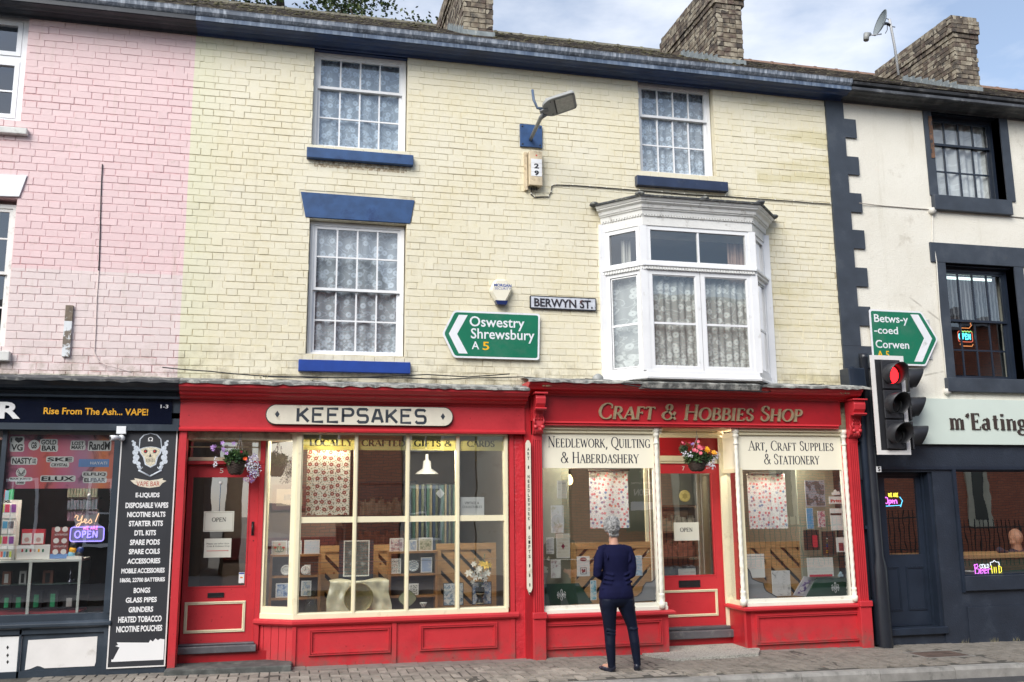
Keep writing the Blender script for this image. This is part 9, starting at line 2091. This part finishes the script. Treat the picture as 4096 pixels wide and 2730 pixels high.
spray(e, 'k', [(800,810,50),(830,850,55),(850,880,45),(800,900,40),(820,790,40),(835,930,35),(780,860,40)], [WP_, WP_, VIO], 380, -.10, .0065)
spray(e, 'k', [(800,970,35),(760,975,40),(790,990,25)], [pmat('faded_pink', (.5,.22,.38), .6), VIO], 60, -.08, .006)
spray(e, 'k', [(470,850,25),(485,800,25)], [WP_], 24, -.06, .007)
e, x0, zt_, r_ = basket('hanging basket of pink and orange flowers with white lobelia over door 7', 's', 490, 900, 490, 1003, 92, -.02, (487, 615), .9, None, None)
for (x, y, s_, mt) in ((455,785,.036,HP_),(475,795,.03,HP_),(500,760,.036,HP_),(520,770,.03,HP_),(515,820,.03,HP_),(440,795,.026,HP_),(545,760,.024,CRI),(580,775,.038,YOP),(595,795,.032,YOP),(575,800,.03,YOP),(650,810,.034,YOP),(665,825,.026,YOP),(325,708,.02,HP_),(345,725,.018,CRI),(400,715,.018,CRI),(432,725,.02,PET),(485,700,.022,HP_)):
    for rep in range(3): p = P('s', x+R_.uniform(-6,6), y+R_.uniform(-6,6), -.1); lily(p[0], -.13+R_.uniform(-.02,.01), p[1], s_*R_.uniform(.7,1.), mt, e, 6)
m_ = MB()
for (x, y) in ((325,705),(370,700),(400,712),(432,722),(485,700),(380,720)): p = P('s', x, y, -.1); m_.tube([(x0, -.02, zt_+.05), ((x0+p[0])/2, -.06, (zt_+.05+p[1])/2+.03), (p[0], -.1, p[1])], .0025, 4)
m_.build('stem', LF[0], e)
spray(e, 's', [(670,880,45),(650,920,45),(620,950,35),(690,840,30),(655,960,25)], [WP_], 170, -.10, .0075)
spray(e, 's', [(360,820,30),(400,835,30),(415,850,25)], [WP_], 34, -.12, .011)
for (x, y) in ((560,850),(600,870),(640,860),(380,850),(360,790),(420,880),(350,760)):
    m_ = MB()
    for _ in range(30): p = P('s', x+R_.uniform(-30,30), y+R_.uniform(-30,30), -.08); leafm(m_, (p[0], -.08+R_.uniform(-.05,.05), p[1]), .035, 4)
    m_.build('leaves', LF[R_.randrange(2)], e, kind='stuff')

# ------------------------------------------------------------------ trees behind the roof
BARK = pmat('bark', (.06,.05,.04), .9, .3, 6)
TL = [pmat('tree_leaf_a', (.055,.095,.028), .6, .4, 3), pmat('tree_leaf_b', (.10,.13,.045), .6, .4, 3), pmat('tree_leaf_c', (.035,.065,.025), .6, .3, 3)]
def tree(label, x, y, ztop, R, n, dens=1., stems=(), grp='trees standing behind the terrace roof'):
    t = empty('tree', label, 'tree', group=grp); tr = random.Random(int(x*10))
    mb = MB(); mb.tube([(x, y, -.2), (x+.1, y, ztop*.5), (x-.05, y, ztop*.8)], [.28,.20,.10], 8)
    tips = []
    for k in range(16):
        a_ = tr.uniform(0, 2*PI); z0_ = ztop*tr.uniform(.45,.8); rr_ = R*tr.uniform(.4,.95); tip = (x+rr_*math.cos(a_), y+rr_*.6*math.sin(a_), min(ztop*.97, z0_+tr.uniform(.6,2.6))); tips.append(tip)
        mb.tube([(x, y, z0_), ((x+tip[0])/2+tr.uniform(-.2,.2), (y+tip[1])/2, (z0_+tip[2])/2+.3), tip], [.07,.045,.015], 5)
    mb.build('trunk', BARK, t)
    ms = [MB(), MB(), MB()]
    for _ in range(n):
        tip = tips[tr.randrange(len(tips))]; a_ = tr.uniform(0, 2*PI); q_ = tr.random()**.5*R*.34; c = Vector((tip[0]+q_*math.cos(a_), tip[1]+q_*math.sin(a_)*.7, tip[2]+tr.uniform(-.5,.6)*R*.35))
        m_ = ms[tr.randrange(3)]
        for _ in range(7):
            o_ = c+Vector((tr.gauss(0,.13), tr.gauss(0,.13), tr.gauss(0,.11))); d = Vector((tr.gauss(0,1), tr.gauss(0,1), tr.gauss(0,.7))).normalized(); u_ = d.cross(Vector((tr.random(), tr.random(), 1))).normalized(); s_ = tr.uniform(.07,.14)*dens
            m_.add([o_, o_+d*s_*.5+u_*s_*.32, o_+d*s_, o_+d*s_*.5-u_*s_*.32], [(0,1,2,3)])
    for k in range(3): ms[k].build('crown', TL[k], t, kind='stuff')
tree('leafy green tree rising above the ridge at the top left', -2.2, 9.5, 15.6, 2.4, 1000)
tree('dense leafy tree above the ridge left of the first chimney', -.3, 10.5, 16.0, 2.6, 1200)
tree('small leafy tree with gaps of sky above the ridge', 2.0, 10.0, 14.7, 1.6, 420, .9)
tree('thin sprays of a tree just left of the first chimney', 3.9, 10.2, 14.4, 1.4, 260, .85)

wd = MB()
for (c_, x, y, Y, n_) in (('u',1130,165,-.3,26),('u',1160,170,-.33,18),('q',330,95,-.34,16),('n',1350,105,-.3,8),('k',900,60,-.3,8),('q',250,60,-.2,14),('x',700,1292,-.02,8),('x',900,1285,-.02,12),('x',1040,1278,-.02,14),('r',1460,1340,-.1,6)):
    p = P(c_, x, y, Y)
    for _ in range(n_):
        bx = p[0]+R_.uniform(-.06,.06); an = R_.uniform(-.7,.7); l_ = R_.uniform(.03,.08); wd.add([(bx-.003, Y, p[1]-.02), (bx+.003, Y, p[1]-.02), (bx+math.sin(an)*l_, Y-R_.uniform(0,.03), p[1]-.02+math.cos(an)*l_)], [(0,1,2)])
wd.build('weeds', pmat('dry_grass', (.36,.33,.20), .8, .4, 30), None, 'dry grass and weeds growing in the ledges and at the wall foot', kind='stuff')

# ------------------------------------------------------------------ the other side of the street, seen only in the glass
RBK = NT('red_brick'); br = RBK.n('ShaderNodeTexBrick'); br.inputs['Scale'].default_value = 1; br.inputs['Brick Width'].default_value = .225; br.inputs['Row Height'].default_value = .075; br.inputs['Mortar Size'].default_value = .008
br.inputs['Color1'].default_value = (.62,.19,.10,1); br.inputs['Color2'].default_value = (.50,.14,.075,1); br.inputs['Mortar'].default_value = (.20,.12,.09,1)  # brick colours, and the renders below, lifted to stand for sunlight here
sp = RBK.n('ShaderNodeSeparateXYZ'); RBK.l(RBK.pos(), sp.inputs[0]); cb = RBK.n('ShaderNodeCombineXYZ'); RBK.l(RBK.math('ADD', sp.outputs[0], sp.outputs[1]), cb.inputs[0]); RBK.l(sp.outputs[2], cb.inputs[1]); RBK.l(cb.outputs[0], br.inputs['Vector'])
RBK.bsdf(br.outputs['Color'], .8)
CRR = pmat('cream_render', (.80,.75,.60), .8, .08, .8, .2, 30, dirt=(.45,.41,.32,1), ds=1.5); WRR = pmat('white_render', (.84,.84,.82), .8, .06, .8); DW = pmat('dark_window', (.03,.035,.04), .15); SST = pmat('dressed_stone', (.70,.64,.48), .8, .15, 3); OSL = pmat('opposite_slate', (.07,.07,.08), .8)
OY = -14.
def opp(label, x0, x1, h_, mat, wins, depth=6, roof=True, y=OY):
    e = empty('opposite_building', label, 'building', group='buildings across the street'); MB().box(x0, x1, y-depth, y, -.3, h_).build('wall', mat, e)
    if roof: MB().prism_x([(y+.25, h_), (y-depth/2, h_+1.6), (y-depth-.1, h_)], x0, x1).build('roof', OSL, e)
    for (wx, wz, ww, wh) in wins:
        w_ = frame_mb(wx-.06, wx+ww+.06, wz-.06, wz+wh+.06, .07, y, y+.05).box(wx+ww/2-.02, wx+ww/2+.02, y+.005, y+.04, wz, wz+wh).box(wx, wx+ww/2-.02, y+.005, y+.04, wz+wh/2-.02, wz+wh/2+.02).build('window', WHITE, e); MB().box(wx, wx+ww, y+.001, y+.012, wz, wz+wh).build('pane', DW, w_)
    return e
opp('red brick gable across the street mirrored in the keepsakes window', -.8, 2.9, 7.6, RBK.m, [(.3, 3.3, .9, 1.5)])
opp('dull rendered house with black pipes across the street', 2.95, 4.9, 6.4, pmat('grey_render', (.46,.44,.38), .8, .15, 1), [(3.2, .9, .8, 1.3), (3.2, 3.2, .8, 1.3)])
opp('plain cream rendered wall across the street', 4.95, 7.3, 6.8, CRR, [])
ch_ = opp('red brick chapel with stone dressed windows across the street', 7.6, 30, 7.4, RBK.m, [], 12)
for k in range(9):
    x = 11.6+k*2.35; fr = MB(); pl = [(x-.42, 1.1), (x+.42, 1.1), (x+.42, 3.3), (x+.25, 3.75), (x, 4.0), (x-.25, 3.75), (x-.42, 3.3)]
    w_ = MB().prism_y(pl, OY, OY+.05).build('window', SST, ch_); pl = [(x+(a_-x)*.55, 2.5+(b-2.5)*.86) for a_, b in pl]; MB().prism_y(pl, OY+.051, OY+.06).build('pane', DW, w_)
sg = empty('notice_board', 'green gabled chapel board reading SEION across the street', 'notice board')
MB().prism_y([(9.0, 1.0), (10.0, 1.0), (10.0, 2.5), (9.5, 2.95), (9.0, 2.5)], OY+.3, OY+.36).build('board', pmat('chapel_green', (.010,.07,.05), .4), sg)
def Trev(body, x0, x1, z0, z1, y, par):      # faces +y
    mb = MB(); T(body, (0, x1-x0, z0, z1), 0, None, .003, .02, mb=mb); mb.v = [(x1-v[0], y-v[1], v[2]) for v in mb.v]; mb.build('lettering', SWHITE, par)
Trev('SEION', 9.25, 9.75, 1.95, 2.1, OY+.361, sg); Trev('Addoldy Cymraeg', 9.15, 9.85, 2.22, 2.32, OY+.361, sg)
MB().box(9.47, 9.53, OY+.36, OY+.365, 2.42, 2.68).box(9.41, 9.59, OY+.3605, OY+.3655, 2.56, 2.60).build('cross', pmat('gilt', (.55,.5,.35)), sg); MB().box(9.15, 9.85, OY+.36, OY+.364, 1.55, 1.75).build('panel', SWHITE, sg)
rl = empty('railings', 'black iron railings in front of the chapel', 'railings'); mb = MB()
x = 10.4
while x < 28: mb.box(x-.01, x+.01, OY+.89, OY+.91, .0, 1.25); mb.blob((x, OY+.9, 1.29), (.018,.018,.05), 5, 3); x += .16
mb.build('bar', BLKM, rl, kind='stuff'); MB().box(10.3, 28, OY+.88, OY+.92, 1.08, 1.11).box(10.3, 28, OY+.88, OY+.92, .2, .23).build('rail', BLKM, rl)
opp('white house down the street to the right across the road', 31, 40, 7.5, WRR, [(32, 1, 1, 1.4), (35, 1, 1, 1.4), (32, 4, 1, 1.4), (35, 4, 1, 1.4)])
opp('house across the street to the left, coloured dark to keep the vape glass clear', -7.5, -2.4, 6.6, pmat('darkened_wall', (.07,.065,.06), .9, .3, 2), [(-6.8, 1, 1, 1.5), (-4.6, 1, 1, 1.5), (-6.8, 3.9, 1, 1.4), (-4.6, 3.9, 1, 1.4)])  # wall colour darkened so no pale reflection veils the vape window
opp('grey house across the street beyond the white one', -16, -7.6, 6.2, pmat('grey_render', (.26,.25,.22)), [(-15, 1, 1, 1.5), (-12, 1, 1, 1.5), (-9.5, 1, 1, 1.5), (-15, 3.9, 1, 1.4), (-12, 3.9, 1, 1.4), (-9.5, 3.9, 1, 1.4)])
tree('tree in the gap across the street', -1.6, OY-3, 8.5, 1.8, 500, 1.2, grp='buildings across the street')
m = MB(); sheet(m, -60, 90, -13.99, -9.2, -.005); m.build('far_pavement', pmat('far_paving', (.17,.165,.155), .9, .15, 3), kind='structure')
